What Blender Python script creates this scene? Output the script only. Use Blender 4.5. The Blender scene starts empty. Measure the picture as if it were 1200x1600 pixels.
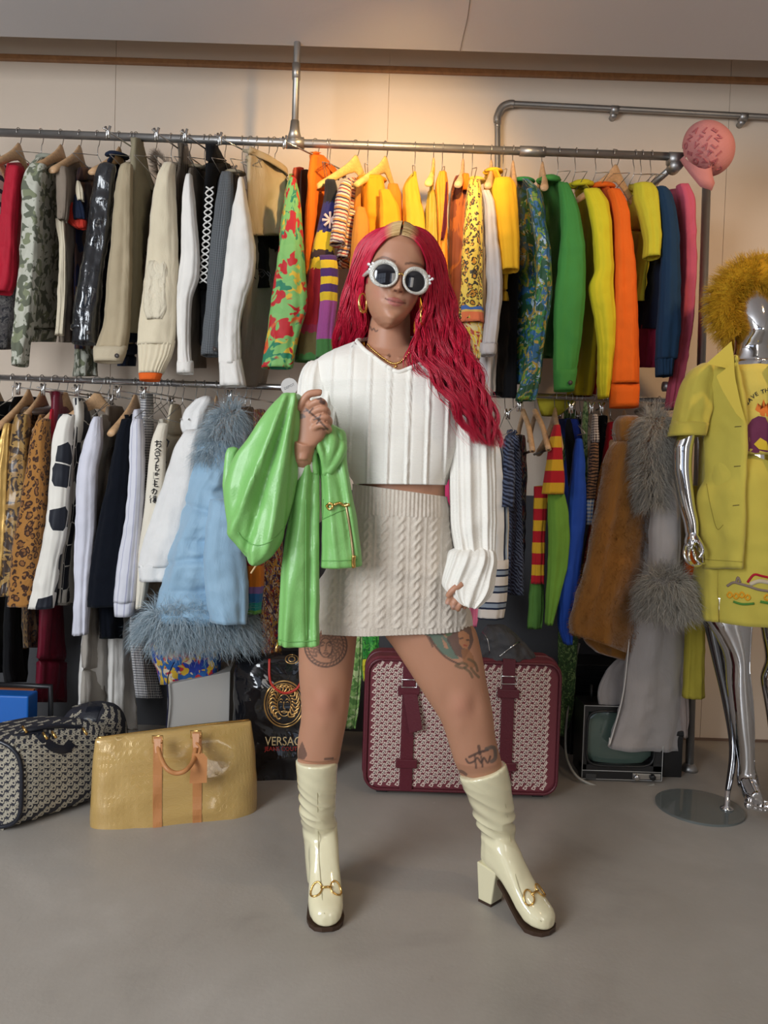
import bpy, bmesh, math, random
import numpy as np
from mathutils import Vector, Matrix, noise
from mathutils.bvhtree import BVHTree
from math import sin, cos, pi, radians, sqrt, atan2

SC = bpy.context.scene
COL = SC.collection

# ------------------------------------------------------------------ camera
F, PITCH, ROLL, CAMH = 1155.0, radians(2.0), radians(1.8), 1.12
fwd = Vector((0, cos(PITCH), -sin(PITCH)))
up0 = Vector((0, sin(PITCH), cos(PITCH)))
r0 = Vector((1, 0, 0))
RIGHT = r0 * cos(ROLL) + up0 * sin(ROLL)
UP = up0 * cos(ROLL) - r0 * sin(ROLL)
CAMPOS = Vector((0, 0, CAMH))
cd = bpy.data.cameras.new('camera'); cam = bpy.data.objects.new('camera', cd); COL.objects.link(cam)
cd.sensor_fit = 'VERTICAL'; cd.sensor_height = 36.0; cd.lens = 36.0 * F / 1600.0
cd.clip_start = 0.05; cd.clip_end = 60
M3 = Matrix((RIGHT, UP, -fwd)).transposed()
cam.matrix_world = Matrix.Translation(CAMPOS) @ M3.to_4x4()
SC.camera = cam

def P(px, py, Y):
    """point of the room that stands at depth Y and is seen at (px, py) in the photograph"""
    d = fwd + RIGHT * ((px - 600) / F) + UP * ((800 - py) / F)
    return CAMPOS + d * (Y / d.y)

def project(p):
    q = Vector(p) - CAMPOS
    z = q.dot(fwd)
    return 600 + F * q.dot(RIGHT) / z, 800 - F * q.dot(UP) / z

# ------------------------------------------------------------------ world, lights, exposure
SC.view_settings.view_transform = 'Standard'
SC.view_settings.look = 'None'
SC.view_settings.exposure = 0.16
SC.view_settings.gamma = 1.0
SC.view_settings.use_curve_mapping = False
w = bpy.data.worlds.new('world'); SC.world = w; w.use_nodes = True
bgn = w.node_tree.nodes['Background']
bgn.inputs[0].default_value = (0.72, 0.82, 1.0, 1); bgn.inputs[1].default_value = 0.8

def area(name, loc, target, sx, sy, power, col, spread=180):
    l = bpy.data.lights.new(name, 'AREA'); l.shape = 'RECTANGLE'; l.size = sx; l.size_y = sy
    l.energy = power; l.color = col; l.spread = radians(spread)
    o = bpy.data.objects.new(name, l); COL.objects.link(o); o.location = loc
    o.rotation_euler = (Vector(target) - Vector(loc)).to_track_quat('-Z', 'Y').to_euler()
    return o

def spot(name, loc, target, power, col, size=60, blend=.6, rad=.05):
    l = bpy.data.lights.new(name, 'SPOT'); l.energy = power; l.color = col
    l.spot_size = radians(size); l.spot_blend = blend; l.shadow_soft_size = rad
    o = bpy.data.objects.new(name, l); COL.objects.link(o); o.location = loc
    o.rotation_euler = (Vector(target) - Vector(loc)).to_track_quat('-Z', 'Y').to_euler()
    return o

# daylight entering through the shop window behind and to the left of the camera
area('window_daylight', (-2.35, -0.7, 1.8), (0.25, 2.5, 0.95), 1.7, 1.8, 122, (0.90, 0.95, 1.0))
# daylight from the glazed door on the far right of the same wall
area('door_daylight', (2.2, -2.1, 1.5), (1.0, 2.8, 1.1), 0.9, 1.9, 14, (1.0, 0.93, 0.84))
# warm ceiling spots aimed at the rail
spot('warm_ceiling_spot', (0.22, 2.05, 2.58), (-0.04, 3.2, 2.28), 72, (1.0, 0.64, 0.27), 76, .8, .04)
spot('warm_ceiling_spot_right', (1.75, 1.7, 2.6), (1.35, 3.1, 1.75), 46, (1.0, 0.67, 0.36), 84, .9, .05)

spot('warm_ceiling_spot_front', (1.6, 0.7, 2.8), (0.35, 1.95, 1.0), 26, (1.0, 0.72, 0.42), 60, .9, .05)

# ------------------------------------------------------------------ object helpers
def link(o, parent=None):
    COL.objects.link(o)
    if parent is not None:
        o.parent = parent
        def wm(q):
            return q.matrix_basis.copy() if q.parent is None else wm(q.parent) @ q.matrix_parent_inverse @ q.matrix_basis
        m = wm(parent)
        o.matrix_parent_inverse = m.inverted()
    return o

def tag(o, label=None, cat=None, group=None, kind=None):
    if label: o['label'] = label
    if cat: o['category'] = cat
    if group: o['group'] = group
    if kind: o['kind'] = kind
    return o

def thing(name, label, cat, loc=(0, 0, 0), group=None):
    o = bpy.data.objects.new(name, None); o.empty_display_size = .05
    COL.objects.link(o); o.location = loc
    return tag(o, label, cat, group)

def mesh_obj(name, verts, faces, mat, parent=None, uvs=None, smooth=True):
    me = bpy.data.meshes.new(name)
    me.from_pydata([tuple(v) for v in verts], [], faces)
    if uvs is not None:
        ul = me.uv_layers.new(name='UVMap')
        li = np.zeros(len(me.loops), dtype=np.int32); me.loops.foreach_get('vertex_index', li)
        if isinstance(uvs, dict):      # per loop
            ul.data.foreach_set('uv', np.array(uvs['loop'], dtype=np.float32).ravel())
        else:
            ul.data.foreach_set('uv', np.array(uvs, dtype=np.float32)[li].ravel())
    if mat is not None: me.materials.append(mat)
    if smooth: me.polygons.foreach_set('use_smooth', [True] * len(me.polygons))
    me.update()
    o = bpy.data.objects.new(name, me)
    link(o, parent)
    return o

def bm_obj(name, bm, mat, parent=None, smooth=False, sub=0, bevel=0):
    bmesh.ops.recalc_face_normals(bm, faces=bm.faces)
    me = bpy.data.meshes.new(name); bm.to_mesh(me); bm.free()
    if mat is not None: me.materials.append(mat)
    if smooth: me.polygons.foreach_set('use_smooth', [True] * len(me.polygons))
    o = bpy.data.objects.new(name, me); link(o, parent)
    if bevel:
        m = o.modifiers.new('bevel', 'BEVEL'); m.width = bevel; m.segments = 3; m.limit_method = 'ANGLE'
    if sub:
        m = o.modifiers.new('sub', 'SUBSURF'); m.levels = sub; m.render_levels = sub
    return o

def add_box(bm, lo, hi, mat=None):
    lo, hi = Vector(lo), Vector(hi)
    vs = [bm.verts.new((x, y, z)) for x in (lo.x, hi.x) for y in (lo.y, hi.y) for z in (lo.z, hi.z)]
    if mat is not None:
        for v in vs: v.co = mat @ v.co
    for f in ((0, 1, 3, 2), (4, 6, 7, 5), (0, 4, 5, 1), (2, 3, 7, 6), (0, 2, 6, 4), (1, 5, 7, 3)):
        bm.faces.new([vs[i] for i in f])
    return vs

def box(name, lo, hi, mat, parent=None, bevel=0, M=None):
    bm = bmesh.new(); add_box(bm, lo, hi, M)
    return bm_obj(name, bm, mat, parent, bevel=bevel)

def hexa(name, pts8, mat, parent=None, bevel=0, smooth=False):
    """pts8: four corners of the near face then the four of the far face, same order"""
    bm = bmesh.new(); v = [bm.verts.new(p) for p in pts8]
    for f in ((0, 1, 2, 3), (7, 6, 5, 4), (0, 4, 5, 1), (1, 5, 6, 2), (2, 6, 7, 3), (3, 7, 4, 0)):
        bm.faces.new([v[i] for i in f])
    return bm_obj(name, bm, mat, parent, bevel=bevel, smooth=smooth)

def tube_data(pts, rad, seg=10, closed=False, squash=1.0):
    pts = [Vector(p) for p in pts]; n = len(pts)
    if not hasattr(rad, '__len__'): rad = [rad] * n
    V, Fc = [], []
    t0 = (pts[1] - pts[0]).normalized()
    a = Vector((0, 0, 1)) if abs(t0.z) < .9 else Vector((1, 0, 0))
    nrm = t0.cross(a).normalized()
    for i in range(n):
        if closed: t = (pts[(i + 1) % n] - pts[i - 1]).normalized()
        else: t = (pts[min(i + 1, n - 1)] - pts[max(i - 1, 0)]).normalized()
        nrm = (nrm - t * nrm.dot(t)).normalized(); b = t.cross(nrm)
        for k in range(seg):
            an = 2 * pi * k / seg
            V.append(pts[i] + (nrm * cos(an) + b * sin(an) * squash) * rad[i])
    m = n if closed else n - 1
    for i in range(m):
        j = (i + 1) % n
        for k in range(seg):
            k2 = (k + 1) % seg
            Fc.append((i * seg + k, i * seg + k2, j * seg + k2, j * seg + k))
    if not closed:
        Fc.append(tuple(reversed(range(seg)))); Fc.append(tuple(range((n - 1) * seg, n * seg)))
    return V, Fc

def tube(name, pts, rad, mat, parent=None, seg=10, closed=False, squash=1.0):
    V, Fc = tube_data(pts, rad, seg, closed, squash)
    return mesh_obj(name, V, Fc, mat, parent)

def smooth_path(pts, n=6):
    pts = [Vector(p) for p in pts]; out = []
    for i in range(len(pts) - 1):
        p0, p1, p2, p3 = pts[max(i - 1, 0)], pts[i], pts[i + 1], pts[min(i + 2, len(pts) - 1)]
        for k in range(n):
            t = k / n
            out.append(0.5 * ((2 * p1) + (p2 - p0) * t + (2 * p0 - 5 * p1 + 4 * p2 - p3) * t * t + (3 * p1 - p0 - 3 * p2 + p3) * t ** 3))
    out.append(pts[-1]); return out

def merge_data(lst):
    V, Fc = [], []
    for v, f in lst:
        o = len(V); V += list(v); Fc += [tuple(i + o for i in q) for q in f]
    return V, Fc

def ring_pts(c, n, r, seg=32, up=Vector((0, 0, 1)), rz=None):
    n = Vector(n).normalized(); a = n.cross(up)
    if a.length < 1e-3: a = n.cross(Vector((1, 0, 0)))
    a.normalize(); b = n.cross(a)
    return [Vector(c) + a * r * cos(2 * pi * k / seg) + b * (rz or r) * sin(2 * pi * k / seg) for k in range(seg)]

# ------------------------------------------------------------------ loft: a closed soft volume through measured rows
def parse(rows):
    """'260:10-40 300:12-44' or with a slanted row '260/270:10-40'"""
    out = []
    for tkn in rows.split():
        y, x = tkn.split(':')
        if '/' in y: ya, yb = map(float, y.split('/'))
        else: ya = yb = float(y)
        i = x.index('-', 1)
        out.append([ya, yb, float(x[:i]), float(x[i + 1:])])
    return out

def resample(rows, n):
    R = np.array(rows, float)
    ym = (R[:, 0] + R[:, 1]) / 2
    s = np.concatenate([[0], np.cumsum(np.abs(np.diff(ym)) + 1e-3)])
    t = np.linspace(0, s[-1], n)
    out = np.zeros((n, R.shape[1]))
    for c in range(R.shape[1]):
        y = R[:, c]
        m = np.zeros(len(s))
        d = np.diff(y) / np.diff(s)
        m[0], m[-1] = d[0], d[-1]
        for i in range(1, len(s) - 1):
            m[i] = 0 if d[i - 1] * d[i] <= 0 and c > 1 else (2 * d[i - 1] * d[i] / (d[i - 1] + d[i]) if d[i - 1] * d[i] > 0 else (d[i - 1] + d[i]) / 2)
        k = np.clip(np.searchsorted(s, t) - 1, 0, len(s) - 2)
        h = s[k + 1] - s[k]; u = (t - s[k]) / h
        out[:, c] = (2 * u**3 - 3 * u**2 + 1) * y[k] + (u**3 - 2 * u**2 + u) * h * m[k] + (-2 * u**3 + 3 * u**2) * y[k + 1] + (u**3 - u**2) * h * m[k + 1]
    return out

def loft_data(rows, dl=2.8, dr=None, t=.035, seg=44, n=None, fold=.005, nf=5, seed=0, disp=None, sq=.8, crump=.0085, cf=10.0, top=.5, depth=None, rd=None, open_bottom=True, hang=0):
    """rows in photograph pixels; dl/dr depth of the left and right edge; t half thickness"""
    if isinstance(rows, str): rows = parse(rows)
    if dr is None: dr = dl
    if n is None:
        ext = abs(rows[-1][0] - rows[0][0]); n = int(max(8, min(64, ext / 4.5)))
    R = resample(rows, n)
    rs = random.Random(seed * 7 + 3)
    ph = [rs.uniform(0, 6.28) for _ in range(6)]
    V, UV = [], []
    lengths = 0; prev = None
    maxw = max(abs(r[3] - r[2]) for r in R) * ((dl + dr) / 2) / F
    per = 2 * (maxw + sqrt((dr - dl) ** 2)) + 2 * (t(.5) if callable(t) else t)
    for i in range(n):
        ya, yb, xl, xr = R[i][:4]
        s = i / (n - 1)
        DL, DR = dl, dr
        if depth is not None:
            dd = depth(s, (ya + yb) / 2)
            if isinstance(dd, tuple): DL, DR = dd
            else: DL = DR = dd
        A, B = P(xl, ya, DL), P(xr, yb, DR)
        c = (A + B) / 2; h = (B - A) / 2; hl = max(h.length, .004)
        nn = Vector((-h.y, h.x, 0)); 
        nn = nn.normalized() if nn.length > 1e-6 else Vector((0, 1, 0))
        if nn.y < 0: nn = -nn
        tt = t(s) if callable(t) else t
        if top and s < .12: tt = tt * (top + (1 - top) * (s / .12) ** .5)
        if prev is not None: lengths += (c - prev).length
        prev = c
        hu = h.normalized()
        for k in range(seg):
            th = 2 * pi * k / seg - pi
            cx, sx = cos(th), sin(th)
            ex = abs(cx) ** sq * (1 if cx > 0 else -1); sy = abs(sx) ** sq * (1 if sx > 0 else -1)
            p = c + h * ex + nn * tt * sy
            u = k / seg * per; v = lengths
            rad = (hu * cx + nn * sx)
            g = .35 + .65 * s
            d = fold * g * (sin(nf * th + ph[0] + s * 1.6) * .7 + sin((nf * 2 + 1) * th + ph[1] - s * 2.3) * .4)
            if crump:
                q = p * cf; q = Vector((q.x, q.y, q.z * .45))
                d += crump * noise.noise(q + Vector((seed * 3.1, 0, seed)))* 1.6
                d += crump * .5 * noise.noise(p * cf * 2.7 + Vector((seed, 5, 0)))
                q2 = Vector((p.x * .8 + p.z * .45, p.y * .8, p.z - p.x * .4)) * cf * .9 + Vector((seed * 1.7, 3, 1))
                d += crump * 1.7 * (.16 - min(.34, abs(noise.noise(q2))))
            if hang: d += hang * sin(s * 9 + ph[2] + th) * (s * (1 - s) * 4)
            if disp: d += disp(u, v, th, s, p)
            # keep the measured outline: push mostly across the thin direction
            V.append(p + nn * (rad.dot(nn)) * d + hu * (rad.dot(hu)) * d * .35 + hu * 0)
            UV.append((u, -v))
    Fc = []
    for i in range(n - 1):
        for k in range(seg):
            k2 = (k + 1) % seg
            Fc.append((i * seg + k, i * seg + k2, (i + 1) * seg + k2, (i + 1) * seg + k))
    # top cap
    ct = sum((V[k] for k in range(seg)), Vector()) / seg + Vector((0, 0, .004))
    V.append(ct); UV.append((per / 2, 0)); ci = len(V) - 1
    for k in range(seg): Fc.append(((k + 1) % seg, k, ci))
    # bottom: fold inwards, so a hem shows a hollow
    b0 = (n - 1) * seg
    cb = sum((V[b0 + k] for k in range(seg)), Vector()) / seg
    idx = []
    for (sc_, dz) in (((.9, .002), (.8, .03)) if open_bottom else ((.7, -.003),)):
        st = len(V)
        for k in range(seg):
            q = V[b0 + k]; V.append(cb + (q - cb) * sc_ + Vector((0, 0, dz))); UV.append((UV[b0 + k][0], UV[b0 + k][1] + dz))
        idx.append(st)
    last = b0
    for st in idx:
        for k in range(seg):
            k2 = (k + 1) % seg; Fc.append((last + k, last + k2, st + k2, st + k))
        last = st
    V.append(cb + Vector((0, 0, .03 if open_bottom else -.004))); UV.append((0, 0)); ci = len(V) - 1
    for k in range(seg): Fc.append((last + k, last + (k + 1) % seg, ci))
    return V, Fc, UV

def loft(name, rows, mat, parent=None, **kw):
    V, Fc, UV = loft_data(rows, **kw)
    # seam-free uv: per loop so the last strip wraps properly
    seg = kw.get('seg', 44)
    per = max(u for u, v in UV) * seg / (seg - 1) if UV else 1
    loops = []
    for f in Fc:
        us = [UV[i][0] for i in f]
        wrap = max(us) - min(us) > per * .5 and len(f) == 4
        for i in f:
            u, v = UV[i]
            if wrap and u < per * .5: u += per
            loops.append((u, v))
    return mesh_obj(name, V, Fc, mat, parent, uvs={'loop': loops})

def remesh_data(V, Fc, vox, smooth=0, sfac=.5):
    me = bpy.data.meshes.new('tmp'); me.from_pydata([tuple(v) for v in V], [], Fc); me.update()
    bm = bmesh.new(); bm.from_mesh(me); bmesh.ops.recalc_face_normals(bm, faces=bm.faces)
    bm.to_mesh(me); bm.free()
    o = bpy.data.objects.new('tmp', me); COL.objects.link(o)
    m = o.modifiers.new('r', 'REMESH'); m.mode = 'VOXEL'; m.voxel_size = vox; m.adaptivity = 0
    if smooth:
        s = o.modifiers.new('s', 'SMOOTH'); s.iterations = smooth; s.factor = sfac
    dg = bpy.context.evaluated_depsgraph_get()
    me2 = bpy.data.meshes.new_from_object(o.evaluated_get(dg))
    bpy.data.objects.remove(o); bpy.data.meshes.remove(me)
    me2.polygons.foreach_set('use_smooth', [True] * len(me2.polygons))
    return me2

def me_obj(name, me, mat, parent=None):
    me.name = name; me.materials.clear()
    if mat: me.materials.append(mat)
    o = bpy.data.objects.new(name, me); link(o, parent); return o

def arr_co(me):
    a = np.zeros(len(me.vertices) * 3, dtype=np.float32); me.vertices.foreach_get('co', a); return a.reshape(-1, 3)
def arr_no(me):
    a = np.zeros(len(me.vertices) * 3, dtype=np.float32); me.vertices.foreach_get('normal', a); return a.reshape(-1, 3)
def set_co(me, a): me.vertices.foreach_set('co', np.asarray(a, dtype=np.float32).ravel()); me.update()

# ------------------------------------------------------------------ materials
class NT:
    def __init__(s, name):
        m = bpy.data.materials.new(name); m.use_nodes = True
        s.m, s.t = m, m.node_tree; s.b = s.t.nodes['Principled BSDF']
    def n(s, typ, **kw):
        nd = s.t.nodes.new(typ)
        for k, v in kw.items():
            if k in ('i',): 
                for kk, vv in v.items():
                    if hasattr(vv, 'is_linked') or isinstance(vv, bpy.types.NodeSocket): s.t.links.new(vv, nd.inputs[kk])
                    else: nd.inputs[kk].default_value = vv
            else: setattr(nd, k, v)
        return nd
    def l(s, a, b): s.t.links.new(a, b)
    def uv(s, sx=1, sy=1, rot=0, obj=False):
        tc = s.n('ShaderNodeTexCoord'); mp = s.n('ShaderNodeMapping')
        s.l(tc.outputs['Object' if obj else 'UV'], mp.inputs[0])
        mp.inputs['Scale'].default_value = (sx, sy, sx); mp.inputs['Rotation'].default_value = (0, 0, rot)
        return mp.outputs[0]
    def ramp(s, fac, stops, mode='LINEAR'):
        r = s.n('ShaderNodeValToRGB'); r.color_ramp.interpolation = mode
        e = r.color_ramp.elements
        while len(e) > 1: e.remove(e[-1])
        e[0].position = stops[0][0]; e[0].color = (*stops[0][1], 1)
        for p, c in stops[1:]:
            x = e.new(p); x.color = (*c, 1)
        s.l(fac, r.inputs[0]); return r.outputs[0]
    def noise(s, vec, scale=10, detail=4, rough=.5, dist=0):
        x = s.n('ShaderNodeTexNoise', i={'Scale': scale, 'Detail': detail, 'Roughness': rough, 'Distortion': dist})
        if vec is not None: s.l(vec, x.inputs['Vector'])
        return x.outputs[0]
    def voro(s, vec, scale=10, feature='F1', rnd=1, out='Distance'):
        x = s.n('ShaderNodeTexVoronoi', feature=feature, i={'Scale': scale, 'Randomness': rnd}); s.l(vec, x.inputs['Vector'])
        return x.outputs[out]
    def math(s, op, a, b=0.0, c=None):
        x = s.n('ShaderNodeMath', operation=op)
        for k, q in enumerate((a, b, c)):
            if q is None: continue
            if isinstance(q, (int, float)): x.inputs[k].default_value = q
            else: s.l(q, x.inputs[k])
        return x.outputs[0]
    def mix(s, f, a, b):
        x = s.n('ShaderNodeMix', data_type='RGBA')
        for k, q in ((0, f), (6, a), (7, b)):
            if isinstance(q, (int, float)): x.inputs[k].default_value = q
            elif isinstance(q, tuple): x.inputs[k].default_value = (*q, 1)
            else: s.l(q, x.inputs[k])
        return x.outputs[2]
    def sep(s, vec):
        x = s.n('ShaderNodeSeparateXYZ'); s.l(vec, x.inputs[0]); return x.outputs
    def bump(s, h, strength=.3, dist=.002):
        x = s.n('ShaderNodeBump', i={'Strength': strength, 'Distance': dist}); s.l(h, x.inputs['Height'])
        s.l(x.outputs[0], s.b.inputs['Normal'])
    def out(s, col=None, rough=.8, metal=0, spec=.5, sheen=0, coat=0, coatr=.05, sss=0):
        b = s.b
        if col is not None:
            if isinstance(col, tuple): b.inputs['Base Color'].default_value = (*col, 1)
            else: s.l(col, b.inputs['Base Color'])
        if isinstance(rough, (int, float)): b.inputs['Roughness'].default_value = rough
        else: s.l(rough, b.inputs['Roughness'])
        b.inputs['Metallic'].default_value = metal
        b.inputs['Specular IOR Level'].default_value = spec
        if sheen: b.inputs['Sheen Weight'].default_value = sheen; b.inputs['Sheen Roughness'].default_value = .5
        if coat: b.inputs['Coat Weight'].default_value = coat; b.inputs['Coat Roughness'].default_value = coatr
        if sss:
            b.inputs['Subsurface Weight'].default_value = sss; b.inputs['Subsurface Radius'].default_value = (.012, .005, .003)
            b.inputs['Subsurface Scale'].default_value = 1.0
        return s.m

MC = {}
def fab(name, col, rough=.88, sheen=.03, metal=0, coat=0, wr=.6, weave=True, var=.12, spec=.18, wscale=14):
    """plain cloth: slight colour variation, creases and a fine weave"""
    if name in MC: return MC[name]
    T = NT(name)
    uv = T.uv(); nz = T.noise(uv, 6, 3)
    c = T.mix(nz, tuple(x * (1 - var) for x in col), tuple(min(1, x * (1 + var)) for x in col))
    mp = T.uv(1, .45)
    h = T.noise(mp, wscale, 4, .55, .6)
    rdg = T.n('ShaderNodeTexNoise', noise_type='RIDGED_MULTIFRACTAL', i={'Scale': wscale * .42, 'Detail': 2.0, 'Roughness': .5, 'Distortion': .8})
    T.l(T.uv(1, .7, .5), rdg.inputs['Vector']); h = T.math('ADD', h, T.math('MULTIPLY', rdg.outputs[0], .55))
    if weave: h = T.math('ADD', h, T.math('MULTIPLY', T.noise(uv, 600, 1), .12))
    T.bump(h, wr, .012)
    MC[name] = T.out(c, rough, metal, spec, sheen, coat); return MC[name]

def stripes(name, stops, period, axis='v', rough=.85, wob=0, interp='CONSTANT', coat=0, rot=0):
    """repeating stripes; stops over one period"""
    if name in MC: return MC[name]
    T = NT(name); uv = T.uv(rot=rot); o = T.sep(uv); a = o['Y' if axis == 'v' else 'X']
    if wob: a = T.math('ADD', a, T.math('MULTIPLY', T.math('SUBTRACT', T.noise(uv, 9, 2), .5), wob))
    f = T.math('FRACT', T.math('DIVIDE', a, period))
    c = T.ramp(f, stops, interp); T.bump(T.noise(T.uv(1, .45), 14, 4, .5, .6), .35, .012)
    MC[name] = T.out(c, rough, 0, .3, .1, coat); return MC[name]

def bands(name, stops, length, rough=.85, noise_edge=.004, top=0.0):
    """bands down the garment from its top; positions in metres"""
    if name in MC: return MC[name]
    T = NT(name); uv = T.uv(); o = T.sep(uv)
    v = T.math('MULTIPLY', o['Y'], -1.0)
    v = T.math('ADD', v, T.math('MULTIPLY', T.math('SUBTRACT', T.noise(uv, 60, 1), .5), noise_edge))
    f = T.math('DIVIDE', v, length)
    c = T.ramp(f, [(p / length, q) for p, q in stops], 'CONSTANT')
    T.bump(T.noise(uv, 300, 2), .5, .003)
    MC[name] = T.out(c, rough, 0, .25, .2); return MC[name]

def leopard(name, base, mid, dark, scale=38, rough=.85, sheen=.2, coat=0):
    if name in MC: return MC[name]
    T = NT(name); uv = T.uv(1, .75)
    wv = T.n('ShaderNodeVectorMath', operation='ADD'); T.l(uv, wv.inputs[0])
    nn = T.n('ShaderNodeTexNoise', i={'Scale': scale * .8, 'Detail': 2}); T.l(uv, nn.inputs['Vector'])
    sc = T.n('ShaderNodeVectorMath', operation='SCALE'); T.l(nn.outputs['Color'], sc.inputs[0]); sc.inputs['Scale'].default_value = .022
    T.l(sc.outputs[0], wv.inputs[1])
    d = T.voro(wv.outputs[0], scale, 'F1', .9)
    c = T.ramp(d, [(0, mid), (.26, mid), (.30, dark), (.46, dark), (.52, base), (1, base)])
    n2 = T.noise(uv, scale * 1.6, 2); k = T.math('GREATER_THAN', n2, .62)
    c = T.mix(k, c, base)
    T.bump(T.noise(uv, 120, 3), .5, .006)
    MC[name] = T.out(c, rough, 0, .3, sheen, coat); return MC[name]

def blotch(name, cols, scale=14, rough=.8, detail=3, dist=1.2, sy=.7, coat=0, seed=0, bumpk=.4):
    """camouflage, tropical and baroque prints: hard-edged patches of several colours"""
    if name in MC: return MC[name]
    T = NT(name); mp = T.uv(1, sy)
    off = T.n('ShaderNodeVectorMath', operation='ADD'); T.l(mp, off.inputs[0]); off.inputs[1].default_value = (seed * 1.7, seed * .9, seed)
    c = None
    for i, col in enumerate(cols):
        if i == 0: c = col; continue
        sh = T.n('ShaderNodeVectorMath', operation='ADD'); T.l(off.outputs[0], sh.inputs[0]); sh.inputs[1].default_value = (i * 3.3, i * 5.1, i * 2.2)
        nz = T.noise(sh.outputs[0], scale * (1 + .23 * i), detail, .55, dist)
        k = T.ramp(nz, [(0, (0, 0, 0)), (.53, (0, 0, 0)), (.55, (1, 1, 1))])
        c = T.mix(k, c, col)
    T.bump(T.noise(T.uv(1, .45), 14, 4, .5, .6), bumpk, .012)
    MC[name] = T.out(c, rough, 0, .35, .1, coat); return MC[name]

def check(name, a, b, s=.012, rough=.85, axis3=None):
    """gingham: two crossing sets of stripes"""
    if name in MC: return MC[name]
    T = NT(name); uv = T.uv(); o = T.sep(uv)
    fx = T.math('GREATER_THAN', T.math('FRACT', T.math('DIVIDE', o['X'], s)), .5)
    fy = T.math('GREATER_THAN', T.math('FRACT', T.math('DIVIDE', o['Y'], s)), .5)
    f = T.math('MULTIPLY', T.math('ADD', fx, fy), .5)
    c = T.ramp(f, [(0, a), (.5, tuple((x + y) / 2 for x, y in zip(a, b))), (1, b)])
    T.bump(T.noise(T.uv(1, .45), 14, 4, .5, .6), .35, .012)
    MC[name] = T.out(c, rough, 0, .3, .1); return MC[name]

def zebra(name, a, b, scale=14, rough=.85, dist=6, rot=0.0):
    if name in MC: return MC[name]
    T = NT(name); uv = T.uv(rot=rot)
    wv = T.n('ShaderNodeTexWave', wave_type='BANDS', bands_direction='Y', i={'Scale': scale, 'Distortion': dist, 'Detail': 2.0, 'Detail Scale': 1.2})
    T.l(uv, wv.inputs['Vector'])
    c = T.ramp(wv.outputs[0], [(0, a), (.48, a), (.54, b), (1, b)])
    T.bump(T.noise(T.uv(1, .45), 14, 4, .5, .6), .3, .012)
    MC[name] = T.out(c, rough, 0, .3, .1); return MC[name]

def plain(name, col, rough=.5, metal=0, coat=0, bumpk=0, bscale=80, spec=.5, var=0, coatr=.05):
    if name in MC: return MC[name]
    T = NT(name); c = col
    if var: c = T.mix(T.noise(T.uv(obj=True), 9, 4), tuple(x * (1 - var) for x in col), tuple(min(1, x * (1 + var)) for x in col))
    if bumpk: T.bump(T.noise(T.uv(obj=True), bscale, 4), bumpk, .003)
    MC[name] = T.out(c, rough, metal, spec, 0, coat, coatr); return MC[name]

m_wood = None
def wood(name, col, scale=1):
    if name in MC: return MC[name]
    T = NT(name); tc = T.uv(18, 2, obj=True)
    nz = T.noise(tc, 3 * scale, 6, .6, 1.5)
    c = T.ramp(nz, [(.25, tuple(x * .72 for x in col)), (.75, tuple(min(1, x * 1.15) for x in col))])
    T.bump(nz, .15, .001)
    MC[name] = T.out(c, .42, 0, .4, 0, .15); return MC[name]

# ------------------------------------------------------------------ fur made of real hairs
def hairs(name, mat, parent, roots, length=.07, rad=.0009, curl=.012, freq=40, grav=.8, steps=7, seed=1, kind=None, var=.35, clump=0):
    """roots: list of (point, direction)"""
    rs = random.Random(seed); V, Fc, UV = [], [], []
    for (p, d) in roots:
        p = Vector(p); L = length * rs.uniform(1 - var, 1 + var * .6)
        d = (Vector(d).normalized() + Vector((rs.gauss(0, .25), rs.gauss(0, .25), rs.gauss(0, .2)))).normalized()
        a = d.cross(Vector((rs.random() - .5, rs.random() - .5, rs.random() - .5))).normalized(); b = d.cross(a)
        ph = rs.uniform(0, 6.28); fr = freq * rs.uniform(.8, 1.25)
        if clump: ph = noise.noise(p * clump) * 12
        q = p.copy(); st = len(V); dd = d.copy(); cr = rs.random()
        for i in range(steps):
            s = i / (steps - 1)
            o = (a * cos(ph + fr * s * L) + b * sin(ph + fr * s * L)) * curl * s ** .7
            r = rad * (1 - .8 * s) + .0001
            c = q + o
            t1 = a; t2 = b
            for k in range(3):
                V.append(c + (t1 * cos(k * 2.094) + t2 * sin(k * 2.094)) * r); UV.append((cr, s))
            if i:
                o0 = st + (i - 1) * 3; o1 = st + i * 3
                for k in range(3): Fc.append((o0 + k, o0 + (k + 1) % 3, o1 + (k + 1) % 3, o1 + k))
            dd = (dd + Vector((0, 0, -grav / steps * 1.6))).normalized()
            q = q + dd * L / (steps - 1)
    o = mesh_obj(name, V, Fc, mat, parent, uvs=UV)
    if kind: o['kind'] = kind
    return o

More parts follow.
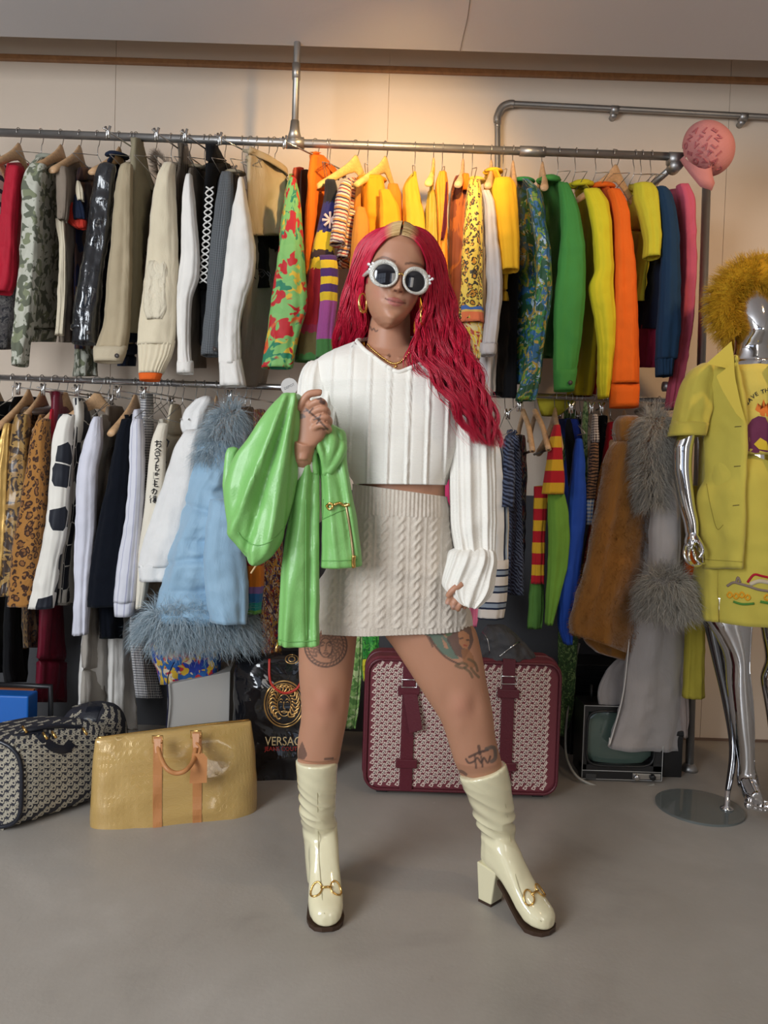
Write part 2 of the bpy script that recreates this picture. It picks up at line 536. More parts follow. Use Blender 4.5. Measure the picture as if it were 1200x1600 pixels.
def scatter(V, Fc, count, seed=0, cond=None):
    """random (point, normal) over the faces"""
    rs = random.Random(seed); tri = []
    for f in Fc:
        if len(f) == 3: tri.append(f)
        elif len(f) == 4: tri.append(f[:3]); tri.append((f[0], f[2], f[3]))
    ar = []; tot = 0
    for f in tri:
        a, b, c = V[f[0]], V[f[1]], V[f[2]]; tot += (b - a).cross(c - a).length; ar.append(tot)
    import bisect
    out = []; ctr = sum(V, Vector()) / len(V); tries = 0
    while len(out) < count and tries < count * 6:
        tries += 1
        f = tri[min(len(tri) - 1, bisect.bisect(ar, rs.uniform(0, tot)))]
        a, b, c = V[f[0]], V[f[1]], V[f[2]]
        u, v = rs.random(), rs.random()
        if u + v > 1: u, v = 1 - u, 1 - v
        p = a + (b - a) * u + (c - a) * v; n = (b - a).cross(c - a)
        if n.length < 1e-12: continue
        n.normalize()
        if n.dot(p - Vector((ctr.x, ctr.y, p.z))) < 0: n = -n
        if cond and not cond(p, n): continue
        out.append((p, n))
    return out

def hairmat(name, c0, c1, rough=.5, sheen=0):
    if name in MC: return MC[name]
    T = NT(name); o = T.sep(T.uv()); c = T.mix(o['X'], c0, c1)
    MC[name] = T.out(c, rough, 0, .4, sheen); return MC[name]

def text_data(s, size, M, extrude=.0008, font=None, bold=0, shear=0, space=1.0, align='CENTER'):
    cu = bpy.data.curves.new('t', 'FONT'); cu.body = s; cu.size = size; cu.extrude = extrude; cu.align_x = align; cu.align_y = 'CENTER'
    cu.offset = bold; cu.shear = shear; cu.space_character = space; cu.resolution_u = 3
    o = bpy.data.objects.new('t', cu); COL.objects.link(o)
    dg = bpy.context.evaluated_depsgraph_get(); me = bpy.data.meshes.new_from_object(o.evaluated_get(dg))
    V = [M @ v.co for v in me.vertices]; Fc = [tuple(p.vertices) for p in me.polygons]
    bpy.data.objects.remove(o); bpy.data.curves.remove(cu); bpy.data.meshes.remove(me)
    return V, Fc

def frame_m(c, x, y):
    """matrix with local x, y along the given directions at point c"""
    x = Vector(x).normalized(); y = Vector(y); y = (y - x * x.dot(y)).normalized(); z = x.cross(y)
    M = Matrix((x, y, z)).transposed().to_4x4(); M.translation = Vector(c); return M
# ------------------------------------------------------------------ the room
WALLY, CEIL, EDGEY, BAYZ = 3.36, 2.857, 3.0, 3.32
def mat_floor():
    T = NT('concrete_floor'); g = T.uv(obj=True)
    a = T.noise(g, 1.3, 8, .6, .4); b = T.noise(g, 14, 8, .7)
    c = T.ramp(a, [(.32, (.25, .225, .195)), (.45, (.36, .325, .285)), (.56, (.40, .365, .325)), (.7, (.50, .465, .42))])
    c = T.mix(T.math('MULTIPLY', b, .55), c, (.33, .30, .265))
    sp = T.voro(g, 5.5, 'F1', 1); k = T.ramp(sp, [(0, (1, 1, 1)), (.035, (.6, .6, .6)), (.06, (0, 0, 0))])
    msk = T.math('MULTIPLY', k, T.math('GREATER_THAN', T.noise(g, 2.1, 1), .56))
    c = T.mix(msk, c, (.10, .09, .075))
    st = T.ramp(T.noise(g, 3.2, 6, .75, 2.5), [(0, (0, 0, 0)), (.66, (0, 0, 0)), (.74, (1, 1, 1))])
    c = T.mix(T.math('MULTIPLY', st, .35), c, (.15, .14, .10))
    pale = T.ramp(T.noise(g, 22, 3, .6, 1.5), [(0, (0, 0, 0)), (.71, (0, 0, 0)), (.75, (1, 1, 1))])
    c = T.mix(T.math('MULTIPLY', pale, .35), c, (.5, .48, .45))
    T.bump(T.math('ADD', b, T.noise(g, 90, 3)), .12, .003)
    r = T.ramp(a, [(.2, (.33,) * 3), (.8, (.55,) * 3)])
    return T.out(c, r, 0, .42)
def mat_paint(name, col, crack=False, rough=.75):
    T = NT(name); g = T.uv(obj=True)
    n = T.noise(g, 1.1, 6, .6, .5)
    c = T.mix(n, tuple(x * .93 for x in col), tuple(min(1, x * 1.04) for x in col))
    sp = T.voro(g, 3.2, 'F1', 1); k = T.ramp(sp, [(0, (1, 1, 1)), (.012, (1, 1, 1)), (.02, (0, 0, 0))])
    c = T.mix(T.math('MULTIPLY', k, .5), c, tuple(x * .45 for x in col))
    T.bump(T.math('ADD', T.noise(g, 60, 3), T.math('MULTIPLY', T.noise(g, 7, 4), 1.2)), .12, .003)
    return T.out(c, rough, 0, .3)
M_WALL = mat_paint('cream_wall_paint', (.68, .565, .455))
M_CEIL = mat_paint('grey_ceiling_paint', (.60, .575, .575))
M_TRIMW = wood('brown_trim_wood', (.32, .15, .06), .4)
M_SIDE = mat_paint('side_wall_paint', (.34, .31, .28))
def struct(o): o['kind'] = 'structure'; return o
struct(box('floor', (-2.9, -2.9, -.08), (2.9, WALLY + .1, 0), mat_floor()))
# back wall of sheet panels with a thin seam between them
bm = bmesh.new()
seam = P(607, 160, WALLY).x
for x0, x1 in ((-2.8, seam - 1.22), (seam - 1.218, seam - .001), (seam + .001, seam + 1.52), (seam + 1.522, 2.8)):
    add_box(bm, (x0, WALLY, 0), (x1, WALLY + .1, BAYZ))
add_box(bm, (-2.8, WALLY + .006, 0), (2.8, WALLY + .1, BAYZ))
struct(bm_obj('wall_back', bm, M_WALL))
struct(box('wall_left', (-2.9, -2.9, 0), (-2.8, WALLY + .1, BAYZ), M_SIDE))
struct(box('wall_right', (2.8, -2.9, 0), (2.9, WALLY + .1, BAYZ), M_SIDE))
# ceiling: lower slab in front, short raised bay over the rail
bm = bmesh.new()
add_box(bm, (-2.9, -2.9, CEIL), (2.9, EDGEY, BAYZ + .08))
struct(bm_obj('ceiling', bm, M_CEIL))
struct(box('ceiling_bay', (-2.9, EDGEY - .01, BAYZ), (2.9, WALLY + .1, BAYZ + .08), M_WALL)); bpy.data.objects['ceiling_bay'].name = 'ceiling.001'
# hairline crack running over the ceiling slab
ck = []
for i, (x, y) in enumerate(((738, -30), (733, 10), (730, 30), (723, 60), (719, 80))):
    d = fwd + RIGHT * ((x - 600) / F) + UP * ((800 - y) / F)
    ck.append(CAMPOS + d * ((CEIL - CAMH) / d.z) + Vector((0, 0, -.0004)))
cko = tube('trim_3', smooth_path(ck, 5), .0016, plain('crack_line', (.25, .22, .2), .9)); struct(cko)
# brown timber strip high on the wall
a, b = P(-60, 91, WALLY), P(1260, 124, WALLY)
zt = (a.z + b.z) / 2
struct(box('trim_1', (-2.8, WALLY - .022, P(470, 106.5, WALLY).z - .012), (2.8, WALLY, P(470, 106.5, WALLY).z + .012), M_TRIMW, bevel=.003))
# front wall behind the camera with the shop window and the glazed door
bm = bmesh.new()
for lo, hi in (((-2.8, -2.9, 0), (2.8, -2.8, .55)), ((-2.8, -2.9, 2.55), (2.8, -2.8, BAYZ)), ((-2.8, -2.9, .55), (-2.7, -2.8, 2.55)),
               ((.1, -2.9, .55), (1.5, -2.8, 2.55)), ((2.5, -2.9, .55), (2.8, -2.8, 2.55))):
    add_box(bm, lo, hi)
struct(bm_obj('wall_front', bm, M_SIDE))
M_FRAME = plain('black_window_frame', (.03, .03, .03), .4)
def wframe(name, x0, x1, z0, z1, nx, nz):
    bm = bmesh.new()
    for i in range(nx + 1):
        x = x0 + (x1 - x0) * i / nx; add_box(bm, (x - .025, -2.87, z0), (x + .025, -2.81, z1))
    for i in range(nz + 1):
        z = z0 + (z1 - z0) * i / nz; add_box(bm, (x0, -2.868, z - .025), (x1, -2.812, z + .025))
    return struct(bm_obj(name, bm, M_FRAME))
wframe('window_1', -2.7, .1, .55, 2.55, 4, 2); wframe('door_1', 1.5, 2.5, .55, 2.55, 2, 2)
# dark sheet behind the clothes: a dark grey fitting plus painted wall shade
M_DARKP = plain('dark_grey_fitting_and_shade', (.055, .055, .06), .7, bumpk=.1)
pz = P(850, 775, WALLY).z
struct(box('wall_shade_sheet', (P(-120, 1100, WALLY).x, WALLY - .03, .0), (P(965, 1000, WALLY).x, WALLY, pz), M_DARKP))
M_BASE = plain('baseboard_brown', (.16, .10, .07), .6)
struct(box('baseboard_back', (P(965, 1000, WALLY).x, WALLY - .006, 0), (2.8, WALLY, .012), M_BASE))
# ------------------------------------------------------------------ pipe rack
M_PIPE = plain('galvanised_steel_pipe', (.36, .35, .34), .42, .85, bumpk=.12, bscale=60, var=.25)
M_CHR = plain('polished_chrome_rail', (.62, .62, .64), .22, .95, var=.08)
RY = 2.98                                   # depth of both rails
def railpt(x, which='top'):
    """point of a rail under photograph column x"""
    y = 207 + (245 - 207) * x / 1060 if which == 'top' else 590 + (626 - 590) * x / 1040
    return P(x, y, RY)
rack = thing('clothes_rack', 'two-tier clothes rack of grey steel pipes against the wall', 'clothes rack', (0, RY, 0))
tube('top_rail', [railpt(-90), railpt(1062)], .0155, M_PIPE, rack, 16)
ro = tube('lower_rail', [railpt(-90, 'low'), railpt(1046, 'low')], .0125, M_CHR, rack, 16); ro['label'] = 'shiny chrome lower rail'
tube('sleeve_joint', [railpt(812), railpt(852)], .0195, M_PIPE, rack, 16)
pt, pb = P(1104, 285, RY), P(1077, 1203, RY)
tube('post', [pt, Vector((pb.x, RY, 0.0))], .0165, M_PIPE, rack, 16)
tube('post_foot', [Vector((pb.x, RY, 0)), Vector((pb.x, RY, .012)), Vector((pb.x, RY, .03))], [.033, .031, .02], M_PIPE, rack, 20)
# ceiling drop with its tee fitting
top = P(463, 60, RY); jt = railpt(460)
tube('ceiling_drop', [Vector((jt.x + .002, RY, CEIL + .3)), Vector((jt.x, RY, jt.z))], .0135, M_PIPE, rack, 16)
tube('drop_collar', [P(463, 100, RY), P(463, 124, RY)], .0165, M_PIPE, rack, 16)
V1 = tube_data([railpt(447), railpt(475)], .022, 16); V2 = tube_data([jt + Vector((0, 0, .085)), jt + Vector((0, 0, .045)), jt + Vector((0, 0, .012))], [.017, .021, .03], 16)
mesh_obj('tee_fitting', *merge_data([V1, V2]), M_PIPE, rack)
# end fitting and the brace back to the wall
e = railpt(1056); wallp = P(905, 292, WALLY)
V1 = tube_data([e + Vector((-.03, 0, -.01)), e + Vector((.022, 0, -.01))], .026, 16)
V2 = tube_data([e + Vector((.0, -.02, -.035)), e + Vector((.0, .03, -.035))], .026, 16)
mesh_obj('corner_fitting', *merge_data([V1, V2]), M_PIPE, rack)
bw = P(935, 310, WALLY)
tube('wall_brace', [P(1050, 262, RY + .02), Vector((P(1040, 262, RY).x - .05, WALLY, P(1040, 262, RY).z - .03))], .0135, M_PIPE, rack, 12)
bl = P(1046, 628, RY)
V1 = tube_data([bl, bl + Vector((.0, .1, -.0)), Vector((bl.x + .0, WALLY, bl.z))], .0135, 12)
mesh_obj('wall_brace', *V1, M_PIPE, rack)
tube('rail_joint', [P(1036, 604, RY), P(1048, 604, RY)], .02, M_PIPE, rack, 16)
tube('rail_end_joint', [bl + Vector((0, 0, 0)), P(1088, 630, RY)], .0125, M_PIPE, rack, 12)
# conduit pipe fixed on the wall at upper right
cp = thing('wall_conduit_pipe', 'grey steel conduit pipe bending along the wall above the rail', 'pipe', P(777, 200, WALLY - .03))
pts = [P(777, 480, WALLY - .035), P(777, 215, WALLY - .035)]
bend = [P(777, 200, WALLY - .035), P(778, 182, WALLY - .035), P(784, 168, WALLY - .035), P(795, 162.5, WALLY - .035), P(810, 162.5, WALLY - .035)]
tube('conduit', smooth_path(pts + bend + [P(960, 170, WALLY - .035), P(1240, 185, WALLY - .035)], 5), .0125, M_PIPE, cp, 14)
tube('elbow', smooth_path([P(777, 190, WALLY - .035), P(777, 182, WALLY - .035), P(784, 168, WALLY - .035), P(795, 162.5, WALLY - .035), P(803, 162.5, WALLY - .035)], 6), .0165, M_PIPE, cp, 14)
for x, y in ((960, 172), (1161, 183)):
    c = P(x, y, WALLY - .035)
    V1 = tube_data([c + Vector((-.016, 0, 0)), c + Vector((.016, 0, 0))], .019, 14)
    V2 = tube_data([c + Vector((0, 0, -.018)), c + Vector((0, .035, -.02))], .014, 12)
    mesh_obj('pipe_clip', *merge_data([V1, V2]), M_PIPE, cp)
# ------------------------------------------------------------------ hangers
W_HANG = wood('varnished_hanger_wood', (.62, .38, .20))
W_HANGY = wood('spotlit_hanger_wood', (.80, .52, .16))  # yellower copy of the hanger wood, with the warm spot's glow in its colour
M_WIRE = plain('steel_hook_wire', (.55, .54, .52), .3, .95)
M_CLIP = plain('chrome_clip', (.7, .7, .7), .18, 1.0)
def hook_data(drop):
    """question-mark hook: the rail sits inside the loop at the origin"""
    pts = []
    for k in range(9):
        a = radians(-20 + 200 * k / 8); pts.append(Vector((cos(a) * .0195, 0, sin(a) * .0195)))
    pts = list(reversed(pts)); pts = [Vector((-p.x, 0, p.z)) for p in pts]
    pts = pts[::-1]
    pts += [Vector((.012, 0, -.03)), Vector((.002, 0, -.045)), Vector((0, 0, -drop))]
    return tube_data(smooth_path(pts, 3), .0017, 6)
def wooden_body(half=.19, drop=.0, z0=-.062):
    V, Fc = [], []; n = 30; seg = 14
    for i in range(n):
        s = -1 + 2 * i / (n - 1); x = s * half; a = abs(s)
        z = z0 - .006 - .150 * a ** .95
        hz = .024 - .010 * a + (.012 * math.exp(-(s / .16) ** 2)); ty = .0075 + .010 * a ** 2
        if a > .95: hz *= .75; ty *= .8
        y = .02 * a * a
        for k in range(seg):
            th = 2 * pi * k / seg
            V.append(Vector((x, y + cos(th) * ty, z + sin(th) * hz)))
    for i in range(n - 1):
        for k in range(seg): Fc.append((i * seg + k, i * seg + (k + 1) % seg, (i + 1) * seg + (k + 1) % seg, (i + 1) * seg + k))
    Fc.append(tuple(reversed(range(seg)))); Fc.append(tuple(range((n - 1) * seg, n * seg)))
    return V, Fc
HP = {}
def hanger_proto(kind):
    """meshes of one hanger of a kind: list of (part name, mesh)"""
    if kind in HP: return HP[kind]
    parts = []
    def add(nm, data, mat):
        me = bpy.data.meshes.new(nm); me.from_pydata([tuple(v) for v in data[0]], [], data[1]); me.materials.append(mat)
        me.polygons.foreach_set('use_smooth', [True] * len(me.polygons)); me.update(); parts.append((nm, me))
    if kind in ('wood', 'woody'):
        add('shoulder_bar', wooden_body(), W_HANG if kind == 'wood' else W_HANGY); add('hook', hook_data(.055), M_WIRE)
    elif kind == 'wire':
        add('hook', hook_data(.075), M_WIRE)
        a, b, c = Vector((0, 0, -.075)), Vector((-.2, 0, -.155)), Vector((.2, 0, -.155))
        add('wire_frame', merge_data([tube_data([a, b], .0016, 6), tube_data([a, c], .0016, 6), tube_data([b, c], .0016, 6)]), M_WIRE)
    elif kind == 'clip':
        add('hook', hook_data(.05), M_WIRE)
        add('cross_bar', tube_data([Vector((-.19, 0, -.05)), Vector((.19, 0, -.05))], .003, 8), M_CLIP)
        for x in (-.165, .165):
            d = []
            for s_ in (-1, 1):
                d.append(tube_data([Vector((x, s_ * .011, -.033)), Vector((x, s_ * .003, -.052)), Vector((x, s_ * .006, -.078))], [.005, .006, .0045], 6, squash=1))
            add('clip', merge_data(d), M_CLIP)
    HP[kind] = parts; return parts
HN = {'wood': ('wooden_hanger', 'hanger'), 'woody': ('wooden_hanger', 'hanger'), 'wire': ('wire_hanger', 'hanger'), 'clip': ('clip_hanger', 'hanger')}
def hanger(x, which, kind, label, rot=90, tilt=0, dz=0, group=None):
    if kind in ('wood', 'wire') and 65 <= rot <= 90: rot = 86 + (rot % 5)
    c = railpt(x, which)
    group = group or {'wood': 'wooden', 'woody': 'wooden', 'wire': 'wire', 'clip': 'clip'}[kind] + ' hangers on the ' + ('top' if which == 'top' else 'lower') + ' rail'
    t = thing(HN[kind][0], label, 'hanger', c + Vector((0, 0, .0 if which == 'top' else -.003)), group)
    t.rotation_euler = (0, radians(tilt), radians(rot))
    for nm, me in hanger_proto(kind):
        o = bpy.data.objects.new(nm, me); COL.objects.link(o); o.parent = t
    return t

# ------------------------------------------------------------------ garments on the rack
GN = [0]
NEAR, FAR = 2.78, 3.15
def garment(name, label, cat, mat, parts, group=None, hang=None, collar=None, buttons=()):
    """parts: (part name, rows, options); options may carry its own 'm' material. hang: (rail, column, kind, rotation, label)"""
    GN[0] += 1; g = GN[0]
    r0_ = parse(parts[0][1])[0]
    t = thing(name, label, cat, P((r0_[2] + r0_[3]) / 2, r0_[0], 2.9), group)
    for i, (pn, rows, op) in enumerate(parts):
        op = dict(op); m = op.pop('m', mat)
        op.setdefault('seed', g * 5 + i)
        o = loft(pn, rows, m, t, **op)
    if collar:
        x, y, wd, hh, Y = collar[:5]; m = collar[5] if len(collar) > 5 else mat
        c = P(x, y, Y); rw = wd * Y / F / 2
        pts = []
        R = []
        for k in range(15):
            a = radians(-70 + 320 * k / 14)
            pts.append(c + Vector((rw * sin(a) , .05 * cos(a), .012 * cos(a))))
        tube('collar', pts, [hh * Y / F * .5] * 15, m, t, 8, squash=.5)
    for (x, y, Y) in buttons:
        c = P(x, y, Y)
        V, Fc = tube_data([c, c + Vector((0, -.004, 0))], [.0085, .0085], 14); hold = [q for q in t.children if 'cuff' in q.name] or [q for q in t.children if 'sleeve' in q.name] or [t]; mesh_obj('button', V, Fc, plain('dark_button', (.06, .05, .045), .3), hold[0])
    if hang:
        which, x, kind, rot, lab = hang
        hanger(x, which, kind, lab, rot)
    return t

def S(near=NEAR, t=.032, **k): return dict(dl=near, t=t, **k)             # sleeve
def Bd(l=True, t=.022, n=2.82, f=FAR, **k):                                 # body, running back from the near edge
    d = dict(dl=n, dr=f, t=t, nf=6, fold=.007, seg=44); 
    if not l: d['dl'], d['dr'] = f, n
    d.update(k); return d

# colours (linear)
crimson = fab('crimson_cloth', (.42, .012, .03), .6); black = fab('black_cloth', (.006, .006, .007), .9)
taupe = fab('taupe_cloth', (.25, .20, .155)); cream = fab('cream_cloth', (.72, .63, .47)); khaki = fab('khaki_cloth', (.43, .35, .23)); khakid = fab('olive_khaki_cloth', (.30, .26, .17))
white = fab('white_cotton', (.80, .77, .72)); greyc = fab('grey_taupe_jersey', (.34, .30, .26)); navy = fab('navy_cloth', (.012, .018, .04)); charcoal = fab('charcoal_cloth', (.045, .045, .05))
vinyl = fab('black_patent_vinyl', (.010, .012, .016), .14, 0, 0, .8, 1.0, False, .05, .6, 22)
satin_gold = fab('gold_satin', (.60, .38, .12), .3, 0, .3, .0, .5, False)

# ===== top rail, left of the person, from left to right
garment('striped_blouse', 'pink and black striped blouse at the left end of the top rail', 'blouse', stripes('pink_black_stripe', [(0, (.50, .33, .28)), (.62, (.03, .02, .03))], .05, rot=.3),
        [('body', '248:-60--2 256:-62-14 320:-62-12 420:-62-8 500:-62-4', Bd(n=2.95, f=3.1))], hang=('top', -8, 'wood', 75, 'wooden hanger at the left end of the top rail'))
garment('knit_top', 'dark grey patterned knit top hanging low beneath the crimson blouse', 'top', blotch('grey_lace', [(.10, .09, .09), (.03, .03, .035), (.16, .15, .14)], 40, dist=2),
        [('body', '425:-30-26 470:-30-28 540:-30-24 546:-28-20', Bd(n=2.88, f=3.0, t=.03))])
garment('crimson_blouse', 'crimson silk blouse with a gathered sleeve, second from the left on the top rail', 'blouse', crimson,
        [('body', '255:12-44 275:10-46 350:6-42 456:-10-28', Bd(n=2.86, f=3.12)), ('sleeve', '262:14-34 300:6-31 350:2-28 400:-2-26 440:-12-24 458:-16-18', S(crump=.008, cf=16))],
        hang=('top', 30, 'wood', 70, 'wooden hanger with a rounded top holding the crimson silk blouse'))
camo = blotch('grey_green_camouflage', [(.50, .50, .42), (.20, .22, .13), (.46, .46, .38), (.12, .13, .09)], 20, dist=.5, sy=.8, detail=1.5)
garment('camouflage_jacket', 'pale grey-green camouflage jacket with long sleeve', 'jacket', camo,
        [('body', '246:60-92 262:48-100 340:42-99 430:38-93 500:36-90 534:34-84', Bd(n=2.84, f=3.13, t=.03)), ('sleeve', '258:48-72 290:38-68 350:35-64 440:30-58 520:25-50 545:23-44 571:22-41', S(2.77, .034, m=camo)), ('cuff', '556:22-42 572:22-41', S(2.77, .036, m=camo, n=5, fold=0))],
        collar=(78, 247, 26, 14, 2.98, camo), hang=('top', 96, 'wood', 80, 'wooden hanger of the pale camouflage jacket'))
garment('taupe_jacket', 'plain taupe jacket with a pale lining showing, right of the camouflage jacket', 'jacket', taupe,
        [('body', '250:103-130 275:100-134 400:98-128 535:97-122', Bd(n=2.9, f=3.14)), ('sleeve', '262:88-106 280:88-110 340:90-106 345:92-104', S(2.84, .028)),
         ('lining', '342:87-100 400:93-104 460:92-103 524:86-99', S(2.86, .016, m=cream))],
        hang=('top', 125, 'wood', 78, 'wooden hanger of the taupe jacket, just left of the shiny black coat'))
garment('colour_block_dress', 'navy, red and brown colour block dress hanging behind the shiny black coat', 'dress', blotch('brown_navy_red', [(.20, .09, .04), (.01, .012, .05), (.10, .05, .04)], 7, dist=.3, detail=0),
        [('body', '262:125-146 300:118-147 400:118-142 470:118-140 545:118-146', Bd(n=2.95, f=3.12, t=.02)), ('red_panel', '318:112-118 335:106-128 345:104-136 358:122-134', dict(dl=2.9, t=.012, m=fab('bright_red_cloth', (.50, .035, .02), .6), crump=0, top=0)),
         ('navy_panel', '305:117-122 325:114-131 343:116-134', dict(dl=2.885, t=.008, m=navy, crump=0, top=0)), ('cream_panel', '284:121-125 298:119-130 314:122-131', dict(dl=2.88, t=.012, m=cream, crump=0, top=0))])
garment('patterned_hem_skirt', 'pale patterned skirt hem showing low between black coat and khaki coat', 'skirt', camo, [('body', '520:120-150 560:118-150 588:116-152', Bd(n=3.0, f=3.1, t=.02))])
garment('black_vinyl_coat', 'shiny black patent vinyl coat with a crinkled sleeve', 'coat', vinyl,
        [('body', '240:176-190 262:164-195 340:158-194 440:150-190 537:145-166', Bd(n=2.87, f=3.14, m=navy)), ('sleeve', '258:157-181 285:147-178 350:138-172 420:128-162 480:118-155 537:112-149', S(2.78, .038, crump=.011, cf=13)), ('cuff_strap', '506:113-152 516:112-151', S(2.78, .041, n=4, fold=0, crump=0))],
        collar=(183, 243, 20, 14, 2.98, navy), hang=('top', 187, 'wood', 85, 'wooden hanger almost hidden by the navy collar of the shiny black coat'), buttons=((138, 520, 2.735),))
garment('khaki_coat', 'khaki beige cotton coat with a buttoned cuff', 'coat', khaki,
        [('body', '254:200-213 270:194-214 400:192-212 540:182-206', Bd(n=2.88, f=3.14)), ('sleeve', '258:190-206 285:183-207 400:173-206 500:162-203 545:150-198', S(2.79, .036)), ('cuff', '541:147-198 552:147-196 566:148-190', S(2.78, .040, m=fab('pale_khaki', (.52, .44, .31)), n=6, fold=0, crump=.001))],
        hang=('top', 207, 'wire', 85, 'wire hanger of the khaki beige coat'), buttons=((183, 556, 2.735),))
garment('navy_shirt', 'navy shirt hem hanging low behind the khaki coat', 'shirt', navy, [('body', '500:190-212 540:190-210 572:186-208', Bd(n=2.95, f=3.1))])
garment('khaki_trousers', 'olive khaki trousers clipped by the waist, hem down at mid rack', 'trousers', khakid,
        [('leg', '216:211-214 232:210-219 265:208-228 300:208-239 360:206-239 430:205-230 520:204-220', Bd(n=2.83, f=3.12, t=.02, top=0)), ('waistband', '214:211-215 232:216-221 265:225-231 300:236-241', dict(dl=3.0, t=.012, n=8, top=0))],
        hang=('top', 214, 'clip', 70, 'clip hanger gripping the olive khaki trousers'))
garment('fur_collar_coat', 'brown coat with a soft fur collar, left of the cream bomber jacket', 'coat', fab('brown_coat_cloth', (.17, .11, .07)),
        [('body', '300:240-262 350:236-262 440:228-250', Bd(n=2.93, f=3.14)), ], hang=('top', 243, 'wire', 85, 'wire hanger of the brown coat with the fur collar'))
rs_ = [(P(262, 262, 3.0) + Vector((.04 * cos(a), .05 * sin(a), .028 * sin(a * 2))), (cos(a), sin(a) * .5, .7)) for a in np.random.RandomState(3).uniform(0, 6.28, 900)]
hairs('fur_collar', hairmat('brown_fur_hair', (.20, .14, .10), (.45, .36, .28)), bpy.data.objects['fur_collar_coat'], rs_, .035, .0006, .003, 60, .3, 5)
bomber = fab('cream_bomber_wool', (.70, .61, .44), .9, .4)
garment('bomber_jacket', 'cream wool bomber jacket with quilted elbow patch and orange-edged cuff', 'jacket', bomber,
        [('body', '254:262-276 275:258-282 400:250-280 560:240-262', Bd(n=2.87, f=3.14)), ('sleeve', '258:258-274 285:247-273 320:240-275 380:234-277 450:226-278 510:217-276 540:215-272', S(2.775, .045)),
         ('elbow_patch', '408:232-262 430:228-264 480:224-264 500:230-258', S(2.745, .020, m=fab('cream_quilt', (.74, .66, .50), .7, wr=1, wscale=50), crump=0)),
         ('ribbed_cuff', '532:216-274 555:217-268 575:218-258 584:218-254', S(2.775, .036, n=12, seg=90, fold=0, crump=0, disp=lambda u, v, th, s, p: .003 * sin(th * 22))),
         ('cuff_edge', '581:217-254 595:219-249', S(2.775, .034, n=5, m=fab('orange_rib', (.75, .13, .02)), fold=0, crump=0))],
        hang=('top', 268, 'wire', 88, 'wire hanger of the cream bomber jacket'))
garment('sparkly_trousers', 'dark brown trousers with glittering vertical stripes, clipped', 'trousers', stripes('bronze_black_stripe', [(0, (.03, .022, .018)), (.6, (.28, .21, .13)), (.8, (.02, .015, .012))], .018, 'u', .4),
        [('leg', '224:284-287 240:283-292 262:280-300 290:277-300 340:277-290 430:278-286', Bd(n=2.85, f=3.08, top=0, t=.018))], hang=('top', 286, 'clip', 70, 'clip hanger gripping the dark sparkly trousers'))
garment('white_sleeve_shirt', 'white long-sleeved shirt with dark taupe body, sleeve narrowing at the elbow', 'shirt', white,
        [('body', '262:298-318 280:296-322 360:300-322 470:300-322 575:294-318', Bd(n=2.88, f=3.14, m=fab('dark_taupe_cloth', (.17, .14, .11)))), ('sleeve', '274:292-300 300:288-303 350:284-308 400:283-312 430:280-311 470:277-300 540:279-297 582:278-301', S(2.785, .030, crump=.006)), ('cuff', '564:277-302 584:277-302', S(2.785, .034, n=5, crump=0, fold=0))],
        hang=('top', 297, 'wire', 88, 'wire hanger of the white shirt with taupe body'), collar=(308, 262, 22, 10, 2.98, khaki))
lace = garment('lace_up_trousers', 'black trousers with a white rope lacing down the side seam', 'trousers', black,
        [('leg', '226:329-333 245:327-345 262:325-358 285:322-356 330:320-352 440:318-345 540:318-340', Bd(n=2.84, f=3.12, top=0))], hang=('top', 330, 'clip', 68, 'clip hanger gripping the black lace-up trousers'))
rope = plain('white_rope', (.72, .70, .66), .8, bumpk=.5, bscale=400)
L_ = []
for sgn in (-1, 1):
    L_.append(tube_data(smooth_path([P(328 + sgn * 6 * cos(k * pi) - k * .7, 292 + k * 10, 2.80 + .004 * (k % 2) * sgn) for k in range(16)], 4), .0032, 6))
mesh_obj('rope_lacing', *merge_data(L_), rope, lace)
garment('checked_blazer', 'dark charcoal pin-checked blazer with a button at the cuff', 'blazer', check('charcoal_pin_check', (.035, .04, .045), (.16, .17, .18), .006),
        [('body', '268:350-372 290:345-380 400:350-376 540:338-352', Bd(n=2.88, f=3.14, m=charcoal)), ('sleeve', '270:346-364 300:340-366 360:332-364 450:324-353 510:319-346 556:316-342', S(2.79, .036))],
        buttons=((336, 546, 2.75),), collar=(367, 270, 24, 10, 2.98, khaki), hang=('top', 352, 'wire', 88, 'wire hanger of the dark pin-checked blazer'))
garment('white_shirt', 'crumpled white cotton shirt with long rumpled sleeve', 'shirt', white,
        [('sleeve', '280:375-381 300:371-384 350:361-392 400:353-399 430:350-396 470:345-384 520:342-376 570:343-376', S(2.775, .038, crump=.009)), ('cuff', '560:342-377 604:344-384', S(2.77, .036, n=7, crump=.003))],
        hang=('top', 379, 'wire', 88, 'wire hanger of the crumpled white cotton shirt'))
shirtb = garment('grey_print_tee', 'pale taupe T-shirt with black line print, behind the cargo trousers', 'T-shirt', greyc, [('body', '360:384-440 430:384-442 520:378-428 600:372-412 605:374-408', Bd(n=2.86, f=3.06, t=.02))])
pr = []
for pl in ([(398, 388), (401, 420), (412, 422), (428, 440)], [(398, 420), (396, 432), (400, 436)], [(404, 428), (410, 424), (414, 429), (409, 434), (404, 428)], [(418, 424), (424, 430), (421, 438)]):
    pr.append(tube_data([P(x, y, 2.835) for x, y in pl], .0022, 5))
mesh_obj('line_print', *merge_data(pr), plain('black_print', (.02, .02, .02), .8), shirtb)
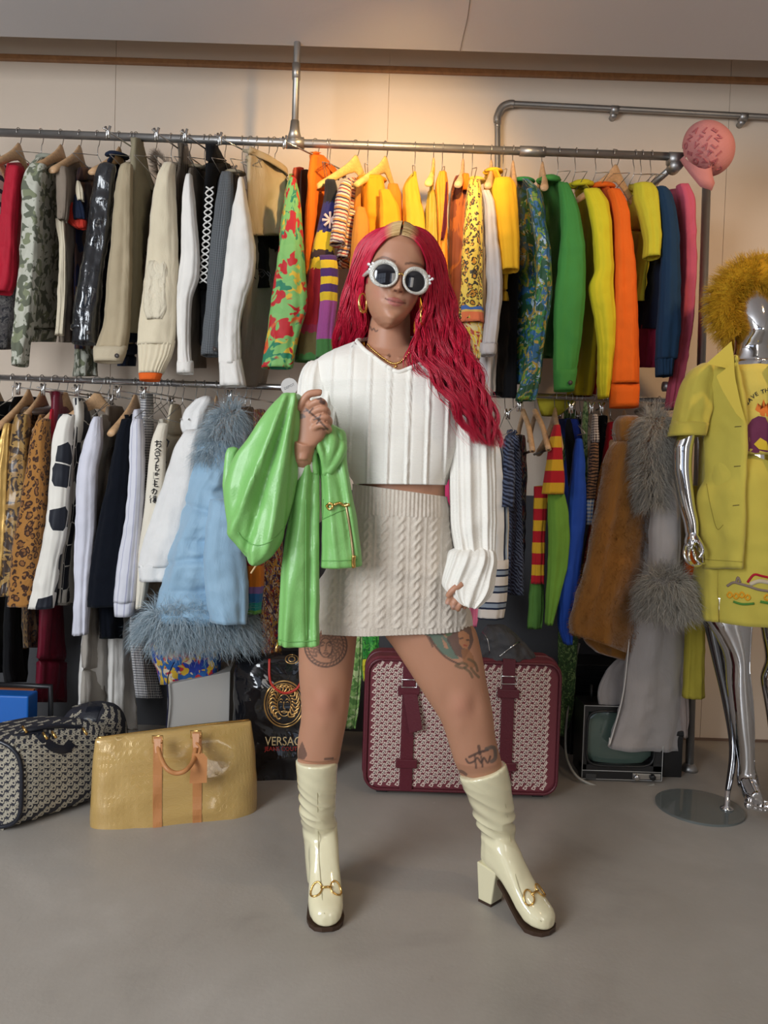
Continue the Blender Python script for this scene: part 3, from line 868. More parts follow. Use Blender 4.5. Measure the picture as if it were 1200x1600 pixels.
garment('cargo_trousers', 'khaki cargo trousers with contrast stitching clipped at the waist', 'trousers', khaki,
        [('leg', '234:390-396 250:388-420 275:387-446 300:387-449 340:388-446 368:394-440', Bd(n=2.8, f=3.0, top=0, t=.02)), ('waistband', '228/262:389-448 240/276:388-449', dict(dl=2.8, dr=3.0, t=.022, n=5, fold=.001)),
         ('leg', '355:394-438 400:400-432 450:404-426', Bd(n=2.9, f=3.05, m=black))], hang=('top', 393, 'clip', 55, 'clip hanger gripping the khaki cargo trousers'))  # lower leg in black cloth: its shade is put into the colour

# ===== top rail, centre
floral = blotch('green_floral_print', [(.20, .46, .13), (.62, .10, .02), (.70, .45, .04), (.22, .48, .14), (.02, .20, .10), (.22, .48, .14), (.50, .015, .02), (.20, .46, .13)], 6.5, .6, 2, .5, .9, seed=2)
garment('floral_shirt', 'lime green shirt printed with large red flowers', 'shirt', floral,
        [('body', '272:452-464 300:448-472 400:440-474 500:440-474', Bd(n=2.87, f=3.1)), ('sleeve', '280:452-463 320:444-470 380:436-474 440:428-478 475:424-480 520:417-469 575:408-458', S(2.76, .038))],
        hang=('top', 430, 'wire', 60, 'wire hanger of the lime green floral shirt'))
garment('coral_shirt', 'coral red shirt, a narrow strip right of the floral shirt', 'shirt', fab('coral_cloth', (.66, .10, .04)), [('body', '262:462-474 280:461-475 340:461-474 500:460-476', Bd(n=2.93, f=3.1, t=.014))])
garment('brown_cardigan', 'dark brown cardigan, a narrow strip left of the orange trousers', 'cardigan', fab('dark_brown_wool', (.05, .022, .016)), [('body', '266:471-484 290:470-485 400:472-484 520:474-486', Bd(n=2.9, f=3.1, t=.014))])
orange = fab('bright_orange_cotton', (.78, .17, .01), .75)
garment('orange_trousers', 'bright orange trousers clipped so the waist slopes to the right', 'trousers', orange,
        [('leg', '238:490-496 255:487-510 285:484-514 330:482-508 430:480-502', Bd(n=2.82, f=3.06, top=0, t=.022)), ('waistband', '238/270:491-528 250/282:492-530', dict(dl=2.88, dr=3.1, t=.012, n=5, fold=0))], hang=('top', 494, 'clip', 50, 'clip hanger gripping the bright orange trousers'))
sun = bands('sunflower_knit_bands', [(0, (.01, .01, .012)), (.09, (.02, .02, .12)), (.2, (.62, .42, .02)), (.27, (.04, .02, .02)), (.30, (.62, .42, .02)), (.34, (.30, .01, .02)), (.55, (.25, .02, .05)), (.58, (.12, .09, .03)), (.66, (.05, .16, .04))], .8, noise_edge=.03)
sunsl = bands('purple_yellow_knit_bands', [(0, (.06, .02, .12)), (.02, (.62, .42, .02)), (.05, (.06, .02, .12)), (.08, (.62, .42, .02)), (.11, (.06, .02, .12)), (.14, (.62, .42, .02)), (.17, (.30, .06, .22)), (.31, (.05, .16, .04))], .6, noise_edge=.004)
gsw = garment('sunflower_sweater', 'hand-knitted sweater with sunflower, crimson block and purple yellow sleeve bands', 'sweater', sun,
        [('body', '282:508-524 300:507-528 340:500-528 390:488-524 440:478-514 500:467-506 565:460-512', S(2.83, .03)), ('sleeve', '400:500-526 430:502-529 475:500-527 530:495-522 560:494-524', S(2.775, .03, m=sunsl))], hang=('top', 516, 'wire', 88, 'wire hanger of the sunflower sweater'))
fl = []
for (x, y, r_) in ((516, 344, .03),):
    c = P(x, y, 2.795)
    for k in range(8):
        a = k * pi / 4; fl.append(tube_data([c, c + Vector((cos(a) * r_, 0, sin(a) * r_))], [.003, .006], 6))
mesh_obj('flower_motif', *merge_data(fl), fab('pale_pink_yarn', (.7, .5, .45)), gsw)
garment('multicolour_striped_tee', 'cream, orange and brown fine-striped knit T-shirt', 'T-shirt', stripes('fine_multi_stripe', [(0, (.62, .48, .33)), (.18, (.40, .05, .03)), (.3, (.65, .5, .35)), (.45, (.05, .03, .07)), (.58, (.62, .25, .06)), (.74, (.65, .52, .4)), (.88, (.12, .06, .12))], .042, rot=.18),
        [('body', '278:545-562 300:538-562 350:536-560 420:530-552', Bd(n=2.86, f=3.08)), ('sleeve', '284:534-550 310:526-548 345:520-544 382:515-540', S(2.78, .036)), ('trailing_sleeve', '330:536-556 380:532-552 404:526-545', S(2.84, .025))],
        hang=('top', 557, 'woody', 50, 'yellow wooden hanger lit by the spot, just right of the black sweater neck'))
must = fab('mustard_cotton', (.62, .30, .03), .8)
garment('tan_orange_shirt', 'tan orange shirt with a turned sleeve, left of the person\'s hair', 'shirt', fab('tan_orange_cotton', (.52, .20, .03)),
        [('body', '282:560-590 320:556-584 430:552-580 540:552-580', Bd(n=2.9, f=3.06)), ('sleeve', '325:557-571 345:553-577 430:545-580 520:534-572', S(2.79, .032))], hang=('top', 575, 'wire', 88, 'wire hanger of the tan orange shirt'))
garment('orange_shirt', 'golden orange cotton shirt directly above the person\'s hair', 'shirt', fab('golden_orange_cotton', (.78, .30, .015)),
        [('body', '276:570-596 286:566-600 330:566-604 420:566-606 540:568-604', S(2.9, .04, fold=.008)), ('sleeve', '298:592-610 330:592-626 400:592-632', S(2.83, .03))], collar=(580, 280, 34, 16, 2.93, fab('golden_orange_cotton', (.78, .30, .015))),
        hang=('top', 603, 'woody', 62, 'yellow wooden hanger lit by the spot above the golden orange shirt'))
garment('orange_cardigan', 'orange cardigan narrow between golden orange shirt and plain mustard dress', 'cardigan', fab('dull_orange_knit', (.68, .20, .02)), [('body', '288:606-622 310:604-628 400:604-628 530:606-628', S(2.92, .03))])
garment('mustard_dress', 'plain mustard sleeveless dress with a square shoulder, above the person\'s parting', 'dress', fab('mustard_crepe', (.66, .36, .03), .8),
        [('body', '272:645-651 284:634-653 300:629-656 345:629-664 430:629-672 560:630-674', S(2.9, .045, fold=.009, top=.8))], hang=('top', 649, 'wire', 80, 'wire hanger of the plain mustard dress'))
garment('olive_halter', 'olive and gold satin halter dress with dark piping', 'dress', fab('olive_satin', (.40, .27, .03), .35, wr=.5), [('body', '300:670-680 330:665-688 420:664-690 560:666-690', S(2.86, .035, fold=.012, nf=7)), ('strap', '262:677-679 305:672-676', S(2.86, .004, crump=0))], hang=('top', 678, 'woody', 88, 'slim wooden hanger seen edge-on holding the olive halter dress'))
garment('orange_silk_blouse', 'orange silk blouse with a maroon placket', 'blouse', fab('orange_silk', (.78, .26, .02), .35, wr=.7), [('body', '270:686-697 290:680-700 330:682-699 375:684-699 450:684-699 520:686-700', S(2.82, .035, fold=.01)), ('placket', '285:697-699 350:692-698 375:689-693', S(2.785, .008, m=fab('maroon_silk', (.10, .01, .02)), crump=0))],
        hang=('top', 692, 'wire', 88, 'wire hanger of the orange silk blouse'))
garment('rust_dress', 'dark rust and maroon dress with an orange shoulder', 'dress', blotch('rust_maroon', [(.20, .05, .02), (.36, .10, .02), (.10, .015, .01)], 12, sy=.3), [('body', '276:712-734 296:706-735 340:701-733 430:699-726 520:697-722', S(2.88, .04, fold=.01)), ('shoulder', '272:722-733 300:722-734', S(2.85, .02, m=orange))],
        hang=('top', 724, 'wood', 75, 'wooden hanger of the rust dress'))
leo = leopard('yellow_leopard_silk', (.66, .47, .07), (.50, .22, .02), (.03, .02, .01), 62, .45)
garment('leopard_scarf_shirt', 'yellow leopard print silk shirt with blue and orange border', 'shirt', leo,
        [('body', '282:733-750 310:728-754 400:722-755 480:718-755 500:717-755', S(2.79, .032, fold=.006)), ('border', '478:718-756 505:718-756', S(2.787, .034, m=bands('blue_orange_border', [(0, (.05, .12, .35)), (.02, (.65, .40, .1)), (.028, (.68, .16, .06)), (.07, (.6, .4, .1))], .1), n=6, fold=.006)),
         ('hem', '504:722-756 545:738-754 562:742-750', S(2.795, .025, m=blotch('baroque_gold', [(.65, .42, .05), (.4, .06, .04), (.6, .5, .25)], 30)))], hang=('top', 739, 'wire', 88, 'wire hanger of the yellow leopard print shirt'), collar=(742, 282, 20, 14, 2.93, leo))
garment('grey_linen_shirt', 'pale lilac grey linen shirt with a rolled cuff', 'shirt', fab('lilac_grey_linen', (.50, .46, .45)),
        [('body', '300:750-762 340:752-766 500:750-766 620:750-764', Bd(False, n=2.85, f=3.0)), ('sleeve', '298:753-766 320:756-773 360:759-777 420:760-784 455:762-785 500:757-780 540:752-776', S(2.78, .033)), ('rolled_cuff', '536:750-776 546:749-777 556:752-774', S(2.775, .036, n=6))])
yel = fab('golden_yellow_jersey', (.74, .40, .02), .8)
garment('yellow_tee', 'golden yellow T-shirt with a wide short sleeve', 'T-shirt', yel,
        [('body', '264:762-776 290:760-786 370:766-790 470:778-790', Bd(False, n=2.86, f=3.1)), ('sleeve', '279:772-798 295:768-806 340:774-809 400:780-811 424:781-811', S(2.79, .04))], hang=('top', 768, 'wood', 80, 'wooden hanger holding the golden yellow T-shirt'), collar=(770, 268, 20, 12, 2.95, yel))

# ===== top rail, right of the person
garment('black_dress', 'black dress, a dark strip left of the tropical shirt', 'dress', black, [('body', '420:788-808 500:782-806 622:776-804', Bd(False, n=2.9, f=3.1))])
tropic = blotch('tropical_print', [(.02, .16, .05), (.02, .11, .26), (.35, .45, .55), (.02, .13, .04), (.16, .26, .03), (.34, .24, .04), (.02, .10, .22), (.015, .07, .03)], 7.5, .5, 3, 1.6, .9, seed=5)
garment('tropical_shirt', 'blue and green tropical leaf print shirt', 'shirt', tropic,
        [('body', '279:804-822 300:803-840 360:803-850 440:800-852 520:792-848 600:788-840', Bd(False, n=2.84, f=3.1, t=.03)), ('sleeve', '296:822-843 350:832-853 400:838-860 450:838-861 520:826-852 580:818-845 626:805-838', S(2.775, .034, fold=.008))],
        collar=(816, 283, 26, 14, 2.94, fab('leaf_green', (.03, .20, .06))), hang=('top', 802, 'wood', 82, 'wooden hanger of the tropical print shirt'))
green = fab('kelly_green_cotton', (.06, .25, .05), .75)
garment('green_shirt', 'kelly green cotton shirt with long sleeve and buttoned cuff', 'shirt', green,
        [('body', '284:846-880 310:845-890 400:850-892 500:852-880 560:850-872', Bd(False, n=2.86, f=3.12)), ('sleeve', '287:872-888 310:874-898 350:876-908 420:872-915 470:866-913 530:864-907 590:865-900', S(2.78, .038)), ('cuff', '576:865-902 611:866-896', S(2.778, .04, n=7, fold=0, crump=.001))],
        collar=(857, 281, 18, 20, 2.93, green), hang=('top', 848, 'wood', 82, 'wooden hanger with its rounded neck left of the kelly green collar'), buttons=((891, 598, 2.735),))
vy = fab('vivid_yellow_cotton', (.66, .54, .02), .7)
garment('yellow_shirt', 'vivid lemon yellow shirt with a crumpled long sleeve', 'shirt', vy,
        [('body', '288:896-916 320:902-940 420:906-936 540:900-930 618:888-922', Bd(False, n=2.87, f=3.12, m=fab('shaded_yellow_cotton', (.42, .31, .01)))), ('sleeve', '296:912-938 320:918-951 370:926-957 420:930-958 450:921-957 500:928-961 550:934-959 590:934-955 622:936-950', S(2.785, .036, crump=.009))],  # body is a darker copy of the yellow, shade behind the sleeve painted in
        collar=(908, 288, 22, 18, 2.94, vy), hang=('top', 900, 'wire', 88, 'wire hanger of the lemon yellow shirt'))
red = fab('dark_red_cotton', (.34, .012, .01))
garment('dark_red_shirt', 'dark red shirt hem between lemon yellow sleeve and orange sleeve', 'shirt', red, [('body', '440:908-935 520:904-932 600:900-930 616:902-930', Bd(False, n=2.93, f=3.12))])
flame = fab('flame_orange_cotton', (.78, .13, .01), .75)
garment('flame_orange_shirt', 'flame orange shirt with the longest straight sleeve and cuff', 'shirt', flame,
        [('body', '292:924-950 320:932-966 420:950-966 520:952-964', Bd(False, n=2.88, f=3.12, m=fab('shaded_orange_cotton', (.62, .09, .01)))), ('sleeve', '297:950-970 320:956-980 370:960-988 440:960-994 520:958-998 600:954-998', S(2.78, .038)), ('cuff', '600:953-999 637:953-997', S(2.778, .040, n=6, fold=.001, crump=.001))],  # darker orange on the body paints the shade behind the sleeve
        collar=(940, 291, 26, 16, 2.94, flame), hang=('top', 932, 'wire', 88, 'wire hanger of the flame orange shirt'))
acid = fab('acid_yellow_jersey', (.52, .46, .03), .8)
garment('acid_yellow_tee', 'acid yellow T-shirt with a curved short sleeve under the angled wooden hanger', 'T-shirt', acid,
        [('body', '288:985-1008 310:984-1018 400:984-1010 470:990-1000', Bd(False, n=2.88, f=3.12)), ('sleeve', '287:990-1020 300:990-1028 340:1000-1031 380:1007-1033 403:1006-1031', S(2.79, .036))], hang=('top', 963, 'wood', 32, 'wooden hanger turned towards the camera between orange and acid yellow shirts'))
nvy = fab('navy_sweat_jersey', (.012, .035, .075), .9)
garment('navy_sweatshirt', 'navy blue sweatshirt with a ribbed cuff', 'sweatshirt', nvy,
        [('body', '300:1010-1034 340:1006-1046 420:998-1042 514:992-1032', Bd(False, n=2.87, f=3.12, m=navy)), ('sleeve', '293:1024-1040 310:1028-1050 370:1034-1060 450:1031-1062 520:1027-1060 562:1025-1056', S(2.785, .038)), ('ribbed_cuff', '558:1025-1053 588:1027-1049', S(2.785, .03, n=8, seg=80, disp=lambda u, v, th, s, p: .002 * sin(th * 20)))],
        hang=('top', 1003, 'wire', 88, 'wire hanger of the navy sweatshirt'))
garment('maroon_skirt', 'crinkled maroon pink skirt showing below the navy sweatshirt', 'skirt', fab('maroon_pink', (.33, .03, .08)), [('body', '500:994-1026 540:992-1028 574:994-1024', Bd(False, n=2.92, f=3.1, fold=.012, nf=9))])
pinkm = fab('raspberry_pink_cotton', (.46, .08, .13), .8)
garment('raspberry_shirt', 'raspberry pink shirt, last garment on the right of the top rail', 'shirt', pinkm,
        [('body', '296:1044-1068 330:1048-1080 430:1052-1078 520:1050-1074', Bd(False, n=2.9, f=3.12)), ('sleeve', '290:1058-1074 320:1062-1084 400:1064-1086 480:1060-1083 560:1052-1074 600:1046-1066 640:1041-1056', S(2.83, .036, depth=lambda s, y: 2.86))],
        hang=('top', 1018, 'wire', 70, 'bent wire hanger at the right end of the top rail'))

# ===== lower rail, left of the person
Lw = 'low'
garment('black_puffer', 'black jacket at the far left end of the lower rail', 'jacket', black, [('body', '628:-40-24 660:-40-20 800:-40-14 1000:-40-30 1050:-40-30', Bd(n=2.85, f=3.05, t=.03))], hang=(Lw, -4, 'wood', 80, 'wooden hanger at the left end of the lower rail'))
garment('gold_satin_shirt', 'gold satin shirt, leftmost bright strip on the lower rail', 'shirt', satin_gold, [('sleeve', '662:8-18 690:4-18 740:-2-16 820:-8-14 900:-14-8', S(2.775, .035, fold=.008, nf=8))])
garment('black_wool_coat', 'black wool coat with a tall collar behind the gold brocade jacket', 'coat', black, [('body', '620:22-56 640:14-60 800:12-50 1040:10-40 1066:14-36', Bd(n=2.9, f=3.12))], hang=(Lw, 45, 'wood', 80, 'wooden hanger of the black wool coat'))
gbro = blotch('gold_black_brocade', [(.30, .17, .05), (.03, .018, .015), (.36, .22, .07), (.05, .03, .02)], 14, .35, 2, 1.5, .8, coat=.2)
garment('gold_brocade_jacket', 'gold and black brocade jacket with a high collar', 'jacket', gbro,
        [('body', '640:40-78 660:34-80 760:30-70 900:24-60', Bd(n=2.88, f=3.13)), ('sleeve', '648:28-46 680:20-46 740:12-44 800:8-38 860:3-33 930:0-24', S(2.785, .036))], collar=(58, 640, 34, 18, 2.96, gbro), hang=(Lw, 66, 'wood', 82, 'wooden hanger with a pointed neck above the gold brocade collar'))
leof = leopard('leopard_fur_print', (.36, .16, .035), (.22, .09, .025), (.045, .018, .01), 52)
garment('leopard_coat', 'brown leopard print faux fur coat', 'coat', leof,
        [('body', '648:64-84 690:60-84 800:56-80 930:50-72', Bd(n=2.87, f=3.12)), ('sleeve', '655:62-78 680:54-76 740:42-75 800:32-72 860:23-66 920:17-60 946:15-56', S(2.78, .043))])
garment('gold_satin_skirt', 'crumpled gold satin skirt hem low at the left', 'skirt', satin_gold, [('body', '930:17-37 970:15-38 1014:16-32', Bd(n=2.95, f=3.08, fold=.012, nf=9))])
garment('leopard_skirt', 'dark leopard print skirt hem beside the gold skirt', 'skirt', leopard('dark_leopard_print', (.14, .08, .03), (.1, .05, .02), (.015, .01, .01), 44), [('body', '930:38-60 980:38-60 1012:40-56', Bd(n=2.93, f=3.08))])
burg = fab('burgundy_leather', (.14, .008, .022), .35, 0, 0, .25, .5)
garment('burgundy_trousers', 'burgundy leather trousers with long leg down to knee height', 'trousers', burg,
        [('leg', '612:86-88 632:84-104 660:82-114 760:80-100 900:70-95 1000:64-98 1060:60-101 1097:57-102', Bd(n=2.88, f=3.1, top=0, t=.02))], hang=(Lw, 87, 'clip', 62, 'clip hanger gripping the burgundy leather trousers'))
garment('crimson_strip_shirt', 'red shirt edge showing left of the black and white football print jacket', 'shirt', crimson, [('body', '640:79-84 720:77-83 800:75-82', S(2.84, .02))], hang=(Lw, 103, 'wood', 80, 'wooden hanger behind the burgundy leather trousers'))
def mat_football():
    T = NT('football_print'); mp = T.uv(1, .8)
    k = T.n('ShaderNodeTexVoronoi', i={'Scale': 15.0, 'Randomness': .45}); T.l(mp, k.inputs['Vector'])
    e = T.n('ShaderNodeTexVoronoi', feature='DISTANCE_TO_EDGE', i={'Scale': 15.0, 'Randomness': .45}); T.l(mp, e.inputs['Vector'])
    sp_ = T.n('ShaderNodeSeparateColor'); T.l(k.outputs['Color'], sp_.inputs[0])
    k2 = T.math('MULTIPLY', T.math('GREATER_THAN', sp_.outputs[0], .50), T.math('GREATER_THAN', e.outputs['Distance'], .03))
    T.bump(T.noise(T.uv(1, .45), 14, 4), .3, .01)
    return T.out(T.mix(k2, (.76, .73, .66), (.010, .012, .02)), .6, 0, .3, .1)
FB = mat_football()
garment('football_jacket', 'cream jacket with black football hexagon patches, broad sleeve', 'jacket', FB,
        [('body', '648:100-122 680:96-126 760:94-122 900:84-114 946:82-104', Bd(n=2.88, f=3.12)), ('sleeve', '648:94-116 675:88-112 720:82-111 800:76-106 830:73-104 880:63-93 950:47-83', S(2.77, .036))], hang=(Lw, 124, 'clip', 62, 'clip hanger between the two football print garments'))
garment('football_shirt', 'narrower football print shirt right of the broad-sleeved one', 'shirt', FB, [('body', '622:120-128 650:120-150 700:117-146 800:112-130 870:100-124 942:94-112', Bd(n=2.86, f=3.1, t=.02))])
lil = fab('lilac_white_linen', (.66, .66, .74), .8)
gbe = fab('grey_beige_linen', (.42, .38, .33))
garment('lilac_trousers', 'long lilac-white linen trousers reaching almost to the duffel bag', 'trousers', lil,
        [('leg', '652:148-158 690:134-160 740:124-152 820:120-150 900:118-142 991:114-138', S(2.785, .034, fold=.006)), ('leg', '648:158-178 700:150-182 780:142-172 900:136-160 960:134-160 1100:128-172', Bd(n=2.86, f=3.1, m=gbe))],
        hang=(Lw, 152, 'wood', 35, 'wooden trouser hanger with a flat bar, angled above the lilac trousers'))
garment('white_trousers', 'white wide-leg trousers hanging lowest beside the gingham pair', 'trousers', white, [('leg', '960:134-172 1000:130-174 1100:124-176 1108:126-172', Bd(n=2.9, f=3.05, fold=.01)), ('leg', '950:175-205 1040:172-210 1140:170-214', Bd(n=2.95, f=3.1, fold=.01))])
garment('taupe_blouse', 'taupe blouse bodice left of the navy blazer', 'blouse', taupe, [('body', '635:168-188 660:166-194 740:166-190 860:160-184', Bd(n=2.92, f=3.14))], hang=(Lw, 168, 'clip', 70, 'clip hanger behind the flat wooden bar hanger'))
garment('navy_blazer', 'navy black blazer with a long plain sleeve', 'blazer', fab('blue_black_wool', (.003, .0045, .009), .95),
        [('body', '648:196-212 680:192-214 800:184-206 998:160-190', Bd(n=2.87, f=3.12)), ('sleeve', '655:190-208 700:180-206 760:168-203 820:155-198 880:142-192 947:137-186', S(2.785, .038)), ('sleeve', '930:157-192 997:160-190', Bd(n=2.85, f=2.95))],
        hang=(Lw, 212, 'wood', 82, 'reddish wooden hanger of the navy black blazer'))
pins = stripes('white_lilac_pinstripe', [(0, (.66, .66, .72)), (.82, (.40, .40, .52))], .022, 'u')
garment('pinstripe_shirt', 'white shirt with lilac pinstripes and cuff', 'shirt', pins,
        [('body', '640:212-228 680:210-230 800:206-226 900:200-220', Bd(n=2.87, f=3.1)), ('sleeve', '655:208-222 690:204-225 740:203-225 800:199-222 870:187-217 940:180-211', S(2.775, .034)), ('cuff', '936:179-211 962:180-209', S(2.773, .036, n=5, fold=0))])
ging = check('navy_gingham', (.03, .035, .06), (.70, .68, .66), .0105)
garment('gingham_trousers', 'navy and white gingham trousers with a flared hem', 'trousers', ging,
        [('leg', '614:227-230 640:226-233 700:224-230 900:206-224 960:204-226 1030:208-238 1090:214-252', Bd(n=2.88, f=3.05, top=0))], hang=(Lw, 229, 'clip', 70, 'clip hanger gripping the gingham trousers'))
cal = fab('ivory_calligraphy_silk', (.76, .70, .58), .6)
gcal = garment('calligraphy_jacket', 'ivory jacket with a vertical line of black brush characters down the sleeve', 'jacket', cal,
        [('body', '655:252-266 700:248-270 850:232-262', Bd(n=2.88, f=3.1)), ('sleeve', '662:248-262 690:238-259 740:232-258 800:226-250 860:218-240 950:213-225', S(2.785, .032, crump=.002, fold=.002))], hang=(Lw, 252, 'wire', 88, 'wire hanger with a gold chain strap over the calligraphy jacket'))
ink = plain('black_ink', (.012, .012, .015), .8)
CH = {'お': [[(-.4, .3), (.15, .32)], [(-.15, .5), (-.15, -.35), (-.4, -.2), (-.1, .0), (.3, .05), (.35, -.25), (.05, -.4)], [(.25, .4), (.4, .25)]],
      '合': [[(0, .5), (-.45, .1)], [(0, .5), (.45, .1)], [(-.2, .1), (.2, .1)], [(-.28, -.1), (-.25, -.45), (.25, -.45), (.28, -.1), (-.28, -.1)]],
      'う': [[(-.1, .45), (.15, .38)], [(-.25, .15), (.2, .2), (.2, -.1), (-.1, -.45)]], 'も': [[(0, .5), (-.05, -.3), (.2, -.45), (.4, -.15)], [(-.3, .25), (.3, .28)], [(-.3, 0), (.25, .03)]],
      '世': [[(-.4, .1), (.45, .2)], [(-.2, .45), (-.2, -.4), (.4, -.4)], [(.2, .45), (.2, -.05)], [(0, .4), (0, .0)]], '生': [[(0, .5), (0, -.4)], [(-.3, .2), (.35, .22)], [(-.25, -.1), (.3, -.08)], [(-.4, -.4), (.45, -.4)], [(-.2, .45), (-.4, .1)]],
      'の': [[(.05, .3), (-.15, -.3), (-.35, .0), (.0, .35), (.35, .1), (.25, -.25), (.05, -.4)]], '縁': [[(-.3, .5), (-.4, .2), (-.2, .1), (-.4, -.1)], [(-.3, 0), (-.3, -.5)], [(.0, .4), (.35, .4), (.35, .2), (-.05, .2)], [(.0, .0), (.4, .02)], [(.2, .2), (.2, -.5), (.05, -.4)], [(.2, 0), (-.05, -.3)], [(.2, 0), (.45, -.35)]]}
tr = []
for i, ch in enumerate('お合うも世生の縁'):
    x = 247 - i * 1.1; y = 694 + i * 12.3
    for st in CH[ch]:
        tr.append(tube_data([P(x + q[0] * 13, y - q[1] * 12, 2.7495 + abs(q[0]) * .010) for q in st], .0020, 5))
for (x, y, r_) in ((262, 690, 5), (258, 722, 4), (256, 760, 5), (234, 770, 4), (228, 820, 5)):
    tr.append(tube_data([P(x - r_, y - 8, 2.80), P(x + r_ * .3, y, 2.795), P(x - r_ * .2, y + 9, 2.8)], [.001, .004, .001], 5))
mesh_obj('brush_characters', *merge_data(tr), ink, gcal)
garment('cream_jacket', 'cream jacket with checked trim, squeezed behind the white puffer', 'jacket', cream, [('body', '632:268-278 660:262-282 760:252-276 950:213-240', Bd(n=2.93, f=3.13))], hang=(Lw, 271, 'clip', 65, 'clip hanger left of the white puffer jacket'))
wp = fab('white_padded_cotton', (.78, .77, .75), .55, wr=.6)
garment('white_puffer', 'white padded jacket with a standing collar and broad sleeve', 'jacket', wp,
        [('collar', '620:318-330 628:304-334 645:287-326 665:282-322 678:286-318', S(2.84, .05, fold=.006)), ('body', '650:300-338 700:290-334 800:280-322 900:260-300', Bd(n=2.88, f=3.1, t=.03)),
         ('sleeve', '672:292-318 700:275-316 740:260-312 790:243-303 840:228-294 885:219-272 ', S(2.77, .05, crump=.010)), ('cuff', '876:218-272 907:219-266', S(2.768, .046, n=6))], hang=(Lw, 320, 'wire', 86, 'wire hanger inside the standing collar of the white puffer'))
garment('green_yellow_blouse', 'green and yellow printed blouse right of the white collar', 'blouse', blotch('green_yellow_print', [(.08, .18, .06), (.5, .4, .15), (.35, .06, .15)], 25), [('body', '640:325-352 680:318-345 740:312-335', Bd(n=2.92, f=3.12))], hang=(Lw, 339, 'wood', 86, 'slim reddish wooden hanger between white puffer and blue fur collar'))
lb = fab('sky_blue_satin', (.30, .47, .62), .38, .3, 0, 0, .5)
puff = lambda s: .085 + .035 * abs(sin(s * 11.5)) ** .6
gb = garment('blue_puffer_coat', 'sky blue satin puffer coat with long curly fur at collar and hem', 'coat', lb,
        [('body', '690:330-362 720:318-366 760:300-368 795:291-372 835:278-376 850:270-378 900:258-384 960:244-386 970:246-384', dict(dl=2.70, dr=2.86, t=puff, crump=.016, cf=12, fold=.012, seg=72, n=80, top=.5, disp=lambda u, v, th, s, p: -.026 * math.exp(-((s - .36 + .03 * sin(th)) / .018) ** 2) - .026 * math.exp(-((s - .68 - .04 * sin(th)) / .018) ** 2))),
         ('sleeve', '780:330-372 830:322-378 880:318-384 930:322-388 972:330-384', dict(dl=2.64, dr=2.7, t=.06, crump=.012, n=34))], hang=(Lw, 365, 'wood', 86, 'wooden hanger of the sky blue puffer coat'))
bf = hairmat('blue_grey_curly_hair', (.26, .37, .45), (.62, .70, .74))
d = loft_data('640:345-376 665:335-370 700:322-352 720:318-345', dl=2.74, t=.035, crump=0, fold=0)
V1, F1 = d[0], d[1]; rs_ = scatter(V1, F1, 2600, 4, lambda p, n: n.y < .5)
hairs('fur_collar', bf, gb, rs_, .07, .0007, .006, 90, .9, 7, 2, clump=14)
d = loft_data('952:236-388 985:226-392 1000:222-394', dl=2.66, dr=2.86, t=.10, crump=0, fold=0, seg=40)
V1, F1 = d[0], d[1]; rs_ = scatter(V1, F1, 6500, 5, lambda p, n: n.y < .5)
hairs('fur_hem', bf, gb, rs_, .085, .0008, .007, 85, 1.1, 7, 3, clump=12)
garment('taupe_hooded_top', 'taupe hooded top between blue fur collar and green leather jacket', 'top', taupe, [('body', '636:372-394 670:366-398 740:364-400', Bd(n=2.92, f=3.1))], hang=(Lw, 384, 'wire', 88, 'wire hanger of the taupe hooded top'))
garment('pale_pink_blouse', 'pale pink and white blouse peeking left of the green leather jacket', 'blouse', stripes('pink_white_stripe', [(0, (.62, .52, .58)), (.6, (.30, .2, .26))], .03, 'u'), [('body', '666:370-380 690:362-384 740:360-384', S(2.84, .02))])
rainbow = bands('rainbow_knit', [(0, (.45, .02, .02)), (.05, (.72, .22, .02)), (.13, (.25, .15, .4)), (.155, (.03, .17, .42)), (.19, (.02, .30, .28)), (.22, (.15, .42, .08)), (.25, (.6, .5, .04))], .3, noise_edge=.01)
garment('rainbow_sweater', 'rainbow striped knitted sleeve hanging under the green leather jacket', 'sweater', rainbow, [('sleeve', '862:386-408 900:386-412 958:386-408', S(2.80, .03))])
bar = blotch('baroque_print', [(.10, .02, .02), (.45, .02, .03), (.70, .62, .5), (.03, .03, .14), (.55, .30, .05)], 26, dist=2.2, coat=.1, rough=.4)
garment('baroque_shirt', 'red, gold and white baroque print silk shirt left of the green leather sleeve', 'shirt', bar, [('body', '640:398-412 700:398-436 860:400-440 950:408-440 1024:414-434', Bd(n=2.84, f=3.0))], hang=(Lw, 404, 'clip', 60, 'clip hanger of the baroque print shirt'))
garment('orange_green_top', 'orange and green vest top hanging beside the round white tag', 'top', blotch('orange_green', [(.6, .2, .02), (.15, .4, .05), (.6, .5, .05)], 20), [('body', '645:400-412 700:396-414', S(2.9, .02))])
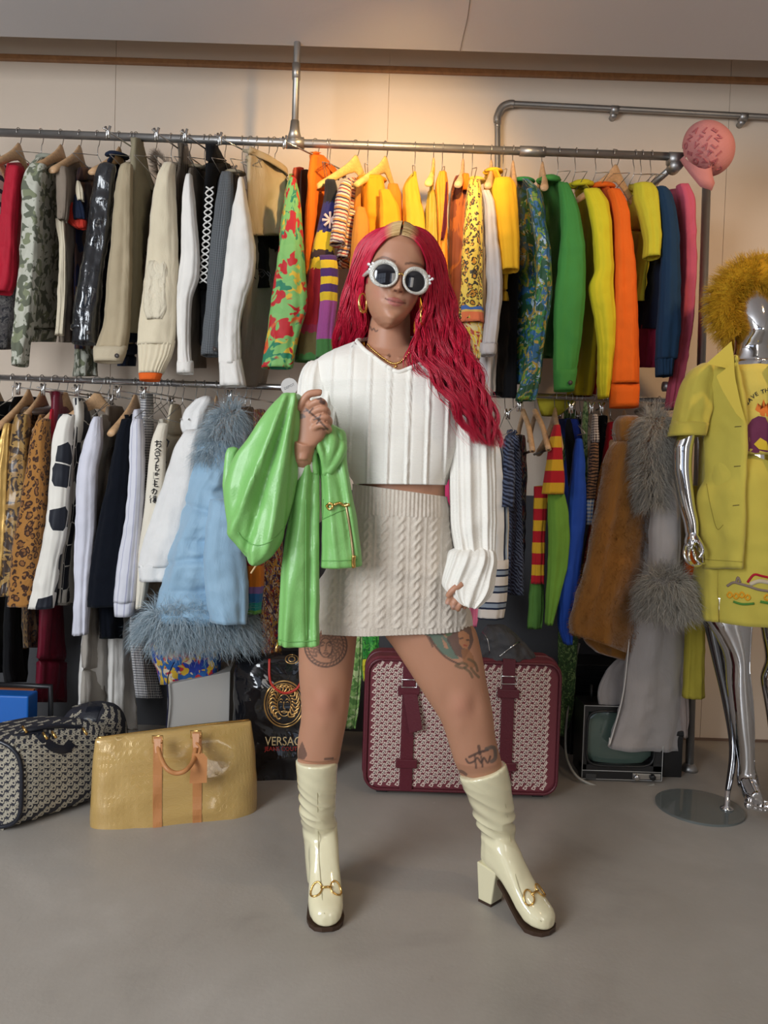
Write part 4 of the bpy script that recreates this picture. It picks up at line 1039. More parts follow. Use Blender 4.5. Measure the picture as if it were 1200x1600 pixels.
# things seen between the model and the rack
garment('leaf_print_scarf', 'green and yellow sequin scarf hanging between the person\'s legs', 'scarf', blotch('sequin_green', [(.03, .25, .04), (.10, .40, .06), (.02, .10, .03)], 60, .3), [('cloth', '640:572-598 800:568-594 960:566-592 1010:566-592 1060:566-590', S(2.90, .012)), ('yellow_end', '1030:567-592 1064:568-590', S(2.895, .014, m=blotch('sequin_yellow', [(.55, .50, .03), (.35, .35, .03)], 60, .3)))])
garment('pale_green_scarf', 'pale green scarf with fine writing-like print, longest between the person\'s legs', 'scarf', blotch('pale_green_print', [(.22, .38, .10), (.45, .55, .25), (.10, .22, .05)], 30), [('cloth', '640:560-576 800:556-572 960:552-568 1040:548-566 1100:542-562 1138:541-556', S(2.94, .010))])
garment('pink_robe', 'magenta pink robe behind the person\'s right hip with its belt end showing', 'robe', fab('magenta_pink_cloth', (.60, .05, .16), .8), [('body', '640:684-708 720:688-712 790:690-712 840:694-714 900:700-722 950:724-752', S(2.95, .02)), ('belt', '870:722-744 930:728-752 950:728-750 979:731-744', S(2.91, .012, m=fab('baby_pink_cloth', (.72, .17, .26))))])

# ===== lower rail, right of the person
strm = stripes('navy_white_vertical', [(0, (.70, .66, .60)), (.55, (.02, .03, .07)), (.78, (.30, .36, .42))], .045, 'u')
strh = stripes('navy_white_horizontal', [(0, (.012, .02, .05)), (.12, (.28, .33, .40)), (.36, (.012, .02, .05)), (.46, (.72, .66, .60))], .062)
garment('striped_knit_dress', 'navy and white striped knit dress right of the person\'s sleeve', 'dress', strm,
        [('body', '684:766-778 700:765-784 780:764-793 880:762-794', S(2.80, .035)), ('skirt', '874:752-795 930:748-792 966:746-786', S(2.79, .04, m=strh, crump=.002))], hang=(Lw, 768, 'wire', 88, 'wire hanger of the striped knit dress'))
zb = zebra('navy_zebra_print', (.012, .015, .035), (.10, .13, .22), 22, rot=.4)
garment('zebra_shirt', 'navy zebra print short-sleeved shirt', 'shirt', zb, [('body', '672:794-804 700:790-808 800:796-812 930:798-812', Bd(False, n=2.86, f=3.05)), ('sleeve', '686:788-802 720:784-804 792:781-802', S(2.79, .03))], hang=(Lw, 803, 'clip', 88, 'clip hanger of the navy zebra shirt'))
garment('dark_paisley_dress', 'dark paisley print dress with red flecks, right of the zebra shirt', 'dress', blotch('dark_paisley', [(.015, .015, .03), (.15, .03, .02), (.12, .12, .09)], 28), [('body', '680:806-818 780:806-818 920:800-814', Bd(False, n=2.92, f=3.08))])
ry = stripes('red_yellow_stripe', [(0, (.66, .38, .02)), (.48, (.45, .01, .02))], .086)
lime = fab('lime_green_cotton', (.17, .36, .05), .8)
garment('red_yellow_sweater', 'red and yellow hooped sweater with short sleeve', 'sweater', ry,
        [('sleeve', '664:866-874 685:860-876 720:855-879 750:850-882 772:847-881', S(2.78, .035, crump=.002)), ('body', '760:834-856 830:832-852 912:829-850', S(2.86, .02))], hang=(Lw, 868, 'wood', 84, 'wooden hanger of the red and yellow hooped sweater'))
garment('lime_shirt', 'lime green shirt with a long sleeve coming out below the hooped one', 'shirt', lime,
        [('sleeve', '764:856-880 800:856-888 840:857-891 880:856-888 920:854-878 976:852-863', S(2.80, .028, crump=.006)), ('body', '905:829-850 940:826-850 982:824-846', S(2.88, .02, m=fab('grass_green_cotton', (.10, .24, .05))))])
blu = fab('cobalt_blue_cotton', (.02, .075, .42), .75)
garment('cobalt_shirt', 'cobalt blue shirt with a long sleeve', 'shirt', blu,
        [('body', '655:874-900 690:876-906 800:878-900 950:868-892', Bd(False, n=2.88, f=3.1, m=fab('shaded_cobalt', (.012, .03, .2)))), ('sleeve', '686:900-908 720:894-913 800:886-915 860:880-909 920:872-902 975:872-896 1005:880-893', S(2.82, .034))], hang=(Lw, 884, 'clip', 84, 'clip hanger of the cobalt blue shirt'))  # body cloth is the same cobalt with its shade put into the colour
garment('black_beaded_top', 'black top with a beaded neckline above the cobalt sleeve', 'top', black, [('body', '655:886-908 690:884-905 760:888-902', S(2.93, .03))], hang=(Lw, 900, 'wire', 86, 'wire hanger of the black beaded top'))
garment('green_lace_dress', 'green lace strip dress hanging left of the brown animal print sleeve', 'dress', blotch('green_lace', [(.16, .24, .08), (.35, .42, .2), (.05, .1, .03)], 50), [('body', '628:912-917 660:911-919 760:910-918', S(2.86, .014))], hang=(Lw, 914, 'clip', 84, 'clip hanger of the green lace dress'))
ap = zebra('brown_tiger_print', (.24, .12, .06), (.02, .012, .01), 26, dist=5)
garment('tiger_print_shirt', 'brown tiger print shirt with houndstooth shoulder and plaid end', 'shirt', ap, [('sleeve', '688:923-934 730:919-934 780:914-930', S(2.81, .026)), ('shoulder', '648:926-933 692:924-935', S(2.812, .024, m=check('brown_houndstooth', (.06, .03, .03), (.6, .52, .45), .010))), ('plaid_end', '776:916-929 820:916-926', S(2.81, .022, m=check('blue_plaid', (.04, .12, .3), (.65, .6, .5), .014)))], hang=(Lw, 929, 'clip', 84, 'clip hanger of the brown tiger print shirt'))
garment('black_trousers', 'black trousers in shadow between tiger print and red dress', 'trousers', black, [('leg', '650:936-948 700:932-948 800:924-940 900:908-924', S(2.95, .03))], hang=(Lw, 941, 'wire', 88, 'wire hanger of the black trousers by the red dress'))
garment('red_dress', 'deep red dress slanting behind the camel fur coat', 'dress', fab('deep_red_crepe', (.40, .008, .015), .7), [('body', '660:950-964 700:944-962 760:934-954 830:920-944 896:912-922', S(2.86, .03))], hang=(Lw, 948, 'wood', 88, 'light wooden hanger end standing in front of the red dress'))
camel = fab('camel_plush_fur', (.30, .125, .02), .95, .9, wr=.5, weave=True, wscale=26)
gc = garment('camel_fur_coat', 'camel brown plush fur coat with a rolled collar', 'coat', camel,
        [('collar', '650:966-994 662:958-1003 680:958-1003 698:966-998', S(2.80, .05, fold=.008, open_bottom=False)), ('body', '690:968-996 740:950-1003 800:938-1013 870:922-1014 930:904-1006 975/985:893-1002 990/1025:895-990', dict(dl=2.74, dr=2.86, t=.07, fold=.012, crump=.012, n=44, seg=56)),
         ('lower_panel', '975:906-970 1000:912-975 1018/1034:930-988', dict(dl=2.86, t=.03))], hang=(Lw, 976, 'wood', 86, 'wooden hanger in the rolled collar of the camel fur coat'))
d = loft_data('690:968-996 740:950-1003 800:938-1013 870:922-1014 930:904-1006 975/985:893-1002 990/1025:895-990', dl=2.74, dr=2.86, t=.07, fold=.012, crump=.012, n=44, seg=56, seed=1)
rs_ = scatter(d[0], d[1], 9000, 8, lambda p, n: n.y < .4)
hairs('plush_pile', hairmat('camel_hair', (.22, .085, .012), (.42, .19, .04)), gc, rs_, .010, .0006, .001, 40, .7, 3, 5)
gsu = fab('grey_suede', (.42, .385, .37), .9, .5, wr=.45)
gg = garment('grey_suede_coat', 'long grey suede coat with shaggy curly fur collar and cuff', 'coat', gsu,
        [('body', '690:1016-1046 760:1010-1064 850:1002-1066 920:996-1066 985:990-1068 1040:980-1068 1100:974-1062 1169/1170:952-1060', dict(dl=2.78, dr=2.94, t=.05, n=60, seg=64, fold=.010, nf=3, crump=.012)),
         ('sleeve', '690:1028-1050 740:1024-1056 800:1018-1062 860:1014-1062 915:1014-1060', S(2.70, .045)),
         ('back_flap', '1010:985-1000 1050:946-985 1085:934-982 1108:938-978', S(2.87, .012)), ('side_flap', '990:1050-1072 1060:1054-1074 1110:1058-1076 1150:1064-1072', S(2.92, .02, m=fab('pink_grey_suede', (.36, .29, .26)))),
         ('piping', '1000:982-984 1080:973-975 1165:951-953', S(2.77, .004, crump=0, fold=0, m=white))], hang=(Lw, 1030, 'wood', 86, 'wooden hanger inside the shaggy grey fur collar'))
gf = hairmat('grey_curly_hair', (.26, .245, .21), (.66, .63, .57))
d = loft_data('652:1008-1040 690:1002-1042 740:1000-1036 790:1010-1030', dl=2.70, t=.04, crump=0, fold=0)
hairs('fur_collar', gf, gg, scatter(d[0], d[1], 4200, 6, lambda p, n: n.y < .5), .065, .0007, .006, 90, .9, 7, 7, clump=14)
d = loft_data('900:1016-1062 925:1010-1070 958:1010-1074', dl=2.66, t=.06, crump=0, fold=0)
hairs('fur_cuff', gf, gg, scatter(d[0], d[1], 4200, 7, lambda p, n: n.y < .5), .072, .0008, .007, 85, 1.0, 7, 9, clump=12)
garment('yellow_linen_trousers', 'mustard yellow linen trousers low beside the mannequin', 'trousers', fab('mustard_linen', (.46, .38, .05)), [('leg', '760:1068-1098 900:1070-1100 1000:1072-1100 1089:1066-1100', S(2.86, .03))])
garment('orange_red_jumper', 'orange red jumper behind the mannequin hand', 'jumper', fab('orange_red_knit', (.68, .12, .01)), [('sleeve', '860:1070-1088 890:1068-1088 930:1072-1084', S(2.74, .03))])
garment('mustard_hanging_top', 'yellow top draped below the rail between green shirt and lemon sleeve', 'top', fab('dull_yellow_cotton', (.42, .36, .03)), [('body', '618:838-898 630:840-900 650:846-872', S(3.02, .02, n=10))])
# empty wooden trouser hangers
for i, (x, x2, y2) in enumerate(((818, 832, 704), (837, 857, 702))):
    t = thing('wooden_hanger', ('left' if i == 0 else 'right') + ' one of two empty wooden hangers right of the zebra shirt', 'hanger', railpt(x, 'low'), 'wooden hangers on the lower rail')
    a = P(x, 645, 2.96); b = P(x2, y2, 2.74)
    tube('shoulder_bar', smooth_path([P(x - 1, 642, 3.0), a, P((x + x2) / 2 + 1, 668, 2.86), b], 5), [.010] * 3 + [.0105] * 9 + [.011] * 4, W_HANG, t, 10)
    tube('shoulder_bar', smooth_path([a, P(x - 6, 668, 3.1), P(x - 10, 690, 3.16)], 5), .0095, W_HANG, t, 10)
    V, Fc = hook_data(.055); c = railpt(x, 'low'); mesh_obj('hook', [Vector((v.y, v.x, v.z)) + c for v in V], Fc, M_WIRE, t)
    tube('trouser_bar', [b + Vector((0, .0, 0)), P(x2 - 22, y2 + 8, 3.1)], .005, plain('dark_bar', (.05, .03, .02), .5), t)
# loose hooks seen between the garments of both rails
for i, (x, w_) in enumerate([(65, 'top'), (153, 'top'), (320, 'top'), (402, 'top'), (420, 'top'), (512, 'top'), (787, 'top'), (873, 'top'), (958, 'top'), (992, 'top'), (20, Lw), (170, Lw), (176, Lw), (243, Lw), (262, Lw), (286, Lw), (306, Lw), (350, Lw), (392, Lw), (790, Lw), (893, Lw), (908, Lw), (955, Lw)]):
    nb = {65: 'crimson blouse and camouflage jacket', 153: 'taupe jacket and shiny black coat', 320: 'white shirt and black lace-up trousers', 402: 'crumpled white shirt and cargo trousers', 420: 'cargo trousers and ceiling pipe', 512: 'orange trousers and striped T-shirt', 787: 'golden yellow and tropical shirts', 873: 'kelly green and lemon shirts', 958: 'flame orange shirt and its right neighbour', 992: 'acid yellow T-shirt and navy sweatshirt'}
    nl = {20: 'at the left end above black jackets', 170: 'above the taupe blouse', 176: 'just right of the flat wooden bar hanger', 243: 'left of the calligraphy jacket', 262: 'above the cream jacket', 286: 'left above the white puffer collar', 306: 'right above the white puffer collar', 350: 'left above the blue fur collar', 392: 'right above the blue fur collar', 790: 'above the striped knit dress', 893: 'above the cobalt shirt', 908: 'above the green lace dress', 955: 'above the red dress'}
    hanger(x, w_, 'wire', 'thin wire hanger ' + (('between ' + nb[x]) if w_ == 'top' else nl[x] + ' on the lower rail'), 84 + (i * 37) % 12)
# ------------------------------------------------------------------ helpers that lay strips on a surface
def bvh_of(obs):
    V, Fc = [], []
    for o in obs:
        b = len(V); V += [o.matrix_basis @ v.co if o.parent is None else v.co for v in o.data.vertices]
        Fc += [tuple(i + b for i in p.vertices) for p in o.data.polygons]
    return BVHTree.FromPolygons(V, Fc)
def hit(bv, px, py, off=.002):
    d = (P(px, py, 2.0) - CAMPOS).normalized(); r = bv.ray_cast(CAMPOS, d)
    return None if r[0] is None else (r[0] - d * off, r[1] if r[1].dot(d) < 0 else -r[1])
def strip(name, path, wpx, bv, mat, parent=None, thick=.003, n=16, across=5, off=.0005):
    """band of the given width lying on a surface along a path of photograph points"""
    pts = smooth_path([Vector((x, y, 0)) for x, y in path], max(2, n // max(1, len(path) - 1)))
    V, Fc = [], []; rows = 0
    for i, p in enumerate(pts):
        t = (pts[min(i + 1, len(pts) - 1)] - pts[max(i - 1, 0)]).normalized(); nn = Vector((-t.y, t.x, 0))
        w_ = wpx(i / (len(pts) - 1)) if callable(wpx) else wpx
        row = []
        for k in range(across):
            q = p + nn * w_ * (k / (across - 1) - .5); h = hit(bv, q.x, q.y, off)
            if h is None: row = None; break
            row.append(h)
        if row is None: continue
        for (c, nrm) in row: V.append(c + nrm * thick)
        for (c, nrm) in row: V.append(c - nrm * .002)
        rows += 1
    W = across * 2
    for i in range(rows - 1):
        for k in range(across - 1):
            a = i * W + k; Fc.append((a, a + 1, a + W + 1, a + W)); b = a + across; Fc.append((b, b + W, b + W + 1, b + 1))
        for k in (0, across - 1):
            a = i * W + k; Fc.append((a, a + W, a + W + across, a + across))
    for i in (0, rows - 1):
        for k in range(across - 1):
            a = i * W + k; Fc.append((a, a + 1, a + across + 1, a + across))
    return mesh_obj(name, V, Fc, mat, parent, smooth=False)
def stroke_data(path, r, bv, n=4, off=.001, seg=6):
    pts = []
    for p in smooth_path([Vector((x, y, 0)) for x, y in path], n):
        h = hit(bv, p.x, p.y, off)
        if h: pts.append(h[0])
    return tube_data(pts, r, seg) if len(pts) > 1 else ([], [])
def add_glyphs(o, mat, M, nx, nz, sx, sz, size, inside, word='Dior'):
    """woven repeat of a small word over a flat panel, inside the panel's own mesh"""
    V0, F0 = text_data(word, size, Matrix.Identity(4), .0002, bold=size * .045, shear=-.2)
    vs = [tuple(v.co) for v in o.data.vertices]; fs = [tuple(p.vertices) for p in o.data.polygons]; n0 = len(fs)
    R = Matrix.Rotation(radians(62), 4, 'Z')
    for i in range(nx):
        for j in range(nz):
            x, z = (i + .5) * sx, (j + .5) * sz + (i % 2) * sz * .5
            if not inside(x, z): continue
            T = M @ Matrix.Translation((x, z, 0)) @ R
            b = len(vs); vs += [tuple(T @ v) for v in V0]; fs += [tuple(k + b for k in f) for f in F0]
    me = bpy.data.meshes.new(o.data.name); me.from_pydata(vs, [], fs)
    for m in o.data.materials: me.materials.append(m)
    me.materials.append(mat)
    mi = np.zeros(len(fs), dtype=np.int32); mi[n0:] = len(me.materials) - 1; me.polygons.foreach_set('material_index', mi)
    me.update(); o.data = me
def rrect(w, h, r, n=6):
    out = []
    for (cx, cy, a0) in ((w - r, h - r, 0), (r, h - r, 90), (r, r, 180), (w - r, r, 270)):
        for k in range(n + 1):
            a = radians(a0 + 90 * k / n); out.append((cx + r * cos(a), cy + r * sin(a)))
    return out
def rounded_case(name, M, w, h, d, r, edge, mat, parent):
    """case in the local x (width) and z (height) plane running back along local y"""
    V, Fc = [], []; prof = rrect(w, h, r, 8); n = len(prof); c = Vector((w / 2, 0, h / 2))
    rings = []
    for (y, ins) in ((0, edge), (edge * .3, edge * .3), (edge, 0), (d - edge, 0), (d - edge * .3, edge * .3), (d, edge)):
        rings.append(len(V))
        for (x, z) in prof:
            q = Vector((x - w / 2, 0, z - h / 2)); sx = 1 - ins / (w / 2); sz = 1 - ins / (h / 2)
            V.append(M @ Vector((w / 2 + q.x * sx, y, h / 2 + q.z * sz)))
    for a, b in zip(rings, rings[1:]):
        for k in range(n): Fc.append((a + k, a + (k + 1) % n, b + (k + 1) % n, b + k))
    Fc.append(tuple(range(n))); Fc.append(tuple(reversed(range(rings[-1], rings[-1] + n))))
    o = mesh_obj(name, V, Fc, mat, parent, smooth=False); return o

# ------------------------------------------------------------------ burgundy monogram suitcase
m_burl = plain('burgundy_leather_trim', (.10, .012, .022), .38, bumpk=.3, bscale=150, spec=.5)
m_burc = plain('burgundy_monogram_canvas', (.16, .028, .04), .7, bumpk=.4, bscale=400)
m_crm = plain('cream_monogram_weave', (.70, .57, .50), .75, bumpk=.4, bscale=400)
SY = 2.65
sl = P(566, 1238, SY); sr = P(872, 1247, SY); sw = sr.x - sl.x; sh = P(720, 1030, SY).z - .012
suit = thing('suitcase', 'large burgundy monogram suitcase with two leather straps standing on the floor', 'suitcase', (sl.x, SY, 0))
Ms = Matrix.Translation((sl.x, SY, .012))
body_ = rounded_case('shell', Ms, sw, sh, .17, .055, .018, m_burc, suit)
Mg = frame_m(Ms @ Vector((0, -.0004, 0)), (1, 0, 0), (0, 0, 1))
def in_case(x, z):
    if not (.028 < x < sw - .028 and .028 < z < sh - .028): return False
    for cx, cz in ((.06, .06), (sw - .06, .06), (.06, sh - .06), (sw - .06, sh - .06)):
        if (x < .06 or x > sw - .06) and (z < .06 or z > sh - .06) and ((x - cx) ** 2 + (z - cz) ** 2) > .04 ** 2 and abs(x - cx) < .061 and abs(z - cz) < .061: return False
    return True
add_glyphs(body_, m_crm, Mg, 43, 24, .0155, .0258, .0180, in_case)
prof = [Ms @ Vector((.009 + x, -.003, .009 + z)) for x, z in rrect(sw - .018, sh - .018, .05, 8)]
tube('piping', prof, .0055, m_burl, suit, 8, True)
prof = [Ms @ Vector((x, .085, z)) for x, z in rrect(sw, sh, .055, 8)]
tube('zip_seam', prof, .006, m_burl, suit, 8, True)
straps_ = []
for i, x0 in enumerate((628, 783)):
    xs = P(x0, 1100, SY).x; wd = .046
    s_ = box('strap', (xs, SY - .009, .02), (xs + wd, SY - .001, .012 + sh + .004), m_burl, suit, .002)
    box('strap', (xs, SY - .002, .010 + sh), (xs + wd, SY + .16, .018 + sh), m_burl, suit, .002)
    for zc in (P(640, 1078, SY).z, P(640, 1192, SY).z):
        box('strap_loop', (xs - .016, SY - .014, zc - .016), (xs + wd + .016, SY - .002, zc + .016), m_burl, s_, .003)
    zb_ = P(640, 1066, SY).z if i == 0 else P(640, 1056, SY).z
    rg = [Vector((xs - .004 + (wd + .008) * u, SY - .017, zb_ + v)) for u, v in ((0, .014), (1, .014), (1, -.014), (0, -.014))]
    tube('buckle', rg, .0022, M_CLIP, s_, 6, True)
xs = P(636, 1100, SY).x
hexa('strap_end', [P(630, 1085, SY - .02), P(652, 1085, SY - .02), P(660, 1140, SY - .03), P(640, 1146, SY - .03), P(630, 1085, SY - .014), P(652, 1085, SY - .014), P(660, 1140, SY - .024), P(640, 1146, SY - .024)], m_burl, suit, .001)
for x in (.07, sw - .07):
    box('foot', (sl.x + x - .02, SY + .02, 0), (sl.x + x + .02, SY + .06, .015), plain('black_rubber', (.02, .02, .02), .6), suit, .003)
    box('foot', (sl.x + x - .02, SY + .11, 0), (sl.x + x + .02, SY + .15, .015), plain('black_rubber', (.02, .02, .02), .6), suit, .003)
# grey clothes heaped on the suitcase
heap = garment('folded_grey_jacket', 'dark grey jacket heaped on top of the burgundy suitcase', 'jacket', fab('slate_grey_nylon', (.07, .07, .075), .45, wr=1), [('body', '978:762-790 995:750-812 1012:742-826 1026:738-832 1030:744-828', dict(dl=2.74, t=.07, crump=.022, cf=14, fold=.014, open_bottom=False, seg=60, n=24))])
bvh_h = bvh_of([heap.children[0]])
V, Fc = merge_data([stroke_data([(832, 998), (812, 1003), (795, 1014), (780, 1026)], .003, bvh_h), stroke_data([(752, 985), (762, 1000), (765, 1020)], .002, bvh_h)])
mesh_obj('zip', V, Fc, M_CLIP, heap)

# ------------------------------------------------------------------ gold patent holdall
def mat_gold():
    T = NT('gold_patent_leather'); uv = T.uv()
    f1 = T.voro(uv, 42, 'F1', .15); em = T.ramp(f1, [(0, (1,) * 3), (.25, (1,) * 3), (.33, (0,) * 3), (.42, (0,) * 3), (.46, (.7,) * 3), (.5, (0,) * 3)])
    T.bump(T.math('ADD', T.math('MULTIPLY', em, .11), T.noise(T.uv(1, 1), 6, 3, .55, .8)), .32, .010)
    return T.out(T.mix(T.noise(uv, 5, 3), (.50, .31, .09), (.60, .40, .14)), .24, .12, .6, 0, .9, .06)
m_gold = mat_gold(); m_vach = plain('tan_leather', (.52, .22, .075), .45, bumpk=.2, bscale=200, var=.12); m_brass = plain('brass', (.72, .45, .15), .22, 1.0)
bag = thing('holdall_bag', 'gold patent leather holdall with tan handles on the floor', 'bag', P(270, 1290, 2.42))
def bagd(s, y):
    return (2.325 + .055 * s, 2.50 + .03 * s)
gb_ = loft('body', '1154/1126:150-392 1160/1130:148-393 1180/1148:146-394 1230/1190:143-398 1280/1240:141-401 1302/1266:142-400 1306/1271:146-397', m_gold, bag, depth=lambda s, y: (2.345 + .035 * s, 2.515 + .03 * s), dl=2.34, dr=2.5, t=lambda s: .018 + .088 * s ** .75, sq=.55, fold=.002, nf=3, crump=.013, cf=6, seg=72, n=34, open_bottom=False, top=.7)
bb = bvh_of([gb_])
strip('strap', [(247, 1150), (246, 1220), (246, 1298)], 14, bb, m_vach, bag, .0025)
strip('strap', [(308, 1144), (308, 1215), (308, 1286)], 14, bb, m_vach, bag, .0025)
def arc(pts, dep): return smooth_path([P(x, y, d_) for (x, y), d_ in zip(pts, dep)], 6)
tube('handle', arc([(246, 1160), (250, 1180), (260, 1200), (275, 1208), (291, 1203), (303, 1186), (307, 1158)], [2.335, 2.30, 2.27, 2.27, 2.28, 2.33, 2.395]), .0075, m_vach, bag, 10)
tube('handle', arc([(246, 1150), (244, 1160), (262, 1172), (285, 1172), (306, 1155), (306, 1143)], [2.40, 2.46, 2.50, 2.51, 2.53, 2.47]), .0075, m_vach, bag, 10)
for x, y, d_ in ((246, 1155, 2.33), (306, 1147, 2.385)):
    rg = [P(x - 8, y - 5, d_), P(x + 8, y - 5, d_), P(x + 8, y + 6, d_), P(x - 8, y + 6, d_)]
    tube('buckle', rg, .0022, m_brass, bag, 6, True)
    hexa('handle_tab', [P(x - 6, y - 1, d_ - .004), P(x + 6, y - 1, d_ - .004), P(x + 4, y + 22, d_ - .022), P(x - 4, y + 22, d_ - .022), P(x - 6, y - 1, d_ + .004), P(x + 6, y - 1, d_ + .004), P(x + 4, y + 22, d_ - .014), P(x - 4, y + 22, d_ - .014)], m_vach, bag, .001)
tg = [(300, 1177), (318, 1177), (324, 1184), (323, 1223), (296, 1224)]
V = [P(x, y, 2.335) for x, y in tg] + [P(x, y, 2.342) for x, y in tg]
mesh_obj('luggage_tag', V, [(0, 1, 2, 3, 4), (9, 8, 7, 6, 5)] + [(i, i + 5, (i + 1) % 5 + 5, (i + 1) % 5) for i in range(5)], m_vach, bag, smooth=False)
tube('tag_loop', arc([(306, 1160), (313, 1168), (311, 1178)], [2.375, 2.35, 2.335]), .004, m_vach, [q for q in bag.children if q.name.startswith('luggage_tag')][0], 8)
tube('zip', arc([(152, 1153), (230, 1143), (310, 1133), (390, 1125)], [2.35, 2.41, 2.46, 2.52]), .004, m_brass, bag, 8)

# ------------------------------------------------------------------ navy monogram duffel and the round-topped bag behind it
m_navc = plain('navy_monogram_canvas', (.022, .022, .032), .75, bumpk=.4, bscale=400); m_bge = plain('beige_monogram_weave', (.40, .36, .28), .8, bumpk=.4, bscale=400)
m_navl = plain('navy_leather', (.010, .012, .02), .3, bumpk=.15, bscale=150)
A = P(37, 1299, 2.285); A.z = 0; Bv = P(160, 1259, 2.50); Bv.z = 0
duf = thing('duffel_bag', 'navy and beige monogram duffel bag at the left edge of the floor', 'bag', A)
ex = (Bv - A).normalized(); L = .30; ey = Vector((-1, .06, 0)).normalized(); H = .29; W = .36
# rounded barrel section along ex
sec = []
for x, z, r in ((0, 0, 1),):
    pr_ = rrect(W, H, .05, 5)
pr_ = []
for k in range(40):
    th = 2 * pi * k / 40; cx, cz = cos(th), sin(th)
    q = .42 if cz < 0 else .6
    pr_.append((W / 2 + W / 2 * abs(cx) ** q * (1 if cx > 0 else -1), H / 2 + H / 2 * abs(cz) ** q * (1 if cz > 0 else -1)))
V, Fc = [], []
for i in range(9):
    s = i / 8; ins = 1 - .05 * (abs(s - .5) * 2) ** 6
    for (a, z) in pr_:
        V.append(A + ex * (s * L) + ey * (W / 2 + (a - W / 2) * ins) + Vector((0, 0, H / 2 + (z - H / 2) * ins + .004)))
for i in range(8):
    for k in range(40): Fc.append((i * 40 + k, i * 40 + (k + 1) % 40, (i + 1) * 40 + (k + 1) % 40, (i + 1) * 40 + k))
Fc.append(tuple(range(40))); Fc.append(tuple(reversed(range(320, 360))))
do = mesh_obj('body', V, Fc, m_navc, duf, smooth=False)
# the weave on the end panel and on the long side, laid on the surface glyph by glyph
bd = bvh_of([do]); G0, GF = text_data('Dior', .0200, Matrix.Identity(4), .0002, bold=.0011, shear=-.2)
def weave(o, bv, boxes, mat, step=(9.5, 15.5), skip=None, size=1.0):
    vs = [tuple(v.co) for v in o.data.vertices]; fs = [tuple(p.vertices) for p in o.data.polygons]; n0 = len(fs)
    for (x0, x1, y0, y1) in boxes:
        i = 0; x = x0
        while x < x1:
            y = y0 + (i % 2) * step[1] / 2
            while y < y1:
                h = hit(bv, x, y, .0005)
                if h and not (skip and skip(x, y)):
                    n = h[1]; a = Vector((0, 0, 1)).cross(n); a = a.normalized() if a.length > .2 else Vector((1, 0, 0)); b_ = n.cross(a)
                    M = Matrix((a, b_, n)).transposed().to_4x4(); M.translation = h[0]; M = M @ Matrix.Rotation(radians(62), 4, 'Z') @ Matrix.Scale(size, 4)
                    b0 = len(vs); vs += [tuple(M @ v) for v in G0]; fs += [tuple(k + b0 for k in f) for f in GF]
                y += step[1]
            x += step[0]; i += 1
    me = bpy.data.meshes.new(o.data.name); me.from_pydata(vs, [], fs)
    for m in o.data.materials: me.materials.append(m)
    me.materials.append(mat); mi = np.zeros(len(fs), dtype=np.int32); mi[n0:] = len(me.materials) - 1
    me.polygons.foreach_set('material_index', mi); me.update(); o.data = me
weave(do, bd, [(-12, 165, 1120, 1302)], m_bge, (9.0, 14.0))
ring = [v + (v - (A + ey * W / 2 + Vector((0, 0, H / 2)))).normalized() * .003 - ex * .002 for v in V[:40]]
tube('piping', ring, .007, m_navl, duf, 8, True)
strip('top_flap', [(60, 1146), (80, 1166), (100, 1171), (112, 1160)], 14, bd, m_navl, duf, .003)
tube('handle', smooth_path([P(20, 1152, 2.36), P(45, 1141, 2.36), P(90, 1134, 2.42), P(130, 1139, 2.48), P(146, 1144, 2.5)], 6), .008, m_navl, duf, 8)
tube('handle', smooth_path([P(-10, 1160, 2.32), P(30, 1150, 2.34), P(60, 1146, 2.38), P(78, 1152, 2.38)], 6), .010, m_navl, duf, 8)
tube('zip', smooth_path([P(5, 1158, 2.32), P(60, 1152, 2.42), P(150, 1145, 2.58)], 5), .005, m_navl, duf, 6)
for x, y in ((70, 1150), (84, 1148), (38, 1140), (132, 1143)):
    V_, F_ = tube_data([P(x - 3, y - 5, 2.355), P(x + 4, y + 5, 2.345)], .0045, 8); mesh_obj('brass_fitting', V_, F_, m_brass, duf)
rb = thing('round_topped_bag', 'round-topped navy monogram bag with a dark stripe, behind the duffel', 'bag', P(145, 1230, 2.72))
ro_ = loft('body', '1100:132-166 1104:117-178 1112:107-187 1125:99-194 1145:95-198 1180:94-199 1228:96-198', m_navc, rb, dl=2.74, t=.085, fold=0, crump=.002, sq=.9, open_bottom=False, n=30, seg=48)
bv_ = bvh_of([ro_]); weave(ro_, bv_, [(98, 198, 1103, 1160)], m_bge, (11, 13), lambda x, y: abs((x - 147) + (y - 1100) * .35) < 15, 1.1)
strip('stripe', [(149, 1101), (142, 1120), (135, 1145)], 20, bv_, m_navl, rb, .002)

# ------------------------------------------------------------------ blue crate bag at the left edge
bl_ = thing('blue_shopping_bag', 'bright blue stiff bag with black frame at the left edge', 'bag', P(10, 1230, 2.78))
m_blue = plain('bright_blue_plastic', (.012, .13, .50), .35, spec=.5)
c0, c1 = P(-70, 1086, 2.75), P(44, 1088, 2.75)
box('body', (c0.x, 2.75, 0), (c1.x, 2.83, c1.z), m_blue, bl_, .006)
box('inner_board', (c0.x, 2.835, c1.z - .02), (c1.x - .02, 2.85, P(20, 1078, 2.82).z), plain('rust_card', (.25, .07, .02), .8), bl_)
tube('frame', [Vector((c0.x, 2.87, P(0, 1070, 2.87).z)), Vector((c1.x + .03, 2.87, P(0, 1070, 2.87).z)), Vector((c1.x + .035, 2.87, .012))], .012, plain('black_plastic_frame', (.012, .012, .014), .4), bl_, 8)

